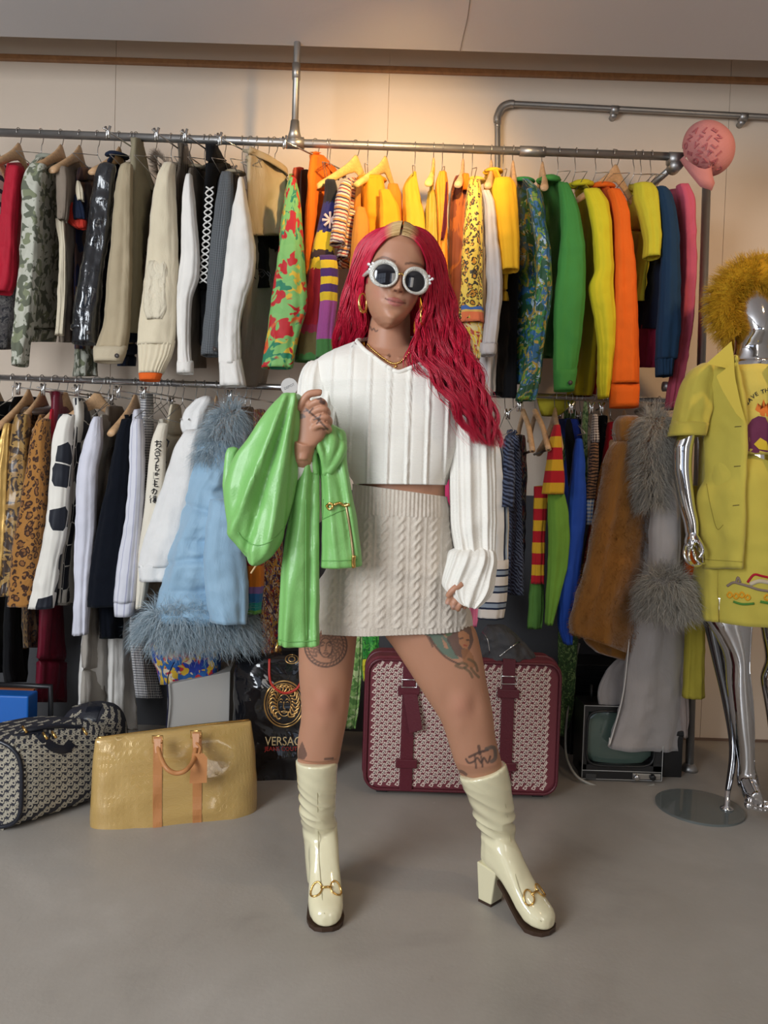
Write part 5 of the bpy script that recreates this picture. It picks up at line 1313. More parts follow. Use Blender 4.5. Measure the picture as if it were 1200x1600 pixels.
# ------------------------------------------------------------------ grey carton with navy ribbon and the crochet rug on top
ct = thing('grey_carton', 'pale grey carton standing behind the gold holdall', 'box', P(310, 1220, 2.86))
m_cart = plain('grey_card', (.44, .42, .39), .8, bumpk=.05)
q = [P(262, 1070, 2.80), P(360, 1049, 2.86)]
hexa('box_body', [Vector((q[0].x, 2.80, 0)), Vector((q[1].x, 2.86, 0)), Vector((q[1].x, 2.86, q[1].z)), Vector((q[0].x, 2.80, q[0].z)), Vector((q[0].x - .02, 3.0, 0)), Vector((q[1].x - .02, 3.06, 0)), Vector((q[1].x - .02, 3.06, q[1].z)), Vector((q[0].x - .02, 3.0, q[0].z))], m_cart, ct, .003)
tube('ribbon', smooth_path([P(272, 1035, 2.79), P(262, 1060, 2.785), P(263, 1100, 2.785), P(258, 1160, 2.79)], 5), .006, plain('navy_ribbon', (.01, .012, .06), .6), ct, 8, squash=.3)
rug = blotch('crochet_yarn_colours', [(.02, .04, .28), (.60, .50, .35), (.45, .03, .03), (.55, .35, .03), (.02, .10, .30)], 22, .9, 1, .6)
cr = garment('crochet_blanket', 'shaggy blue, yellow, red and cream crochet blanket under the blue fur hem', 'blanket', rug, [('body', '1000:232-345 1030:238-344 1050:246-342 1066/1052:250-340', dict(dl=2.90, t=.06, crump=.012, cf=30, seg=60, open_bottom=False))])

# ------------------------------------------------------------------ shiny black shopping bag
def mat_glossy():
    T = NT('black_glossy_plastic'); o = T.uv(obj=True)
    h = T.n('ShaderNodeTexVoronoi', feature='F1', i={'Scale': 7.0}); T.l(o, h.inputs['Vector'])
    T.bump(T.math('ADD', h.outputs['Distance'], T.noise(o, 5, 3, .5, 1)), .45, .03)
    return T.out((.008, .008, .010), .09, 0, .8)
vb = thing('glossy_carrier_bag', 'shiny black carrier bag with a gold head emblem standing behind the right boot', 'bag', P(440, 1215, 2.8))
vb['label'] = 'shiny black carrier bag with gold head emblem and red cord handle, on the floor'
vo = loft('body', '1022:374-508 1028:370-512 1060:366-515 1120:366-516 1180:367-514 1214:368-512 1221:372-508', mat_glossy(), vb, dl=2.84, t=.085, sq=.45, fold=.004, nf=4, crump=.018, cf=6, seg=72, n=40, top=.6, open_bottom=False)
bvb = bvh_of([vo])
m_gl = plain('gold_foil_print', (.62, .38, .14), .3, .85); m_rp = plain('red_print', (.50, .03, .02), .5); m_cream_p = plain('cream_gold_print', (.72, .55, .28), .5)
def print_text(name, s, x0, x1, y, hpx, mat, parent, Yd):
    a, b = P(x0, y, Yd), P(x1, y, Yd)
    V, Fc = text_data(s, 1.0, Matrix.Identity(4), .0, align='LEFT'); xs = [v.x for v in V]; ys = [v.y for v in V]
    w0 = max(xs) - min(xs); h0 = max(ys) - min(ys); hh = hpx * Yd / F; ww = (b - a).length
    V = [a + (b - a).normalized() * ((v.x - min(xs)) / w0 * ww) + Vector((0, 0, 1)) * ((v.y - (max(ys) + min(ys)) / 2) / h0 * hh) for v in V]
    out = []
    for v in V:
        px, py = project(v); h = hit(bvb, px, py, .0018); out.append(h[0] if h else v)
    return mesh_obj(name, out, Fc, mat, parent, smooth=False)
print_text('print_lettering', 'VERSACE', 414, 478, 1158, 14, m_cream_p, vb, 2.75)
print_text('print_lettering', 'JEANS COUTURE', 413, 480, 1171, 9, m_rp, vb, 2.75)
# emblem: a face framed by curling locks inside a ring
E = []
cx, cy, R_ = 444, 1100, 31
def el(rx, ry, x0=cx, y0=cy, a0=0, a1=360, n=20): return [(x0 + rx * cos(radians(a0 + (a1 - a0) * k / n)), y0 + ry * sin(radians(a0 + (a1 - a0) * k / n))) for k in range(n + 1)]
E.append(stroke_data(el(31, 36), .0035, bvb, 2)); E.append(stroke_data(el(27, 32), .0018, bvb, 2))
rs1 = random.Random(5)
for k in range(22):
    a = radians(k * 360 / 22 + 6)
    if 60 < (k * 360 / 22 + 6) < 118: continue
    p0 = (cx + 12 * cos(a), cy - 2 + 16 * sin(a)); p1 = (cx + 19 * cos(a + .25), cy - 2 + 23 * sin(a + .25)); p2 = (cx + 24 * cos(a - .1), cy - 2 + 28 * sin(a - .1)); p3 = (cx + 21 * cos(a - .3), cy - 2 + 24 * sin(a - .3))
    E.append(stroke_data([p0, p1, p2, p3], .0036, bvb, 3))
E.append(stroke_data(el(10.5, 17, cx, cy + 2), .002, bvb, 2))
E.append(stroke_data([(cx, cy - 4), (cx - 1, cy + 6), (cx + 2, cy + 8)], .002, bvb, 3))
for s_ in (-1, 1):
    E.append(stroke_data([(cx + s_ * 8, cy - 5), (cx + s_ * 5, cy - 8), (cx + s_ * 2, cy - 6)], .0018, bvb, 3)); E.append(stroke_data([(cx + s_ * 7, cy - 2), (cx + s_ * 5, cy - 3.5), (cx + s_ * 3, cy - 2)], .0016, bvb, 3))
E.append(stroke_data([(cx - 5, cy + 12), (cx, cy + 11), (cx + 5, cy + 12), (cx, cy + 14), (cx - 5, cy + 12)], .0016, bvb, 3))
mesh_obj('gold_emblem', *merge_data(E), m_gl, vb)
mesh_obj('red_cord_handle', *stroke_data([(421, 1030), (421, 1055), (425, 1070), (440, 1082), (455, 1081), (468, 1070), (476, 1035)], .0045, bvb, 6, .006, 8), m_rp, vb)
mesh_obj('gold_seal', *merge_data([stroke_data(el(10, 7, 456, 1030), .002, bvb, 2), stroke_data(el(5, 4, 456, 1030), .002, bvb, 2)]), m_gl, vb)

# ------------------------------------------------------------------ old television
TY = 2.84
tv = thing('portable_television', 'old black portable television with a green-grey screen on the floor', 'television', (P(970, 1222, TY).x, TY, 0))
m_tvb = plain('black_television_plastic', (.012, .012, .013), .35); m_line = plain('white_trim_line', (.55, .55, .53), .4)
x0, x1 = P(909, 1210, TY).x, P(1034, 1210, TY).x; z0, z1 = .008, P(970, 1104, TY).z
bm = bmesh.new()
zs0 = P(970, 1205, TY).z; sx0, sx1, sz0, sz1 = P(918, 1150, TY).x, P(1023, 1150, TY).x, P(970, 1196, TY).z, P(970, 1113, TY).z
for lo, hi in (((x0, TY, z0), (x1, TY + .05, zs0)), ((x0, TY, sz1), (x1, TY + .05, z1)), ((x0, TY, zs0), (sx0, TY + .05, sz1)), ((sx1, TY, zs0), (x1, TY + .05, sz1)), ((x0, TY, zs0), (x1, TY + .05, sz0))):
    add_box(bm, lo, hi)
add_box(bm, (x0 + .006, TY + .05, z0), (x1 - .006, TY + .16, z1 - .006)); add_box(bm, (x0 + .05, TY + .16, z0 + .02), (x1 - .05, TY + .24, z1 - .06))
bm_obj('cabinet', bm, m_tvb, tv)
# bulging screen
V, Fc = [], []; N = 16
for i in range(N + 1):
    for j in range(N + 1):
        u, v = i / N * 2 - 1, j / N * 2 - 1
        uu = u * (1 - .04 * v * v); vv = v * (1 - .05 * u * u)
        V.append(Vector(((sx0 + sx1) / 2 + uu * (sx1 - sx0) / 2, TY + .012 + .02 * (u * u + v * v) * .5 + (.02 if abs(u * v) > .86 else 0), (sz0 + sz1) / 2 + vv * (sz1 - sz0) / 2)))
for i in range(N):
    for j in range(N): a = i * (N + 1) + j; Fc.append((a, a + N + 1, a + N + 2, a + 1))
mesh_obj('screen', V, Fc, plain('green_grey_crt_glass', (.10, .15, .125), .12, spec=.7, coat=.5), tv)
rg = lambda a, b, c, d, y=TY - .001: [Vector((a, y, c)), Vector((b, y, c)), Vector((b, y, d)), Vector((a, y, d))]
tube('trim_line', rg(x0, x1, z0, z1), .0022, m_line, tv, 4, True)
tube('trim_line', [Vector((x0, TY - .001, zs0)), Vector((x1, TY - .001, zs0))], .0016, m_line, tv, 4)
tube('screen_bezel', [Vector(((sx0 + sx1) / 2 + (sx1 - sx0) / 2 * 1.02 * c_, TY, (sz0 + sz1) / 2 + (sz1 - sz0) / 2 * 1.03 * s_)) for c_, s_ in [(abs(cos(t_)) ** .35 * (1 if cos(t_) > 0 else -1), abs(sin(t_)) ** .35 * (1 if sin(t_) > 0 else -1)) for t_ in [2 * pi * k / 40 for k in range(40)]]], .005, m_tvb, tv, 8, True)
px0 = P(988, 1215, TY).x; cpan = box('control_panel', (px0, TY - .006, z0 + .006), (x1 - .006, TY + .002, zs0 - .006), plain('brushed_silver', (.6, .58, .55), .3, .9), tv, .001)
for x in (994, 1019):
    c = P(x, 1214, TY - .006); V_, F_ = tube_data([c, c + Vector((0, -.012, 0)), c + Vector((0, -.014, 0))], [.012, .011, .008], 20); mesh_obj('knob', V_, F_, m_tvb if x > 1000 else M_CLIP, cpan)
V_, F_ = text_data('SANYO', .014, frame_m(P(924, 1213, TY - .0015), (1, 0, 0), (0, 0, 1)), .0003); mesh_obj('name_badge', V_, F_, m_line, tv, smooth=False)
bpy.data.objects.remove(bpy.data.objects['name_badge'])     # the badge is too small to read: only its plate is kept
box('badge_plate', (P(915, 1213, TY).x, TY - .003, P(924, 1217, TY).z), (P(931, 1213, TY).x, TY, P(924, 1209, TY).z), plain('dark_badge_plate', (.05, .05, .05), .4), tv)
tube('aerial', [P(924, 1100, TY + .08), P(924, 1070, TY + .08)], .006, m_tvb, tv, 8)
# black hi-fi cabinet behind it and the black box on the right
hf = thing('black_cabinet', 'black cabinet with ribbed top behind the television', 'cabinet', P(960, 1180, 3.16))
X0, X1 = P(893, 1100, 3.12).x, P(1040, 1100, 3.12).x; Zt = P(960, 1040, 3.12).z
box('carcass', (X0, 3.12, 0), (X1, 3.33, Zt), plain('black_lacquer', (.010, .010, .011), .35), hf, .004)
for k in range(4): box('rib', (X0 + .01, 3.11, Zt - .03 - k * .03), (X1 - .01, 3.12, Zt - .022 - k * .03), plain('black_lacquer', (.010, .010, .011), .35), hf)
box('side_panel', (X0 - .01, 3.13, 0), (X0, 3.33, Zt - .01), m_tvb, hf)
bx_ = thing('black_box', 'small black box on the floor between television and rack post', 'box', P(1060, 1210, 2.93))
X0, X1 = P(1038, 1150, 2.90).x, P(1068, 1150, 2.90).x; Zt = P(1056, 1150, 2.90).z
box('box_body', (X0, 2.90, 0), (X1, 3.1, Zt), plain('black_lacquer', (.010, .010, .011), .35), bx_, .004)
box('lid', (X0 - .004, 2.896, Zt), (X1 + .004, 3.104, Zt + .02), m_tvb, bx_, .004)
cb_ = tube('power_cable', smooth_path([P(905, 1005, 3.10), P(893, 1060, 3.06), P(885, 1130, 3.0), P(884, 1172, 2.95), P(890, 1196, 2.86) , P(905, 1216, 2.815), P(935, 1229, 2.80), P(970, 1234, 2.79), P(1000, 1232, 2.80), P(1022, 1226, 2.82)], 8), .005, plain('grey_cable', (.36, .35, .31), .5), None, 8)
tag(cb_, 'grey power cable curving along the floor around the television', 'cable')
# scarf right of the suitcase
garment('green_sequin_scarf', 'dark green scarf hanging between the burgundy suitcase and the television', 'scarf', blotch('dark_green_sequin', [(.05, .11, .03), (.20, .30, .10), (.03, .06, .02)], 50), [('cloth', '640:880-900 900:876-902 1002:873-902 1060:872-900 1120:872-894 1150:874-880', dict(dl=3.0, dr=3.04, t=.010, fold=.004))])

# ------------------------------------------------------------------ pink baseball cap on the rail end and the round tag
m_pink = plain('pink_cap_canvas', (.52, .20, .19), .85, bumpk=.3, bscale=300); m_pinkd = plain('deep_pink_print', (.40, .11, .12), .85)
cap = thing('baseball_cap', 'pink baseball cap with a darker lettered print, hung on the end of the top rail', 'cap', P(1100, 240, 2.9))
bm = bmesh.new(); bmesh.ops.create_uvsphere(bm, u_segments=40, v_segments=24, radius=1)
cc = P(1106, 232, 2.90); ax = (P(1075, 262, 2.90) - P(1135, 205, 2.90)).normalized()   # opening points down-left
Mc = frame_m(cc, Vector((0, 1, 0)).cross(ax), Vector((0, 1, 0)))
for v in bm.verts:
    p = v.co.copy(); k = 1.0
    p = Vector((p.x * .088, p.y * .095, p.z * .105)); v.co = cc + Vector((p.x * cos(radians(40)) - p.z * sin(radians(40)), p.y, p.x * sin(radians(40)) + p.z * cos(radians(40))))
    v.co += (v.co - cc) * .04 * noise.noise(v.co * 12)
for v in list(bm.verts):
    if (v.co - cc).dot((ax * .45 + Vector((0, .9, 0))).normalized()) > .05: bm.verts.remove(v)
co_ = bm_obj('crown', bm, m_pink, cap, smooth=True)
sol = co_.modifiers.new('t', 'SOLIDIFY'); sol.thickness = .003
ed = [(1062, 250), (1070, 262), (1080, 275), (1094, 292), (1112, 298), (1117, 286), (1112, 268), (1108, 252)]
V, Fc = [], []
inn = [(1068, 244), (1074, 250), (1082, 256), (1092, 262), (1102, 264), (1110, 262), (1112, 256), (1108, 250)]
n = len(ed)
for off in (0, .004):
    for j, row in enumerate((inn, [((a[0] + b[0]) / 2, (a[1] + b[1]) / 2) for a, b in zip(inn, ed)], ed)):
        for k, (x, y) in enumerate(row): V.append(P(x, y, 2.805 + off + .012 * j + .03 * (k / (n - 1) - .5) ** 2))
for o_ in (0, 3 * n):
    for j in range(2):
        for k in range(n - 1): Fc.append((o_ + j * n + k, o_ + j * n + k + 1, o_ + (j + 1) * n + k + 1, o_ + (j + 1) * n + k))
for k in range(n - 1): Fc.append((2 * n + k, 2 * n + k + 1, 5 * n + k + 1, 5 * n + k))
mesh_obj('brim', V, Fc, m_pink, cap)
bc = bvh_of([co_]); T_ = []
rs1 = random.Random(3)
for j, wd_ in enumerate(('VALE', 'NTIN', 'OVAL', 'ENTI', 'NOVA', 'LENT')):
    for i, chh in enumerate(wd_):
        px, py = 1072 + i * 15 + (j % 2) * 6, 204 + j * 12; h = hit(bc, px, py, .001)
        if not h: continue
        nn_ = h[1]; a = Vector((0, 0, 1)).cross(nn_).normalized(); M = Matrix((a, nn_.cross(a), nn_)).transposed().to_4x4(); M.translation = h[0]
        T_.append(text_data(chh, .030, M @ Matrix.Rotation(radians(-40 + rs1.randint(0, 1) * 90), 4, 'Z'), .0006, bold=.0008))
vL, fL = merge_data(T_); vs = [tuple(v.co) for v in co_.data.vertices]; fs = [tuple(p.vertices) for p in co_.data.polygons]; n0 = len(fs); b0 = len(vs)
vs += [tuple(v) for v in vL]; fs += [tuple(k + b0 for k in f) for f in fL]; me = bpy.data.meshes.new('crown'); me.from_pydata(vs, [], fs); me.materials.append(m_pink); me.materials.append(m_pinkd)
mi = np.zeros(len(fs), dtype=np.int32); mi[n0:] = 1; me.polygons.foreach_set('material_index', mi); me.update(); co_.data = me
tg = thing('round_tag', 'round white swing tag hanging on the lower rail beside the person', 'tag', P(452, 604, 2.7))
c = P(452, 604, 2.7); V_, F_ = tube_data([c, c + Vector((0, .002, 0))], .031, 32)
mesh_obj('disc', V_, F_, plain('white_card', (.62, .60, .57), .6), tg, smooth=False)
mesh_obj('printed_word', *text_data('DEPOT', .013, frame_m(c + Vector((0, -.0006, 0)), (1, 0, .5), (-.5, 0, 1)), .0002), plain('grey_print', (.2, .2, .2), .7), tg, smooth=False)
tube('string', [c + Vector((0, .001, .03)), P(452, 585, 2.8), railpt(452, 'low')], .001, M_WIRE, tg, 5)
# ------------------------------------------------------------------ wall fittings seen between the clothes
vt = thing('wall_vent', 'small dark ribbed vent low on the wall, left of the red and yellow sweater', 'vent', P(820, 890, 3.33))
for k in range(9): box('slat', (P(814, 0, 3.32).x + k * .0075, 3.318, P(820, 912, 3.32).z), (P(814, 0, 3.32).x + k * .0075 + .004, 3.33, P(820, 872, 3.32).z), M_DARKP, vt)
# ------------------------------------------------------------------ chrome mannequin
m_chr = plain('mirror_chrome', (.80, .80, .82), .05, 1.0)
MY = 2.62
man = thing('mannequin', 'chrome headed mannequin with mirror arms and legs at the right edge', 'mannequin', (P(1178, 1262, MY).x, MY, 0))
parts_ = []
def lf(rows, **k):
    k.setdefault('crump', 0); k.setdefault('fold', 0); k.setdefault('open_bottom', False); k.setdefault('sq', 1); k.setdefault('seg', 40); k.setdefault('top', 0)
    V, Fc, _ = loft_data(rows, **k); return V, Fc
head = lf('444:1170-1184 447:1162-1193 456:1153-1202 475:1147-1207 495:1147-1207 512:1150-1203 524:1152-1200 532:1151-1199 548:1149-1202 562:1143-1208 575:1130-1222', dl=MY - .02, t=lambda s: .028 + .055 * sin(min(1, s * 1.6) * pi / 2) if s < .6 else .083 - .03 * min(1, (s - .6) / .15), n=50)
torso = lf('568:1120-1236 590:1075-1285 640:1090-1275 720:1105-1252 780:1110-1248 860:1100-1255 930:1105-1250 955:1115-1240', dl=MY, t=.095, n=40)
legL = lf('930:1098-1185 970:1106-1174 1000:1122-1171 1022:1132-1169 1040:1136-1168 1065:1137-1171 1100:1141-1175 1140:1147-1177 1170:1152-1177 1195:1154-1178 1215:1152-1184 1228:1152-1188', dl=MY, t=lambda s: .075 - .045 * s, n=60, depth=lambda s, y: MY - .02 * s)
legR = lf('930:1185-1275 990:1192-1262 1030:1198-1250 1060:1190-1250 1100:1196-1248 1150:1203-1236 1190:1206-1232 1215:1205-1235', dl=MY + .05, t=lambda s: .075 - .045 * s, n=50)
armL = lf('600:1078-1104 660:1066-1090 690:1056-1084 700:1052-1082 730:1052-1080 760:1056-1082 790:1062-1085 820:1070-1090 835:1072-1090', dl=MY - .02, t=.032, n=44)
hand = []
wr_ = P(1080, 832, MY - .03)
hand.append(tube_data(smooth_path([P(1081, 825, MY - .02), P(1077, 842, MY - .03), P(1080, 856, MY - .045)], 4), [.020, .021, .022, .024, .026, .028, .028, .026, .024], 12, squash=.55))
for (pts, r) in (([(1072, 852), (1069, 865), (1074, 878), (1084, 884)], .0068), ([(1077, 856), (1076, 872), (1083, 883), (1094, 884)], .0068), ([(1083, 857), (1086, 872), (1094, 880), (1102, 881)], .0066), ([(1088, 853), (1094, 862), (1098, 872), (1097, 880)], .0062), ([(1088, 838), (1095, 850), (1098, 862), (1092, 872)], .009)):
    k = (1072, 1077, 1083, 1088, 1088).index(pts[0][0]) if pts[0][1] != 838 else 4
    dd = [-.045 + .012 * k, -.07 + .012 * k, -.075 + .012 * k, -.055 + .012 * k]
    if pts[0][1] == 838: dd = [-.05, -.085, -.10, -.10]
    p3 = smooth_path([P(x, y, MY + e_) for (x, y), e_ in zip(pts, dd)], 4); hand.append(tube_data(p3, [r * (1 - .35 * i / len(p3)) for i in range(len(p3))], 10))
foot = [tube_data(smooth_path([P(1166, 1200, MY - .01), P(1168, 1222, MY - .03), P(1174, 1238, MY - .07), P(1182, 1252, MY - .12)], 4), [.034, .035, .037, .038, .04, .04, .04, .04, .039, .038, .036, .034, .03], 14, squash=.7)]
for k, (x, y, r) in enumerate(((1170, 1259, .016), (1180, 1263, .011), (1188, 1265, .0105), (1195, 1266, .010), (1201, 1265, .009))):
    foot.append(tube_data([P(x + 1, y - 12, MY - .10), P(x, y - 4, MY - .145 + k * .006), P(x, y, MY - .165 + k * .006), P(x, y + 1, MY - .172 + k * .006)], [r, r, r * .9, r * .5], 10))
foot2 = [tube_data([P(1222, 1200, MY + .04), P(1228, 1222, MY - .02), P(1236, 1240, MY - .10)], [.034, .036, .028], 14, squash=.7)]
V, Fc = merge_data([head, torso, legL, legR, armL] + hand + foot + foot2)
mm_ = remesh_data(V, Fc, .0034, 3)
me_obj('body', mm_, m_chr, man)
cb = P(1137, 1222, MY + .02); cb.z = 0
V_, F_ = tube_data([Vector((P(1152, 1, MY).x, MY - .0, .0)), Vector((P(1152, 1, MY).x, MY - .0, .008))], .15, 48)
gl = NT('clear_base_glass'); gl.b.inputs['Transmission Weight'].default_value = .75; mg = gl.out((.55, .62, .6), .05, 0, .6)
mesh_obj('glass_base', V_, F_, mg, man, smooth=False)
q = P(1138, 1210, MY - .02)
tube('support_spigot', [Vector((q.x, q.y, .008)), Vector((q.x, q.y, .014)), Vector((q.x, q.y, .02)), Vector((q.x, q.y, .075))], [.024, .022, .009, .009], m_chr, man, 14)
tube('tapered_rod', smooth_path([Vector((q.x, q.y, .06)), P(1146, 1170, MY + .03), P(1138, 1100, MY + .07), P(1124, 1030, MY + .09), P(1112, 970, MY + .1)], 5), [.009 + .022 * (i / 20) for i in range(21)], plain('dark_chrome', (.18, .18, .19), .08, 1.0), man, 14)  # dark rod, thin at the base and thicker upwards
# clothes of the mannequin: each could be lifted away
ylin = fab('yellow_linen_suit', (.54, .45, .075), .8, .2, wr=.3)
ytee = fab('yellow_tee_jersey', (.56, .46, .10), .85)
tee = garment('mustard_tee', 'mustard yellow T-shirt with a printed cartoon scene on the mannequin', 'T-shirt', ytee, [('body', '566:1130-1222 576:1112-1240 600:1098-1262 660:1102-1262 712:1110-1256', dict(dl=MY, t=.112, seg=64))])
bt = bvh_of([tee.children[0]])
def surf_text(s, pts, size, bv, mat, parent, name):
    T_ = []
    for ch, (x, y, a) in zip(s, pts):
        h = hit(bv, x, y, .001)
        if not h: continue
        nn = h[1]; ax_ = Vector((0, 0, 1)).cross(nn).normalized(); M = Matrix((ax_, nn.cross(ax_), nn)).transposed().to_4x4(); M.translation = h[0]
        T_.append(text_data(ch, size, M @ Matrix.Rotation(radians(a), 4, 'Z'), .0004, bold=.0003))
    return mesh_obj(name, *merge_data(T_), mat, parent, smooth=False)
surf_text('SAVETHE', [(1168, 630, 42), (1172, 625, 38), (1177, 620, 34), (1182, 616, 30), (1192, 612, 20), (1198, 610, 14), (1204, 609, 6)], .019, bt, ink, tee, 'print_lettering')
def patch(name, outline, bv, mat, parent, off=.0015):
    """flat printed or stitched area following the cloth"""
    c = (sum(p[0] for p in outline) / len(outline), sum(p[1] for p in outline) / len(outline)); V, Fc = [], []
    n = len(outline); R = 4
    for r in range(R + 1):
        for (x, y) in outline:
            h = hit(bv, c[0] + (x - c[0]) * r / R, c[1] + (y - c[1]) * r / R, off); V.append(h[0] if h else P(x, y, MY - .1))
    for r in range(R):
        for k in range(n): Fc.append((r * n + k, r * n + (k + 1) % n, (r + 1) * n + (k + 1) % n, (r + 1) * n + k))
    return mesh_obj(name, V, Fc, mat, parent)
m_mar = plain('plum_print', (.13, .02, .07), .8); m_orp = plain('orange_print', (.60, .16, .02), .8); m_ylp = plain('yellow_print', (.62, .45, .03), .8)
patch('print_motif', [(1166, 668), (1175, 655), (1185, 650), (1196, 652), (1204, 670), (1204, 706), (1180, 708), (1166, 704)], bt, m_mar, tee)
patch('print_motif', [(1180, 640), (1184, 630), (1188, 640), (1193, 624), (1198, 636), (1206, 622), (1206, 652), (1190, 650)], bt, m_orp, tee)
patch('print_motif', [(1178, 694), (1188, 684), (1198, 690), (1202, 704), (1186, 702)], bt, m_ylp, tee, .003)
sk = garment('yellow_skirt', 'yellow linen skirt with an embroidered hem on the mannequin', 'skirt', ylin, [('body', '704:1110-1256 730:1104-1262 800:1100-1268 880:1106-1274 968/976:1108-1280', dict(dl=MY, t=.125, seg=64, n=40)), ('side_panel', '880:1092-1118 930:1090-1116 966:1091-1116', dict(dl=MY + .02, t=.08))])
bs = bvh_of(list(sk.children))
mesh_obj('embroidery', *merge_data([stroke_data([(1136, 916), (1146, 910), (1156, 912), (1170, 916), (1185, 921), (1204, 924)], .005, bs, 5, .0), stroke_data([(1150, 912), (1153, 902), (1157, 910)], .004, bs, 5, .001)]), fab('taupe_thread', (.25, .19, .15)), sk)
mesh_obj('embroidery', *merge_data([stroke_data([(1168, 910), (1178, 898), (1190, 900), (1204, 903)], .0045, bs, 5, .0)]), fab('crimson_cloth', (.42, .012, .03)), sk)
mesh_obj('embroidery', *merge_data([stroke_data([(1172, 913), (1186, 908), (1204, 911)], .008, bs, 5, -.003)]), fab('oat_thread', (.55, .47, .33)), sk)
mesh_obj('embroidery', *merge_data([stroke_data([(x, y), (x + 4, y - 5), (x + 8, y), (x + 4, y + 4), (x, y)], .003, bs, 3, .001) for x, y in ((1136, 930), (1146, 932), (1155, 930), (1164, 934), (1194, 934))]), fab('saffron_thread', (.7, .33, .02)), sk)
mesh_obj('embroidery', *merge_data([stroke_data([(1146, 940), (1160, 944), (1178, 943)], .0045, bs, 4, .0), stroke_data([(1188, 940), (1204, 943)], .005, bs, 4, .001)]), fab('leaf_thread', (.08, .22, .04)), sk)
jk = garment('yellow_jacket', 'yellow linen short-sleeved jacket with wide lapels hanging open on the mannequin', 'jacket', ylin,
    [('front_panel', '556:1146-1152 566:1118-1153 580:1098-1156 600:1096-1160 640:1098-1166 700:1101-1168 745:1101-1167 770:1090-1166 785:1088-1166 830:1094-1164 889:1100-1161', dict(depth=lambda s, y: (MY - .005, MY - .135), dl=MY, t=.018, seg=64, n=56, fold=.003, nf=3)),
     ('sleeve', '568:1096-1122 580:1078-1118 600:1066-1116 640:1056-1110 680:1046-1100', dict(dl=MY - .01, t=.062, seg=48)), ('sleeve_cuff', '658:1051-1105 682:1045-1099', dict(dl=MY - .01, t=.068, seg=48, crump=0, fold=.001, n=6)),
     ('back_panel', '560:1120-1236 600:1080-1285 700:1095-1262 800:1090-1270 886:1092-1275', dict(dl=MY + .05, t=.09, seg=64)),
     ('front_panel', '566:1205-1236 600:1212-1270 700:1210-1268 888:1215-1270', dict(depth=lambda s, y: (MY - .135, MY - .005), dl=MY, t=.018))])
bj = bvh_of([o for o in jk.children if o.name.startswith('front_panel')][:1])
def lapel(name, pts, d0, d1):
    V = [P(x, y, d0) for x, y in pts] + [P(x, y, d1) for x, y in pts]; n = len(pts)
    return mesh_obj(name, V, [tuple(range(n)), tuple(reversed(range(n, 2 * n)))] + [(i, (i + 1) % n, n + (i + 1) % n, n + i) for i in range(n)], ylin, jk, smooth=False)
lapel('lapel', [(1146, 566), (1149, 592), (1157, 630), (1166, 662), (1150, 646), (1130, 612), (1119, 588), (1134, 576)], MY - .158, MY - .150)
lapel('collar', [(1143, 533), (1147, 560), (1148, 590), (1133, 575), (1104, 568), (1122, 552)], MY - .13, MY - .12)
for (x, y) in ((1153, 667), (1152, 729), (1150, 790)):
    mesh_obj('buttonhole', *stroke_data([(x - 5, y), (x + 5, y - 1)], .0015, bj, 3, .001), plain('dark_thread', (.12, .09, .02), .8), jk)
mesh_obj('pocket_seam', *merge_data([stroke_data([(1104, 756), (1110, 790), (1120, 826), (1130, 820)], .0012, bj, 5, .001), stroke_data([(1100, 874), (1130, 876), (1160, 878)], .001, bj, 5, .0012)]), plain('dark_mustard_thread', (.30, .24, .03), .8), jk)
# fur hood
hd = thing('fur_hat', 'golden yellow shaggy fur hat framing the chrome head of the mannequin', 'hat', P(1180, 480, MY))
pts = [P(1181 + 52 * cos(radians(a)), 482 - 54 * sin(radians(a)), MY - .04 + .02 * abs(cos(radians(a)))) for a in range(-55, 236, 12)]
rr = [.034 + .018 * sin(pi * i / (len(pts) - 1)) for i in range(len(pts))]
m_fur = fab('golden_fur_skin', (.40, .22, .01), .9)
V, Fc = tube_data(pts, rr, 16); mesh_obj('fur_roll', V, Fc, m_fur, hd)
shell = lf('408:1160-1202 425:1140-1222 460:1122-1240 500:1120-1242 540:1134-1228 556:1146-1216', dl=MY + .09, t=.09, n=24)
mesh_obj('crown', *shell, m_fur, hd)
cm = sum(pts, Vector()) / len(pts)
rts = []
rs1 = random.Random(9)
for k in range(9000):
    i = rs1.randint(0, len(pts) - 2); f_ = rs1.random(); c = pts[i].lerp(pts[i + 1], f_); t_ = (pts[i + 1] - pts[i]).normalized()
    a = t_.cross(Vector((0, 1, 0))).normalized(); b = t_.cross(a); an = rs1.uniform(0, 6.28); d_ = a * cos(an) + b * sin(an)
    rts.append((c + d_ * rr[i] * .96, d_ + (c - cm).normalized() * .5))
hairs('fur_hairs', hairmat('golden_fur_hair', (.36, .18, .008), (.74, .47, .03)), hd, rts, .034, .0007, .003, 40, .35, 5, 4)
# ------------------------------------------------------------------ the person
PY = 1.88
per = thing('person', 'person with long crimson hair and white sunglasses standing with feet apart, holding a green jacket', 'person', (P(640, 1440, 1.85).x, 1.88, 0))
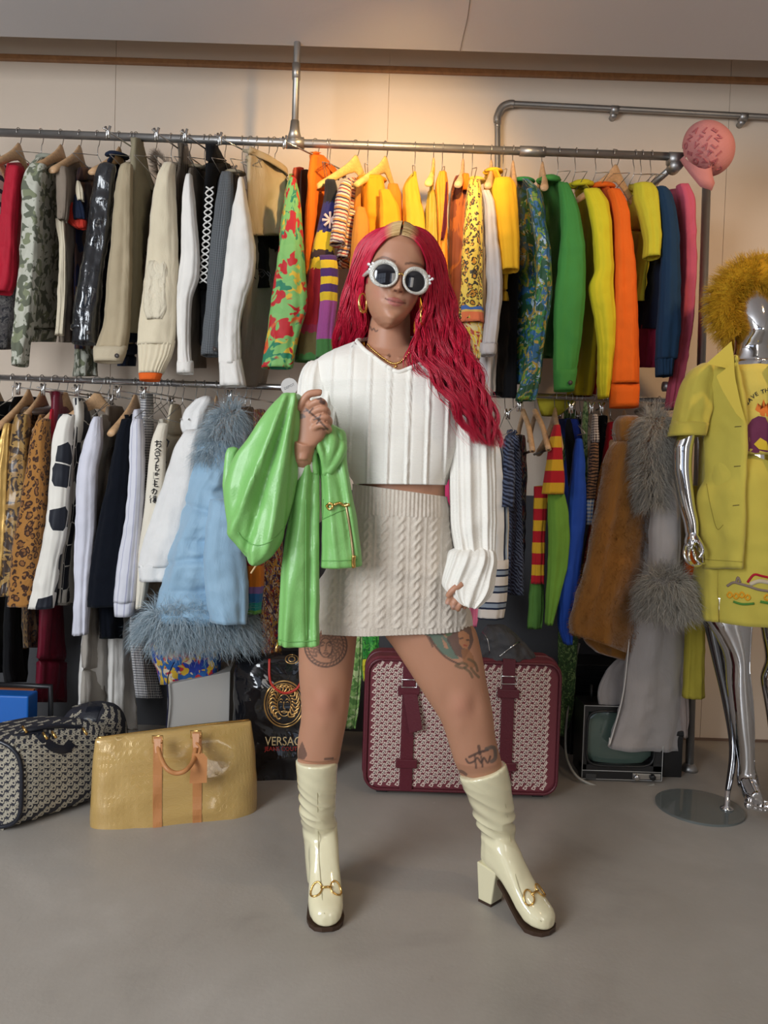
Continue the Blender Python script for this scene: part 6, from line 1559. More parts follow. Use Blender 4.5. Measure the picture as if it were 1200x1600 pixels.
# head frame: x to the viewer's right, y out of the face, z up
HC = P(615, 436, 1.83)
tilt, yaw, pit = radians(8.0), radians(11), radians(4)
Rh = Matrix.Rotation(tilt, 3, 'Y') @ Matrix.Rotation(yaw, 3, 'Z') @ Matrix.Rotation(pit, 3, 'X')
hx = Rh @ Vector((1, 0, 0)); hy = Rh @ Vector((0, -1, 0)); hz = Rh @ Vector((0, 0, 1))
def HL(x, y, z): return HC + hx * x + hy * y + hz * z
def tolocal(A):
    d = np.asarray(A, float) - np.array(HC); return d @ np.array([list(hx), list(hy), list(hz)]).T
ZT = [-.122, -.116, -.104, -.088, -.068, -.045, -.02, .01, .04, .07, .095, .11, .117]
WT = [.002, .017, .032, .044, .055, .0635, .0685, .0705, .0705, .065, .051, .031, .002]
FT = [.055, .072, .080, .0825, .083, .083, .084, .085, .086, .080, .062, .038, .004]
BT = [-.02, .0, .02, .04, .058, .075, .087, .094, .096, .088, .069, .043, .004]
def g(a, b, s): return math.exp(-((a - b) / s) ** 2)
def head_data():
    V, Fc = [], []; nz_, ns = 130, 130
    for i in range(nz_):
        z = -.122 + .239 * (1 - cos(pi * i / (nz_ - 1))) / 2
        w_, f_, b_ = np.interp(z, ZT, WT), np.interp(z, ZT, FT), np.interp(z, ZT, BT)
        for k in range(ns):
            th = 2 * pi * k / ns; c, s = cos(th), sin(th)
            x = w_ * abs(c) ** .92 * (1 if c > 0 else -1)
            y = (f_ if s > 0 else b_) * abs(s) ** (.80 if s > 0 else .95) * (1 if s > 0 else -1)
            if s > 0:
                a = abs(x)
                m = s ** .5
                d = 0; z_ = z; z = z + .015
                # nose: bridge, tip, wings
                if z > -.034: d += .024 * g(x, 0, .0082) * max(0, min(1, (.020 - z) / .045)) * (1 if z > -.026 else g(z, -.026, .0045))
                d += .006 * g(x, 0, .009) * g(z, -.020, .008)
                d += .0095 * g(a, .0115, .0052) * g(z, -.0245, .006)
                d -= .004 * g(a, .006, .003) * g(z, -.031, .0025)
                d += .004 * g(x, 0, .010) * g(z, .010, .016)
                # eyes and brows
                d -= .010 * g(a, .031, .014) * g(z, .008, .010); d += .0055 * g(a, .031, .011) * g(z, .008, .006)
                d += .003 * g(a, .030, .018) * g(z, .028, .007)
                # mouth
                d += .0052 * g(x, 0, .019) * g(z, -.0475, .0045); d += .0058 * g(x, 0, .016) * g(z, -.0585, .005)
                d -= .0030 * g(x, 0, .022) * g(z, -.0528, .0022); d -= .0025 * g(x, 0, .004) * g(z, -.040, .005)
                d -= .003 * g(a, .027, .005) * g(z, -.049, .006)
                d += .0055 * g(x, 0, .016) * g(z_, -.104, .010); d -= .0035 * g(x, 0, .018) * g(z, -.072, .006)
                d += .0055 * g(a, .042, .016) * g(z, -.026, .018); d += .003 * g(x, 0, .03) * g(z, -.052, .018)
                y += d * m; z = z_
            V.append(HL(x, y, z))
    for i in range(nz_ - 1):
        for k in range(ns): Fc.append((i * ns + k, i * ns + (k + 1) % ns, (i + 1) * ns + (k + 1) % ns, (i + 1) * ns + k))
    Fc.append(tuple(reversed(range(ns)))); Fc.append(tuple(range((nz_ - 1) * ns, nz_ * ns)))
    return V, Fc
pieces = [head_data()]
# ears
for s_ in (-1, 1):
    pieces.append(tube_data([HL(s_ * .068, .004, .012), HL(s_ * .076, -.004, .016), HL(s_ * .079, -.012, .004), HL(s_ * .076, -.008, -.014), HL(s_ * .070, .004, -.026)], [.006, .007, .007, .006, .006], 10))
    pieces.append(tube_data([HL(s_ * .066, .002, .012), HL(s_ * .070, -.002, -.006), HL(s_ * .070, .004, -.024)], [.008, .009, .006], 10))
K = dict(crump=0, fold=0, sq=1, seg=56, top=0, open_bottom=False)
def bl(rows, **k):
    kk = dict(K); kk.update(k); V, Fc, _ = loft_data(rows, **kk); return V, Fc
pieces.append(bl('486:584-640 505:578-641 520:576-641 535:574-643 550:566-652 562:548-672', dl=1.885, t=lambda s: .054 + .01 * s, n=26))
pieces.append(bl('545:572-650 556:546-680 568:512-712 585:492-732 610:500-728 650:528-712 700:548-703 745:560-696 770:561-695 800:556-700 860:550-706 930:530-722 955:524-730 962:540-716', dl=PY, t=lambda s: .05 + .055 * min(1, s / .12) if s < .5 else .105, n=90, sq=.9))
# collar bones
pieces.append(tube_data([P(608, 560, PY - .072), P(580, 556, PY - .06), P(548, 560, PY - .03)], .007, 10)); pieces.append(tube_data([P(622, 562, PY - .072), P(652, 560, PY - .06), P(690, 562, PY - .03)], .007, 10))
# legs, from the hips into the boots
def knee(u, v, th, s, p):
    if sin(th) > 0: return 0
    x, y = project(p); d = 0
    for kx, ky in ((507, 1098), (720, 1102)):
        d += .0065 * math.exp(-((x - kx) / 15) ** 2 - ((y - ky) / 19) ** 2) + .003 * math.exp(-((x - kx + 3) / 9) ** 2 - ((y - ky - 34) / 12) ** 2)
        for q in (-1, 1): d -= .0035 * math.exp(-((x - kx - q * 23) / 9) ** 2 - ((y - ky) / 22) ** 2)
    return d
def legd(s, y):
    k = max(0, min(1, (y - 1040) / 190)); return 1.862 + .022 * k * k * (3 - 2 * k) + .10 * max(0, (y - 1187) / 120)
pieces.append(bl('930:504-604 960:488-594 984:468-560 1010:467-556 1040:467-553 1065:468-550 1085:470-547 1105:471-545 1125:470-542 1145:467-538 1165:465-534 1190:465-529 1205:472-518 1230:475-515 1262:479-512', dl=PY, t=lambda s: (.082 - .045 * s) if s < .76 else .030, n=110, depth=legd, sq=.95, disp=knee))
pieces.append(bl('930:604-704 960:600-720 984:598-743 1010:614-750 1040:634-756 1065:650-760 1085:663-764 1105:676-768 1125:688-771 1145:696-773 1165:702-777 1190:710-783 1215:722-784 1250:744-786 1275:756-788', dl=PY, t=lambda s: (.084 - .045 * s) if s < .80 else .030, n=110, depth=legd, sq=.95, disp=knee))
# arms inside the sleeves
sLe, eLe, wLe = P(494, 606, 1.87), P(474, 780, 1.80), P(472, 712, 1.665)
pieces.append(tube_data([P(515, 590, 1.88), sLe, P(484, 690, 1.84), eLe], [.045, .048, .042, .036], 18))
pieces.append(tube_data([eLe, P(473, 750, 1.73), wLe, P(476, 690, 1.655)], [.036, .034, .025, .026], 18))
pieces.append(tube_data([P(705, 590, 1.88), P(733, 620, 1.87), P(740, 720, 1.84), P(744, 800, 1.83), P(744, 865, 1.80), P(736, 900, 1.785)], [.045, .047, .038, .032, .026, .022], 18))
# left fist in the picture: back of the hand, thumb over the top, four curled fingers
HD = 1.645
def ch(pts, r, seg=12): 
    p3 = smooth_path([P(x, y, HD + d) for x, y, d in pts], 5); n = len(p3)
    return tube_data(p3, [r[0] + (r[1] - r[0]) * i / (n - 1) for i in range(n)], seg)
pieces.append(bl('628:478-500 636:470-507 650:464-511 665:463-512 680:463-509 694:463-499 706:463-487 718:463-484', dl=HD + .012, t=.020, n=26, sq=.85))
pieces.append(ch([(466, 640, .0), (474, 626, -.006), (483, 616, -.010), (497, 613.5, -.010), (502, 614, -.008)], (.0095, .0075)))
for k, (x, y) in enumerate(((492, 631), (497, 642), (500, 654), (499, 666))):
    pieces.append(ch([(x - 10, y + 4, -.004), (x, y - 2, -.012), (x + 10, y - 4 + k, -.012), (x + 15, y + 1 + k, .002), (x + 14, y + 8, .018), (x + 7, y + 10, .028)], (.0082 - .0004 * k, .0068)))
# right hand in the picture: fingers hooked over the skirt hem side
HD = 1.742
pieces.append(tube_data([P(736, 896, 1.785), P(730, 908, 1.775), P(724, 918, 1.765), P(718, 926, 1.755)], [.022, .024, .025, .021], 14, squash=.55))
for pts, r in (([(712, 928, .004), (706, 932, -.004), (701, 938, -.006), (699, 943, .0)], (.0082, .0062)), ([(716, 932, .0), (711, 940, -.008), (708, 946, -.006), (709, 950, .004)], (.0082, .0062)), ([(722, 936, -.002), (719, 944, -.008), (716, 950, -.004), (716, 952, .006)], (.0080, .0062)), ([(728, 936, .006), (727, 944, .0), (725, 950, .004)], (.0075, .0060)), ([(722, 912, -.012), (710, 920, -.016), (703, 927, -.014), (700, 932, -.008)], (.0090, .0068))):
    pieces.append(ch(pts, r))
body_me = remesh_data(*merge_data(pieces), .0023, 2, .5)
co, no = arr_co(body_me), arr_no(body_me)
q = co - np.array(CAMPOS); zc = q @ np.array(fwd); PX = 600 + F * (q @ np.array(RIGHT)) / zc; PYY = 800 - F * (q @ np.array(UP)) / zc
front = (no * (q / np.linalg.norm(q, axis=1)[:, None])).sum(1) < .15
SKIN = np.array((.445, .222, .135))
colr = np.tile(SKIN, (len(co), 1))
def mixin(mask, c): colr[:] = colr * (1 - mask[:, None]) + np.array(c) * mask[:, None]
def stroke(path, wd, c, k=1.0, closed=False, soft=.9, smooth=True):
    pts = [Vector((x, y, 0)) for x, y in path]
    if smooth: pts = smooth_path(pts, 3)
    P_ = np.array([(p.x, p.y) for p in pts]); x0, y0 = P_.min(0) - wd - 2; x1, y1 = P_.max(0) + wd + 2
    idx = np.where(front & (PX > x0) & (PX < x1) & (PYY > y0) & (PYY < y1))[0]
    if len(idx) == 0: return
    X = np.stack([PX[idx], PYY[idx]], 1); D = np.full(len(idx), 1e9)
    for a, b in zip(P_, P_[1:]):
        ab = b - a; t = np.clip(((X - a) @ ab) / (ab @ ab + 1e-9), 0, 1); D = np.minimum(D, np.linalg.norm(X - (a + t[:, None] * ab), axis=1))
    m = np.zeros(len(co)); m[idx] = np.clip((wd / 2 + soft - D) / soft, 0, 1) * k; mixin(m, c)
def poly(path, c, k=1.0, region=None):
    P_ = np.array(path, float); m = np.zeros(len(co), bool); j = len(P_) - 1
    for i in range(len(P_)):
        xi, yi = P_[i]; xj, yj = P_[j]
        cnd = ((yi > PYY) != (yj > PYY)) & (PX < (xj - xi) * (PYY - yi) / (yj - yi + 1e-12) + xi); m ^= cnd; j = i
    mixin((m & front).astype(float) * k, c)
INK = (.022, .024, .028)
# warmth variation: knees, knuckles, cheeks
def warm(x, y, r, c, k): 
    m = np.exp(-(((PX - x) ** 2 + (PYY - y) ** 2) / r ** 2)) * k * front; mixin(m, c)
for x, y in ((507, 1100), (722, 1104)): warm(x, y, 22, (.50, .22, .15), .5)
for x, y in ((590, 458), (645, 466)): warm(x, y, 11, (.52, .22, .16), .5)
loc = tolocal(co); isface = (np.abs(loc[:, 0]) < .09) & (loc[:, 2] > -.13) & (PYY < 520)
# face: brows, lips, and shade painted into the mouth line and nostrils
lip = lambda px, py: None
def Hp(x, z, y=.088): return project(HL(x, y, z - .015))
poly([Hp(-.0255, -.0510), Hp(-.010, -.0445), Hp(-.003, -.0425), Hp(0, -.044), Hp(.003, -.0425), Hp(.010, -.0445), Hp(.0255, -.0510), Hp(.01, -.0535), Hp(-.01, -.0535)], (.34, .09, .085), .9)
poly([Hp(-.0225, -.0520), Hp(-.010, -.0535), Hp(.010, -.0535), Hp(.0225, -.0520), Hp(.012, -.0615), Hp(0, -.0645), Hp(-.012, -.0615)], (.40, .12, .11), .9)
stroke([Hp(-.025, -.0505), Hp(-.01, -.0530), Hp(.01, -.0530), Hp(.025, -.0505)], .9, (.08, .02, .02), .9)
for s_ in (-1, 1):
    stroke([Hp(s_ * .020, .008), Hp(s_ * .031, .011), Hp(s_ * .042, .006)], 2.5, (.05, .03, .02), .9)
    stroke([Hp(s_ * .005, -.0305, .10), Hp(s_ * .008, -.030, .10)], 2.6, (.08, .025, .02), .85)
stroke([(582, 413), (589, 406), (601, 402), (617, 409)], 2.6, (.09, .045, .03), .85); stroke([(634, 412), (645, 411), (657, 414), (665, 420)], 2.6, (.09, .045, .03), .85)
# scalp under the hair
sc_m = ((loc[:, 2] > .085 + .0 * loc[:, 1]) | ((loc[:, 1] < .045) & (loc[:, 2] > -.03) & (np.abs(loc[:, 0]) > .05)) | ((loc[:, 1] < 0) & (loc[:, 2] > -.05))) & (PYY < 480) & (np.abs(loc[:, 0]) < .0725) & (loc[:, 2] > -.06)
hl_ = (loc[:, 2] + (np.abs(loc[:, 0]) / .06) ** 2 * .035 > .097)
sc_m = (sc_m & (loc[:, 1] < .03)) | (hl_ & (loc[:, 2] > .03))
nearpart = np.abs(loc[:, 0] - .004) < .035
mixin((sc_m & ~nearpart).astype(float), (.30, .008, .03)); mixin((sc_m & nearpart).astype(float), (.50, .33, .14))
# tattoos
def circ(cx, cy, rx, ry, n=24): return [(cx + rx * cos(2 * pi * k / n), cy + ry * sin(2 * pi * k / n)) for k in range(n + 1)]
cx, cy = 509, 1009
stroke(circ(cx, cy, 33, 33), 1.6, INK, .85); stroke(circ(cx, cy, 27.5, 27.5), 1.2, INK, .8)
for k in range(34):
    a = 2 * pi * k / 34; stroke([(cx + 28.5 * cos(a), cy + 28.5 * sin(a)), (cx + 31.5 * cos(a + .09), cy + 31.5 * sin(a + .09))], 1.2, INK, .7, smooth=False)
for k in range(20):
    a = 2 * pi * k / 20 + .1
    if 1.15 < a < 2.0: continue
    stroke([(cx + 12 * cos(a), cy + 15 * sin(a)), (cx + 18 * cos(a + .3), cy + 19 * sin(a + .3)), (cx + 22 * cos(a), cy + 22 * sin(a)), (cx + 25 * cos(a + .2), cy + 25 * sin(a + .2))], 1.8, INK, .65)
stroke(circ(cx, cy + 3, 10, 15), 1.2, INK, .8)
for s_ in (-1, 1):
    stroke([(cx + s_ * 8, cy - 3), (cx + s_ * 5, cy - 6), (cx + s_ * 2, cy - 4)], 1.2, INK, .8); stroke([(cx + s_ * 7, cy), (cx + s_ * 4, cy - 1)], 1.6, INK, .8)
stroke([(cx + 1, cy - 3), (cx, cy + 6), (cx - 2, cy + 8), (cx + 2, cy + 8)], 1.1, INK, .7); stroke([(cx - 4, cy + 12), (cx, cy + 11), (cx + 4, cy + 12), (cx, cy + 14)], 1.2, INK, .8)
TEAL = (.03, .16, .13)
poly([(657, 990), (666, 985), (690, 990), (702, 1000), (708, 1016), (718, 1030), (706, 1030), (690, 1020), (680, 1006), (672, 994)], TEAL, .85)
poly([(690, 996), (697, 1004), (701, 1014), (694, 1012)], tuple(SKIN), .9)
stroke([(656, 990), (664, 988), (690, 991), (700, 990)], 2.0, INK, .85); stroke([(672, 996), (682, 1012), (698, 1028), (718, 1038)], 2.0, INK, .85); stroke([(668, 994), (673, 1003), (676, 1010)], 2.2, INK, .7)
poly([(698, 990), (706, 980), (722, 976), (736, 980), (740, 1000), (736, 1012), (726, 1030), (712, 1024), (704, 1010), (698, 1000)], (.06, .05, .05), .85)
poly([(716, 988), (724, 985), (733, 992), (734, 1006), (730, 1014), (723, 1013), (717, 1004)], (.42, .19, .09), .9)
stroke([(719, 998), (723, 997)], 1.6, INK, .9); stroke([(729, 1000), (732, 1000)], 1.6, INK, .9); stroke([(725, 1008), (729, 1009)], 1.5, (.3, .04, .03), .9)
poly([(720, 1014), (732, 1014), (740, 1026), (744, 1040), (736, 1046), (724, 1036)], (.28, .12, .05), .75)
for pth in ([(712, 1040), (722, 1036), (730, 1040), (722, 1044), (712, 1040)], [(732, 1030), (742, 1036), (746, 1048)], [(736, 1044), (742, 1052), (748, 1058)], [(726, 1044), (734, 1050), (738, 1058)]): stroke(pth, 3.2, (.07, .07, .04), .75)
stroke([(700, 984), (704, 990), (698, 992)], 4, (.05, .16, .08), .8)
poly([(465, 1185), (466, 1172), (472, 1158), (477, 1170), (480, 1180), (475, 1187)], INK, .75); stroke([(508, 1186), (520, 1185)], 2.5, INK, .8)
stroke([(728, 1186), (732, 1192), (740, 1190), (746, 1184), (752, 1192), (756, 1184), (762, 1192), (766, 1182)], 2.2, INK, .85); stroke([(733, 1183), (748, 1176), (762, 1172)], 3.0, INK, .85)
stroke([(742, 1180), (744, 1200)], 2.2, INK, .8); stroke([(752, 1182), (754, 1198)], 2.2, INK, .8); stroke([(760, 1170), (772, 1168), (774, 1184), (768, 1190)], 5, (.06, .08, .08), .8); stroke([(748, 1166), (750, 1178)], 4, INK, .8)
stroke([(712, 1207), (720, 1205), (728, 1210)], 4, INK, .7); stroke([(467, 996), (468, 1012)], 1.6, INK, .6)
stroke([(572, 508), (575, 515), (578, 510), (581, 516), (584, 513), (587, 518), (590, 516)], 1.3, INK, .75); stroke([(606, 556), (608, 553), (610, 557), (606, 555), (610, 555)], .8, INK, .6)
stroke([(478, 639), (486, 646), (497, 655), (506, 665), (512, 671)], 2.2, INK, .85)
for a, b in (((475, 643), (482, 641)), ((489, 638), (483, 645)), ((490, 656), (497, 653)), ((501, 648), (497, 656)), ((495, 662), (500, 655)), ((505, 671), (512, 670))): stroke([a, b], 1.6, INK, .8, smooth=False)
poly([(465, 645), (474, 647), (478, 652), (470, 655), (465, 652)], (.10, .10, .10), .8)
for x, y in ((499, 622), (504, 628)): stroke([(x - 2, y), (x + 2, y + 1)], 5, (.05, .04, .045), .85)
for x, y in ((699, 942), (709, 948)): warm(x, y, 3, (.6, .38, .32), .9)
ca = body_me.color_attributes.new('skin_colour', 'FLOAT_COLOR', 'POINT')
ca.data.foreach_set('color', np.concatenate([colr, np.ones((len(co), 1))], 1).astype(np.float32).ravel())
T = NT('tattooed_skin'); at = T.n('ShaderNodeAttribute', attribute_name='skin_colour'); g_ = T.uv(obj=True)
cc_ = T.mix(T.math('MULTIPLY', T.noise(g_, 35, 5, .6), .25), at.outputs['Color'], (.36, .16, .095))
T.bump(T.noise(g_, 420, 3), .10, .0012)
m_skin = T.out(cc_, .46, 0, .42, 0, 0, .05, .12)
me_obj('body', body_me, m_skin, per)
bbody = BVHTree.FromPolygons([Vector(c) for c in co.tolist()], [tuple(p.vertices) for p in body_me.polygons])

# ------------------------------------------------------------------ hair
def strands(n, inner, outer, amp, seed, rad=.0013, steps=30, tail=.25, wf=62, spread=.5, wave_start=.25):
    """strands laid between an inner and an outer guide; guides are (x, y, depth) of the photograph"""
    rs = np.random.RandomState(seed)
    I = np.array([list(P(*p)) for p in inner]); O = np.array([list(P(*p)) for p in outer])
    m = len(I); allV, allF, allU = [], [], []
    s = np.linspace(0, 1, steps)
    def sp(A, s):
        t = s * (m - 1); i = np.clip(t.astype(int), 0, m - 2); u = (t - i)[:, None]
        p0, p1, p2, p3 = A[np.clip(i - 1, 0, m - 1)], A[i], A[i + 1], A[np.clip(i + 2, 0, m - 1)]
        return .5 * (2 * p1 + (p2 - p0) * u + (2 * p0 - 5 * p1 + 4 * p2 - p3) * u ** 2 + (3 * p1 - p0 - 3 * p2 + p3) * u ** 3)
    gi, go = sp(I, s), sp(O, s)
    base = 0
    for k in range(n):
        a = rs.rand() ** .9; b = rs.rand()
        cl = round(a * 13) / 13; a2 = a + (cl - a) * .55 * s ** .8        # locks gather towards the tips
        L = 1 - tail * rs.rand() ** 1.6
        pts = gi * (1 - a2[:, None]) + go * a2[:, None]
        pts = np.stack([np.interp(s * L, s, pts[:, j]) for j in range(3)], 1)
        g0 = np.clip((s - wave_start) / (1 - wave_start), 0, 1) ** .8
        ln = np.concatenate([[0], np.cumsum(np.linalg.norm(np.diff(pts, axis=0), axis=1))])
        ph = cl * 23.0 + seed + rs.randn() * .35
        f_ = wf * (1 + .12 * math.sin(cl * 17))
        pts[:, 0] += amp * g0 * np.sin(f_ * ln + ph); pts[:, 1] += amp * .8 * g0 * np.cos(f_ * ln + ph * 1.3) + (b - .5) * .045 * spread * np.clip(s * 5, 0, 1)
        pts += rs.randn(3) * .0018 * s[:, None] + (rs.randn(3) * .010 * (s[:, None] ** 2) if rs.rand() < .07 else 0)
        pts[:, 2] += .004 * np.sin(s * 3.1) * (b)
        # keep outside the skull
        lc = tolocal(pts); e = np.stack([lc[:, 0] / .0755, lc[:, 1] / np.where(lc[:, 1] > 0, .088, .102), (lc[:, 2] - .002) / .122], 1); r = np.linalg.norm(e, axis=1) + 1e-6
        tgt = 1.03 + .07 * b; kf = np.where((r < tgt) & (lc[:, 2] > -.03), tgt / r, 1.0)
        lc2 = np.stack([lc[:, 0] * kf, lc[:, 1] * kf, (lc[:, 2] - .002) * kf + .002], 1)
        pts = np.array(HC) + lc2 @ np.array([list(hx), list(hy), list(hz)])
        rr_ = rad * (.55 + .6 * rs.rand()) * np.clip(1.1 - s ** 3, .15, 1)
        t = np.gradient(pts, axis=0); t /= np.linalg.norm(t, axis=1)[:, None] + 1e-9
        a_ = np.cross(t, [0, 1, .1]); a_ /= np.linalg.norm(a_, axis=1)[:, None] + 1e-9; b_ = np.cross(t, a_)
        rg = np.stack([pts + (a_ * cos(q_) + b_ * sin(q_)) * rr_[:, None] for q_ in (0, 2.094, 4.189)], 1)
        allV.append(rg.reshape(-1, 3)); idx = np.arange(steps - 1)[:, None] * 3 + base
        for j in range(3):
            j2 = (j + 1) % 3; allF.append(np.concatenate([idx + j, idx + j2, idx + 3 + j2, idx + 3 + j], 1))
        u = np.stack([np.full(steps, rs.rand()), np.clip(ln * 8, 0, 1) + 0 * s], 1); allU.append(np.repeat(u, 3, 0)); base += steps * 3
    return np.concatenate(allV), np.concatenate(allF), np.concatenate(allU)
HR = [strands(1900, [(624, 367, 1.755), (606, 373, 1.752), (588, 392, 1.765), (577, 418, 1.79), (569, 448, 1.82), (568, 482, 1.85), (570, 512, 1.88), (562, 540, 1.93), (560, 580, 1.98)],
                    [(630, 352, 1.86), (592, 358, 1.86), (562, 380, 1.87), (549, 412, 1.88), (540, 448, 1.90), (531, 482, 1.91), (524, 512, 1.93), (523, 542, 1.96), (524, 575, 2.0)], .006, 1, wf=55),
      strands(3000, [(628, 367, 1.755), (645, 373, 1.752), (658, 390, 1.765), (666, 415, 1.79), (667, 448, 1.80), (660, 482, 1.80), (650, 515, 1.79), (646, 548, 1.775), (668, 582, 1.745), (694, 618, 1.735), (715, 652, 1.74), (735, 692, 1.75)],
                    [(630, 352, 1.86), (658, 358, 1.86), (680, 378, 1.87), (693, 408, 1.88), (702, 442, 1.88), (711, 480, 1.87), (724, 520, 1.85), (738, 556, 1.82), (753, 594, 1.79), (767, 632, 1.775), (777, 664, 1.77), (784, 700, 1.77)], .0095, 2, wf=66, spread=.8),
      strands(1700, [(612, 356, 1.92), (590, 372, 1.96), (572, 410, 1.98), (560, 450, 1.975), (552, 500, 1.975), (552, 550, 2.0), (550, 590, 2.01)],
                   [(640, 356, 1.92), (660, 372, 1.96), (680, 410, 1.98), (690, 450, 1.985), (700, 500, 1.99), (706, 550, 2.0), (710, 590, 2.01)], .006, 3, wf=50),
      strands(60, [(650, 520, 1.79), (636, 548, 1.775), (632, 566, 1.77), (640, 590, 1.76)], [(662, 530, 1.78), (650, 560, 1.77), (660, 585, 1.76), (690, 600, 1.75)], .008, 5, rad=.0009)]
V = np.concatenate([h[0] for h in HR]); off = 0; FF = []
for h in HR: FF.append(h[1] + off); off += len(h[0])
FF = np.concatenate(FF); UU = np.concatenate([h[2] for h in HR]); UU[len(HR[0][0]) + len(HR[1][0]):, 1] = 1
me = bpy.data.meshes.new('hair'); me.vertices.add(len(V)); me.vertices.foreach_set('co', V.astype(np.float32).ravel())
me.loops.add(FF.size); me.loops.foreach_set('vertex_index', FF.astype(np.int32).ravel()); me.polygons.add(len(FF))
me.polygons.foreach_set('loop_start', np.arange(0, FF.size, 4, dtype=np.int32)); me.polygons.foreach_set('loop_total', np.full(len(FF), 4, dtype=np.int32))
me.update(); ul = me.uv_layers.new(name='UVMap'); ul.data.foreach_set('uv', UU[FF.ravel()].astype(np.float32).ravel()); me.polygons.foreach_set('use_smooth', [True] * len(FF)); me.validate()
T = NT('crimson_dyed_hair'); o_ = T.sep(T.uv()); c1 = T.mix(o_['X'], (.38, .003, .03), (.68, .008, .05))
bl_c = T.mix(o_['X'], (.45, .27, .10), (.70, .50, .24)); k_ = T.ramp(o_['Y'], [(0, (0,) * 3), (.13, (0,) * 3), (.30, (1,) * 3)])
m_hair = T.out(T.mix(k_, bl_c, c1), .42, 0, .45); me_obj('hair', me, m_hair, per)

# ------------------------------------------------------------------ sunglasses, earrings, necklace
m_pearl = NT('pearl_white_glitter'); g_ = m_pearl.uv(obj=True); vv = m_pearl.n('ShaderNodeTexVoronoi', i={'Scale': 420.0}); m_pearl.l(g_, vv.inputs['Vector'])
m_pearl.bump(vv.outputs['Distance'], .9, .002); m_pearl = m_pearl.out((.66, .64, .58), .22, .15, .8, 0, .6)
m_lens = plain('black_lens', (.010, .010, .014), .06, spec=.7, coat=.6); m_goldj = plain('yellow_gold', (.80, .50, .16), .18, 1.0); m_cryst = plain('clear_crystal', (.85, .85, .85), .08, .3, .9)
gl = thing('sunglasses', None, None); gl.name = 'sunglasses_frame_root'; bpy.data.objects.remove(gl)
V, Fc = [], []; NS, NC = 56, 12; LCX, LZ, LYF = .0365, -.0140, .099
fr_d = []
for s_ in (-1, 1):
    V, Fc = [], []
    for i in range(NS):
        a = 2 * pi * i / NS; ca_, sa_ = cos(a), sin(a)
        wi = .0065 + .0045 * max(0, sa_) + .0045 * max(0, s_ * ca_)
        rm = .0235 + wi / 2
        for k in range(NC):
            b = 2 * pi * k / NC; rr_ = rm + wi / 2 * cos(b); dp = .0048 * sin(b)
            x = s_ * LCX + rr_ * ca_ * 1.04; z = LZ + rr_ * sa_ * .98
            V.append(HL(x, LYF + dp - 2.6 * x * x, z))
    for i in range(NS):
        for k in range(NC): Fc.append((i * NC + k, i * NC + (k + 1) % NC, ((i + 1) % NS) * NC + (k + 1) % NC, ((i + 1) % NS) * NC + k))
    fr_d.append((V, Fc))
sun_o = mesh_obj('sunglasses', *merge_data(fr_d), m_pearl, per); sun_o['label'] = 'pearly white thick-rimmed sunglasses'
for s_ in (-1, 1):
    V = [HL(s_ * LCX, LYF + .003 - 2.6 * LCX ** 2, LZ)]; Fc = []
    for r in range(1, 5):
        for k in range(40):
            a = 2 * pi * k / 40; x = s_ * LCX + .025 * r / 4 * cos(a) * 1.03; V.append(HL(x, LYF + .003 * (1 - (r / 4) ** 2) - 2.6 * x * x, LZ + .025 * r / 4 * sin(a)))
    for k in range(40): Fc.append((0, 1 + k, 1 + (k + 1) % 40))
    for r in range(3):
        for k in range(40): Fc.append((1 + r * 40 + k, 1 + (r + 1) * 40 + k, 1 + (r + 1) * 40 + (k + 1) % 40, 1 + r * 40 + (k + 1) % 40))
    mesh_obj('lens', V, Fc, m_lens, sun_o)
    mesh_obj('temple', *tube_data([HL(s_ * .064, .086, LZ + .006), HL(s_ * .072, .06, LZ + .004), HL(s_ * .076, .01, LZ + .002), HL(s_ * .074, -.02, -.014)], [.006, .005, .004, .003], 8), m_pearl, sun_o)
    bm = bmesh.new()
    for (dx, dz) in ((0, 0), (.006, .004), (.002, -.007), (-.003, .008)):
        c = HL(s_ * (.071 + dx), .088, LZ + .012 + dz); bmesh.ops.create_icosphere(bm, subdivisions=1, radius=.0042, matrix=Matrix.Translation(c))
    bm_obj('crystal_cluster', bm, m_cryst, sun_o)
mesh_obj('bridge', *tube_data([HL(-.010, LYF, LZ + .005), HL(0, LYF + .003, LZ + .009), HL(.010, LYF, LZ + .005)], .0022, 8), m_goldj, sun_o)
c = P(567, 473, 1.82)
tube('hoop_earring', [c + Vector((.012 * sin(2 * pi * k / 28) * .75, .020 * sin(2 * pi * k / 28) * .6, .022 * cos(2 * pi * k / 28))) for k in range(28)], [.0022 + .0018 * (1 - cos(2 * pi * k / 28)) / 2 for k in range(28)], m_goldj, per, 10, True)
c = P(660, 494, 1.775)
tube('hoop_earring', [c + Vector((.010 * sin(2 * pi * k / 28) * .5, .018 * sin(2 * pi * k / 28), .021 * cos(2 * pi * k / 28))) for k in range(28)], .002, m_goldj, per, 8, True)
nk = []
for p in smooth_path([Vector((x, y, 0)) for x, y in ((567, 527), (577, 541), (589, 552), (602, 562), (614, 568), (625, 566), (635, 557), (644, 545))], 9):
    r = bbody.ray_cast(CAMPOS, (P(p.x, p.y, 2) - CAMPOS).normalized())
    if r[0]: nk.append(r[0] - (r[0] - CAMPOS).normalized() * .002)
bm = bmesh.new()
for i, p in enumerate(nk):
    bmesh.ops.create_icosphere(bm, subdivisions=2, radius=.0033 if i % 2 else .0024, matrix=Matrix.Translation(p))
nko = bm_obj('necklace', bm, m_goldj, per, smooth=True)
pc = nk[int(len(nk) * .58)] + Vector((.0, -.002, -.008)); bm = bmesh.new()
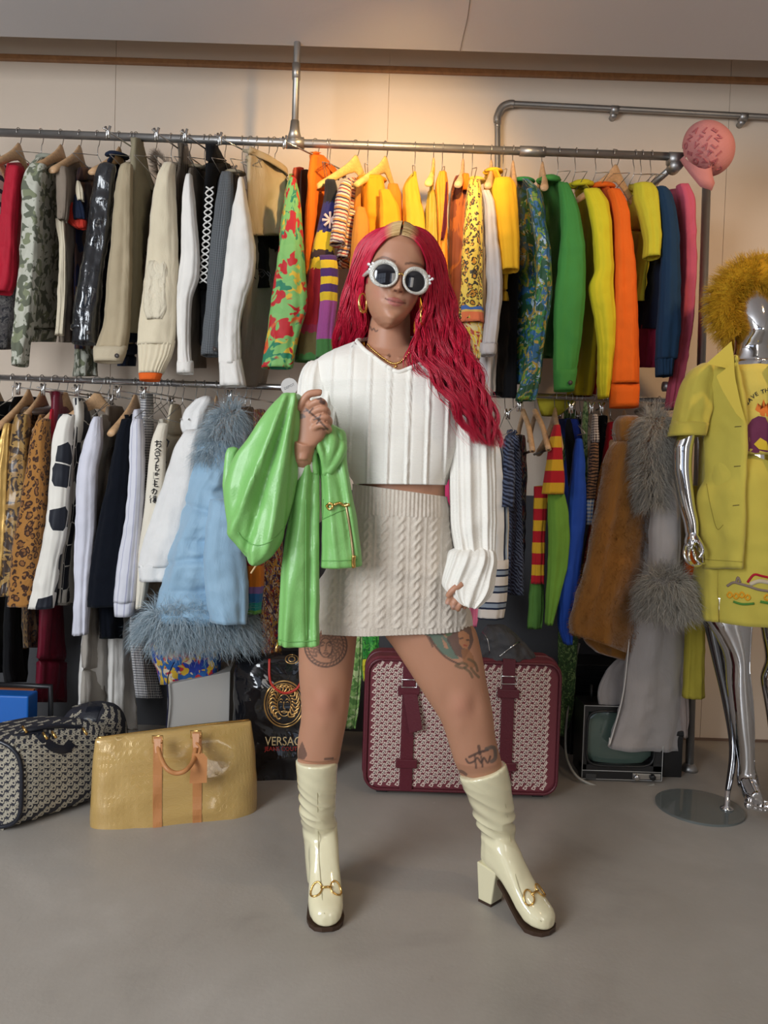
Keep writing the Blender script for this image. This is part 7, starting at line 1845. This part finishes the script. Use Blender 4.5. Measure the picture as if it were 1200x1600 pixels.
for d_, r in (((0, 0, 0), .0045), ((.004, -.001, -.004), .003), ((-.004, -.001, -.003), .003), ((0, -.001, -.008), .003)): bmesh.ops.create_icosphere(bm, subdivisions=2, radius=r, matrix=Matrix.Translation(pc + Vector(d_)))
bm_obj('pendant', bm, m_goldj, nko, smooth=True)

# ------------------------------------------------------------------ knitted sweater
T = NT('white_cotton_knit'); g_ = T.uv(); wv = T.n('ShaderNodeTexWave', wave_type='BANDS', bands_direction='Y', i={'Scale': 95.0, 'Distortion': 1.5, 'Detail': 1.0}); T.l(g_, wv.inputs['Vector'])
T.bump(T.math('ADD', T.math('MULTIPLY', wv.outputs[0], .5), T.math('MULTIPLY', T.noise(g_, 520, 2), .6)), .30, .0022)
m_knit = T.out(T.mix(T.noise(g_, 9, 3), (.74, .71, .64), (.80, .77, .71)), .9, 0, .15, .25)
def rib_x(period, h, off=0.0, wd=.0022):
    def f(u, v, th, s, p):
        x = (p.x - off) / period; d = abs(x - round(x)) * period
        return h * math.exp(-(d / wd) ** 2) - h * .35 * math.exp(-((d - wd * 2.2) / wd) ** 2)
    return f
def rib_t(nr, h, wd=.09):
    def f(u, v, th, s, p):
        x = th / (2 * pi) * nr; d = abs(x - round(x)) / nr * 2 * pi; return h * math.exp(-(d / wd) ** 2) - h * .35 * math.exp(-((d - wd * 2.2) / wd) ** 2)
    return f
TR = '536:548-716 546:524-724 558:502-736 572:488-744 592:486-746 620:498-742 660:520-734 700:534-724 735:542-710 750:549-700 756/758:551-697'
V, Fc, UV = loft_data(TR, dl=PY, t=lambda s: .078 + .05 * min(1, s / .3), seg=300, n=110, crump=.006, cf=6, fold=.004, nf=3, top=.6, sq=.92, disp=rib_x(.0465, .0060, .004, .0027))
ntor = 110 * 300
neck = [(553, 528), (559, 535), (570, 547), (582, 556), (596, 567), (612, 577), (623, 581), (636, 577), (650, 571), (672, 563), (700, 548), (716, 530), (716, 480), (553, 480)]
def inpoly(x, y, pl):
    m = False; j = len(pl) - 1
    for i in range(len(pl)):
        if (pl[i][1] > y) != (pl[j][1] > y) and x < (pl[j][0] - pl[i][0]) * (y - pl[i][1]) / (pl[j][1] - pl[i][1]) + pl[i][0]: m = not m
        j = i
    return m
keep = []
for f in Fc:
    c = sum((V[i] for i in f), Vector()) / len(f)
    if c.z > P(600, 600, PY).z:
        px, py = project(c)
        if (c.y < PY - .01 or py < 545) and inpoly(px, py, neck): continue
        if py < 538 and 556 < px < 705: continue
    keep.append(f)
V = list(V); FF_, UVs = list(keep), list(UV)
nl = []
for p in smooth_path([Vector((x, y, 0)) for x, y in neck[1:11]], 5): nl.append(p)
bt_ = BVHTree.FromPolygons(V, Fc)
edge = []
for p in nl:
    r = bt_.ray_cast(CAMPOS, (P(p.x, p.y, 2) - CAMPOS).normalized())
    if r[0]: edge.append(r[0])
edge += [P(706, 540, PY + .0), P(690, 532, PY + .05), P(630, 528, PY + .075), P(575, 530, PY + .05), P(558, 532, PY)]
sw = mesh_obj('sweater', V, FF_, m_knit, per, uvs=UVs)
tube('neck_trim', smooth_path(edge + [edge[0]], 2), .0052, m_knit, sw, 10, False)
loft('sleeve', '566:482-524 580:472-532 600:466-534 640:463-530 690:462-522 740:463-512 790:464-505', m_knit, sw, dl=PY - .01, t=.055, seg=160, n=60, fold=.006, nf=3, crump=.006, disp=rib_t(11, .005), depth=lambda s, y: PY - .01 - .06 * s)
V1, F1 = tube_data(smooth_path([P(480, 800, 1.80), P(472, 765, 1.745), P(470, 735, 1.70), P(472, 716, 1.680), P(473, 707, 1.672)], 6), [.052, .050, .048, .046, .044] * 5, 30)
V1, F1 = tube_data(smooth_path([P(480, 800, 1.80), P(472, 765, 1.745), P(470, 735, 1.705), P(473, 712, 1.690)], 6), [.05 - .0006 * i for i in range(19)], 30)
mesh_obj('sleeve_cuff', V1, F1, m_knit, sw)
def rsl(u, v, th, s, p):
    return rib_t(11, .0058)(u, v, th, s, p)
loft('sleeve', '560:700-738 580:696-752 610:692-762 650:696-768 700:702-771 760:703-773 810:704-774 850:710-774 868:714-773', m_knit, sw, dl=PY - .02, t=.058, seg=180, n=80, fold=.007, nf=3, crump=.008, cf=7, disp=rsl, depth=lambda s, y: PY - .01 - .07 * s)
loft('sleeve_cuff', '856:712-766 862:702-772 878:698-774 895:694/1-773'.replace('/1', '') + ' 912/916:691-771 926/932:699-764 938/946:712-750 942/949:718-744', m_knit, sw, dl=1.78, t=lambda s: .055 - .012 * s, seg=180, n=50, fold=.004, nf=3, crump=.006, disp=lambda u, v, th, s, p: rib_t(11, .006)(u, v, th + s * .5, s, p), depth=lambda s, y: 1.785 - .03 * s)

# ------------------------------------------------------------------ cable-knit skirt
T = NT('oatmeal_wool'); g_ = T.uv(); c_ = T.mix(T.noise(g_, 60, 4), (.50, .43, .35), (.68, .61, .53))
T.bump(T.math('ADD', T.noise(g_, 300, 3), T.math('MULTIPLY', T.noise(g_, 90, 3), .5)), .55, .003); m_wool = T.out(c_, .95, 0, .1, .5)
z_band = P(620, 800, PY).z; z_hem = P(620, 968, PY).z
def cable(u, v, th, s, p):
    z = p.z; x = p.x
    if z > z_band - .006 or z < z_hem:
        return .0016 * sin(x * 2 * pi / .0095) + (.002 if z > z_band - .006 else 0)
    pr = .041; k = x / pr; i = round(k); d = (k - i) * pr; zz = z / .046 + (i % 2) * .5
    w1 = .0068 * sin(2 * pi * zz); hgt = 0
    if abs(d) < .0145:
        f1 = cos(2 * pi * zz) * .35 + .65; f2 = -cos(2 * pi * zz) * .35 + .65
        hgt = max(f1 * math.exp(-((d - w1) / .0046) ** 2), f2 * math.exp(-((d + w1) / .0046) ** 2)) * .0052
    dd = pr / 2 - abs(d); hgt += .0018 * math.exp(-(dd / .0022) ** 2)
    # soft drape towards the hand
    px_, py_ = 600 + x * F / 1.76, 0
    return hgt + .007 * math.exp(-((z - (P(600, 880, PY).z - .10 * (x - .0))) / .018) ** 2) * max(0, min(1, (x + .06) / .1))
loft('skirt', '756/776:551-697 768/784:551-699 800:549-703 806:548-703 850:532-708 890:508-714 930:484-724 978/974:463-737 981/977:464-736', m_wool, per, dl=PY, t=.122, seg=420, n=190, fold=.004, nf=3, crump=.005, cf=7, disp=cable, sq=.9, top=0)

# ------------------------------------------------------------------ boots
T = NT('cream_patent_leather'); g_ = T.uv(obj=True); T.bump(T.noise(g_, 16, 4, .5, .6), .22, .006)
m_boot = T.out((.79, .73, .49), .15, 0, .6, 0, .8, .05); m_sole = plain('dark_brown_sole', (.045, .022, .012), .45); m_bsm = plain('boot_seam_thread', (.45, .40, .24), .6)
def boot(shaft_rows, heel, toe, label, shaft_t, shaft_depth):
    hv, tv_ = Vector((heel.x, heel.y, 0)), Vector((toe.x, toe.y, 0)); fy = (tv_ - hv).normalized(); fx = Vector((-fy.y, fy.x, 0)) * -1
    Lh = (tv_ - hv).length; k = Lh / .245
    def W(x, y, z): return hv + fx * x + fy * (y * k) + Vector((0, 0, z))
    sec = [(-.006, .100, .215, .014), (.004, .096, .232, .030), (.03, .094, .240, .038), (.06, .090, .225, .040), (.09, .076, .190, .040), (.12, .054, .150, .040), (.15, .030, .112, .043), (.18, .013, .084, .0455), (.205, .010, .068, .043), (.225, .010, .058, .036), (.238, .011, .050, .026), (.245, .014, .040, .012)]
    Vv, Ff = [], []; sec = np.array(sec); tt = np.linspace(0, len(sec) - 1, 34); ii = np.arange(len(sec))
    S_ = np.stack([np.interp(tt, ii, sec[:, j]) for j in range(4)], 1); n_ = 28
    for (y, zb, zt_, w_) in S_:
        for q_ in range(n_):
            a = 2 * pi * q_ / n_; cz, sz = cos(a), sin(a)
            Vv.append(W(w_ * abs(cz) ** .85 * (1 if cz > 0 else -1), y, (zb + zt_) / 2 + (zt_ - zb) / 2 * (abs(sz) ** (.9 if sz > 0 else .5)) * (1 if sz > 0 else -1)))
    for i in range(len(S_) - 1):
        for q_ in range(n_): Ff.append((i * n_ + q_, i * n_ + (q_ + 1) % n_, (i + 1) * n_ + (q_ + 1) % n_, (i + 1) * n_ + q_))
    Ff.append(tuple(reversed(range(n_)))); Ff.append(tuple(range((len(S_) - 1) * n_, len(S_) * n_)))
    sh = bl(shaft_rows, dl=1.93, t=shaft_t, n=70, depth=shaft_depth, open_bottom=False, seg=60)
    m_ = remesh_data(*merge_data([(Vv, Ff), sh]), .0032, 7, .6)
    c_ = arr_co(m_); n_o = arr_no(m_); zt0 = .20
    d_ = np.zeros(len(c_))
    for i in range(len(c_)):
        x_, y_, z_ = c_[i]; am = math.exp(-((z_ - .235) / .055) ** 2) * .0046 + math.exp(-((z_ - .33) / .06) ** 2) * .0012
        if am > .0004:
            w_ = noise.noise(Vector((x_ * 7, y_ * 7, z_ * 30 + x_ * 16))); d_[i] = am * (1 - abs(w_) * 3.2)
    set_co(m_, c_ + n_o * d_[:, None])
    b = me_obj('boot', m_, m_boot, per); b['label'] = label
    # sole, following the ball of the foot
    Vv, Ff = [], []
    sl_ = [(.075, .078, .034), (.10, .060, .036), (.13, .034, .040), (.16, .012, .044), (.19, .0, .0475), (.215, .0, .043), (.236, .0, .031), (.248, .003, .013)]
    for (y, z, w_) in sl_:
        for (x, dz) in ((-w_, 0), (w_, 0), (w_ + .001, .011), (-w_ - .001, .011)): Vv.append(W(x, y, z + dz))
    for i in range(len(sl_) - 1):
        for q_ in range(4): Ff.append((i * 4 + q_, i * 4 + (q_ + 1) % 4, (i + 1) * 4 + (q_ + 1) % 4, (i + 1) * 4 + q_))
    Ff.append((3, 2, 1, 0)); e_ = (len(sl_) - 1) * 4; Ff.append((e_, e_ + 1, e_ + 2, e_ + 3)); mesh_obj('sole', Vv, Ff, m_sole, b, smooth=False)
    hexa('heel_block', [W(-.026, -.002, .006), W(.026, -.002, .006), W(.034, -.006, .112), W(-.034, -.006, .112), W(-.024, .046, .006), W(.024, .046, .006), W(.034, .068, .104), W(-.034, .068, .104)], m_boot, b, .004)
    hexa('heel_tip', [W(-.026, -.002, 0), W(.026, -.002, 0), W(.026, -.002, .006), W(-.026, -.002, .006), W(-.024, .046, 0), W(.024, .046, 0), W(.024, .046, .006), W(-.024, .046, .006)], m_sole, b, .001)
    # gold snaffle across the vamp
    dta = []
    bvb_ = BVHTree.FromPolygons([Vector(v) for v in arr_co(m_).tolist()], [tuple(p.vertices) for p in m_.polygons])
    def drop(x, y, up=.003):
        r = bvb_.ray_cast(W(x, y, .13), Vector((0, 0, -1))); return (r[0] + r[1] * up) if r[0] else W(x, y, .09)
    for s_ in (-1, 1):
        rg_ = [drop(s_ * .0245 + .0135 * cos(2 * pi * q_ / 20), .182 + .013 * sin(2 * pi * q_ / 20) / k) for q_ in range(20)]
        dta.append(tube_data(rg_, .0022, 8, True))
    dta.append(tube_data([drop(-.014, .182), drop(-.004, .182, .005), drop(.004, .182, .005), drop(.014, .182)], .0028, 8))
    mesh_obj('gold_snaffle', *merge_data(dta), m_goldj, b)
    # front seam
    sm = []
    for (x, y) in seam_px[label]:
        r = bvb_.ray_cast(CAMPOS, (P(x, y, 2) - CAMPOS).normalized())
        if r[0]: sm.append(r[0] - (r[0] - CAMPOS).normalized() * .0004)
    tube('front_seam', smooth_path(sm, 3), .0010, m_bsm, b, 6)
    return b
seam_px = {'cream patent boot facing the camera': [(494, 1192), (496, 1240), (497, 1300), (499, 1350), (503, 1400), (507, 1428), (512, 1450)], 'cream patent boot turned to the right with its block heel showing': [(776, 1205), (790, 1260), (797, 1310), (806, 1370), (822, 1412), (846, 1440)]}
th_, tt_ = P(497, 1440, 2.0), P(514, 1453, 1.80)
boot('1187:462-528 1190:462-528 1220:465-526 1260:469-524 1290:472-525 1315:475-525 1345:477-526 1375:480-528', Vector((P(500, 1400, 2.03).x, 2.03, 0)), Vector((P(511, 1456, 1.812).x, 1.812, 0)), 'cream patent boot facing the camera', lambda s: .056 - .012 * s, lambda s, y: 1.888 + .088 * min(1, s / .55) ** 1.2 + .02 * s)
boot('1214/1192:718-790 1218/1196:719-792 1250/1240:732-800 1285:745-804 1310:754-806 1335:757-811 1355:758-818', Vector((P(757, 1400, 1.99).x, 1.99, 0)), Vector((P(862, 1450, 1.835).x, 1.835, 0)), 'cream patent boot turned to the right with its block heel showing', lambda s: .056 - .014 * s, lambda s, y: 1.888 + .078 * min(1, s / .62) ** 1.2 + .01 * s)

# ------------------------------------------------------------------ green leather jacket held in the fist
T = NT('apple_green_leather'); g_ = T.uv(obj=True); T.bump(T.math('ADD', T.noise(g_, 18, 4, .5, .7), T.math('MULTIPLY', T.noise(g_, 260, 3), .25)), .35, .006)
m_gl2 = T.out(T.mix(T.noise(g_, 8, 3), (.165, .41, .105), (.225, .49, .15)), .42, 0, .5, 0, .12)
gj = thing('leather_jacket', 'apple green leather jacket with gold zip hanging from the raised fist', 'jacket', P(460, 800, 1.66))
GD = 1.665
def lay(rows, dp, t, **k):
    kk = dict(dl=dp, t=t, seg=90, n=80, fold=.010, nf=5, crump=.006, cf=9, sq=.8, top=.6, open_bottom=False); kk.update(k)
    V, Fc, _ = loft_data(rows, **kk); return V, Fc
def pleat(cx_, slope, wid, h):
    """long folds running obliquely: distance from a leaning line in metres"""
    def f(u, v, th, s, p):
        d = 0
        for (x0, sl_, w_, hh) in zip(cx_, slope, wid, h):
            px, py = project(p); q_ = (px - (x0 + (py - 740) * sl_)) / w_; d += hh * (math.exp(-q_ * q_))
        return d
    return f
big = lay('617:446-470 630:428-473 655:408-472 690:384-468 712:368-465 735:358-464 770:352-460 800:354-455 830:361-448 852:372-438 868:384-424 880:392-410', GD, .050, fold=.004, disp=pleat([400, 418, 440, 456, 466], [-.40, -.30, -.16, -.08, .02], [9, 6, 9, 4, 5], [.020, -.016, .016, -.014, .010]))
strip_ = lay('676:474-496 700:470-500 740:464-500 790:454-499 850:444-499 920:437-499 980:434-498 1008:433-498', GD + .02, .020, fold=.007, nf=4, disp=pleat([478, 488], [-.12, -.02], [8, 5], [.006, -.006]))
right_ = lay('664:508-522 676:494-538 692:484-541 715:488-541 750:500-546 800:502-555 850:501-561 887/884:499-566', GD + .03, .024, fold=.005, nf=4, disp=pleat([512, 526, 540], [.1, .22, .1], [5, 6, 5], [.008, -.006, .006]))
m2 = remesh_data(*merge_data([big]), .0034, 2); me_obj('draped_body', m2, m_gl2, gj)
under = lay('700:356-374 712:352-372 760:350-366 800:354-372 840:366-392 868:384-420 875:392-412', GD + .05, .016, fold=.002)
me_obj('under_layer', remesh_data(*under, .0034, 2), m_gl2, gj)
me_obj('hanging_sleeve', remesh_data(*strip_, .0032, 2), m_gl2, gj)
me_obj('front_panel', remesh_data(*right_, .0032, 2), m_gl2, gj)
# bunched collar under the hand
cl_ = []
for pts, r in (([(500, 672, -.01), (497, 690, -.02), (504, 712, -.02), (508, 740, 0)], (.016, .008)), ([(516, 668, .0), (520, 690, -.015), (515, 715, -.018), (507, 742, -.004)], (.015, .008)), ([(522, 682, .01), (536, 696, .0), (530, 716, -.01), (514, 740, -.008)], (.014, .010)), ([(486, 690, .0), (490, 712, -.01), (494, 740, .0)], (.014, .010)), ([(505, 680, -.01), (515, 700, -.012), (512, 690, -.01)], (.015, .012))):
    p3 = smooth_path([P(x, y, GD + .015 + d) for x, y, d in pts], 6); n_ = len(p3); cl_.append(tube_data(p3, [r[0] + (r[1] - r[0]) * i / (n_ - 1) for i in range(n_)], 14, squash=.7))
me_obj('gathered_collar', remesh_data(*merge_data(cl_), .003, 3), m_gl2, gj)
bg = bvh_of(list(gj.children))
zp_ = mesh_obj('zip', *stroke_data([(540, 786), (545, 815), (550, 850), (553, 884)], .0032, bg, 5, .002, 8), plain('aged_brass_zip', (.42, .32, .17), .35, 1.0), gj)
mesh_obj('zip_pull', *merge_data([stroke_data([(553, 868), (552, 878), (553, 888)], .005, bg, 4, .006, 8)]), m_goldj, zp_)
mesh_obj('gold_clasp', *merge_data([stroke_data([(510, 790), (516, 786), (520, 792), (514, 796), (510, 790)], .0026, bg, 3, .005, 8), stroke_data([(522, 789), (530, 786), (538, 790), (546, 788)], .0036, bg, 3, .005, 8)]), m_goldj, gj)
m_gs = plain('green_seam', (.14, .36, .09), .6)
mesh_obj('seam', *merge_data([stroke_data(p_, .0014, bg, 5, .0006, 6) for p_ in ([(372, 832), (385, 846), (405, 852), (428, 842), (446, 822)], [(478, 780), (478, 860), (478, 930), (479, 1000)], [(436, 1000), (460, 1003), (494, 1001)], [(503, 876), (530, 876), (558, 874)], [(502, 812), (515, 806), (530, 799), (543, 795)], [(505, 780), (504, 812)])]), m_gs, gj)
tube('tie_cord', smooth_path([P(408, 876, GD), P(400, 884, GD), P(392, 896, GD - .005)], 4), .0022, plain('gold_cord', (.6, .4, .2), .5), gj, 6)
tube('zip_pull', [P(434, 1004, GD), P(432, 1012, GD - .004), P(431, 1018, GD - .004)], .003, m_goldj, gj, 8)
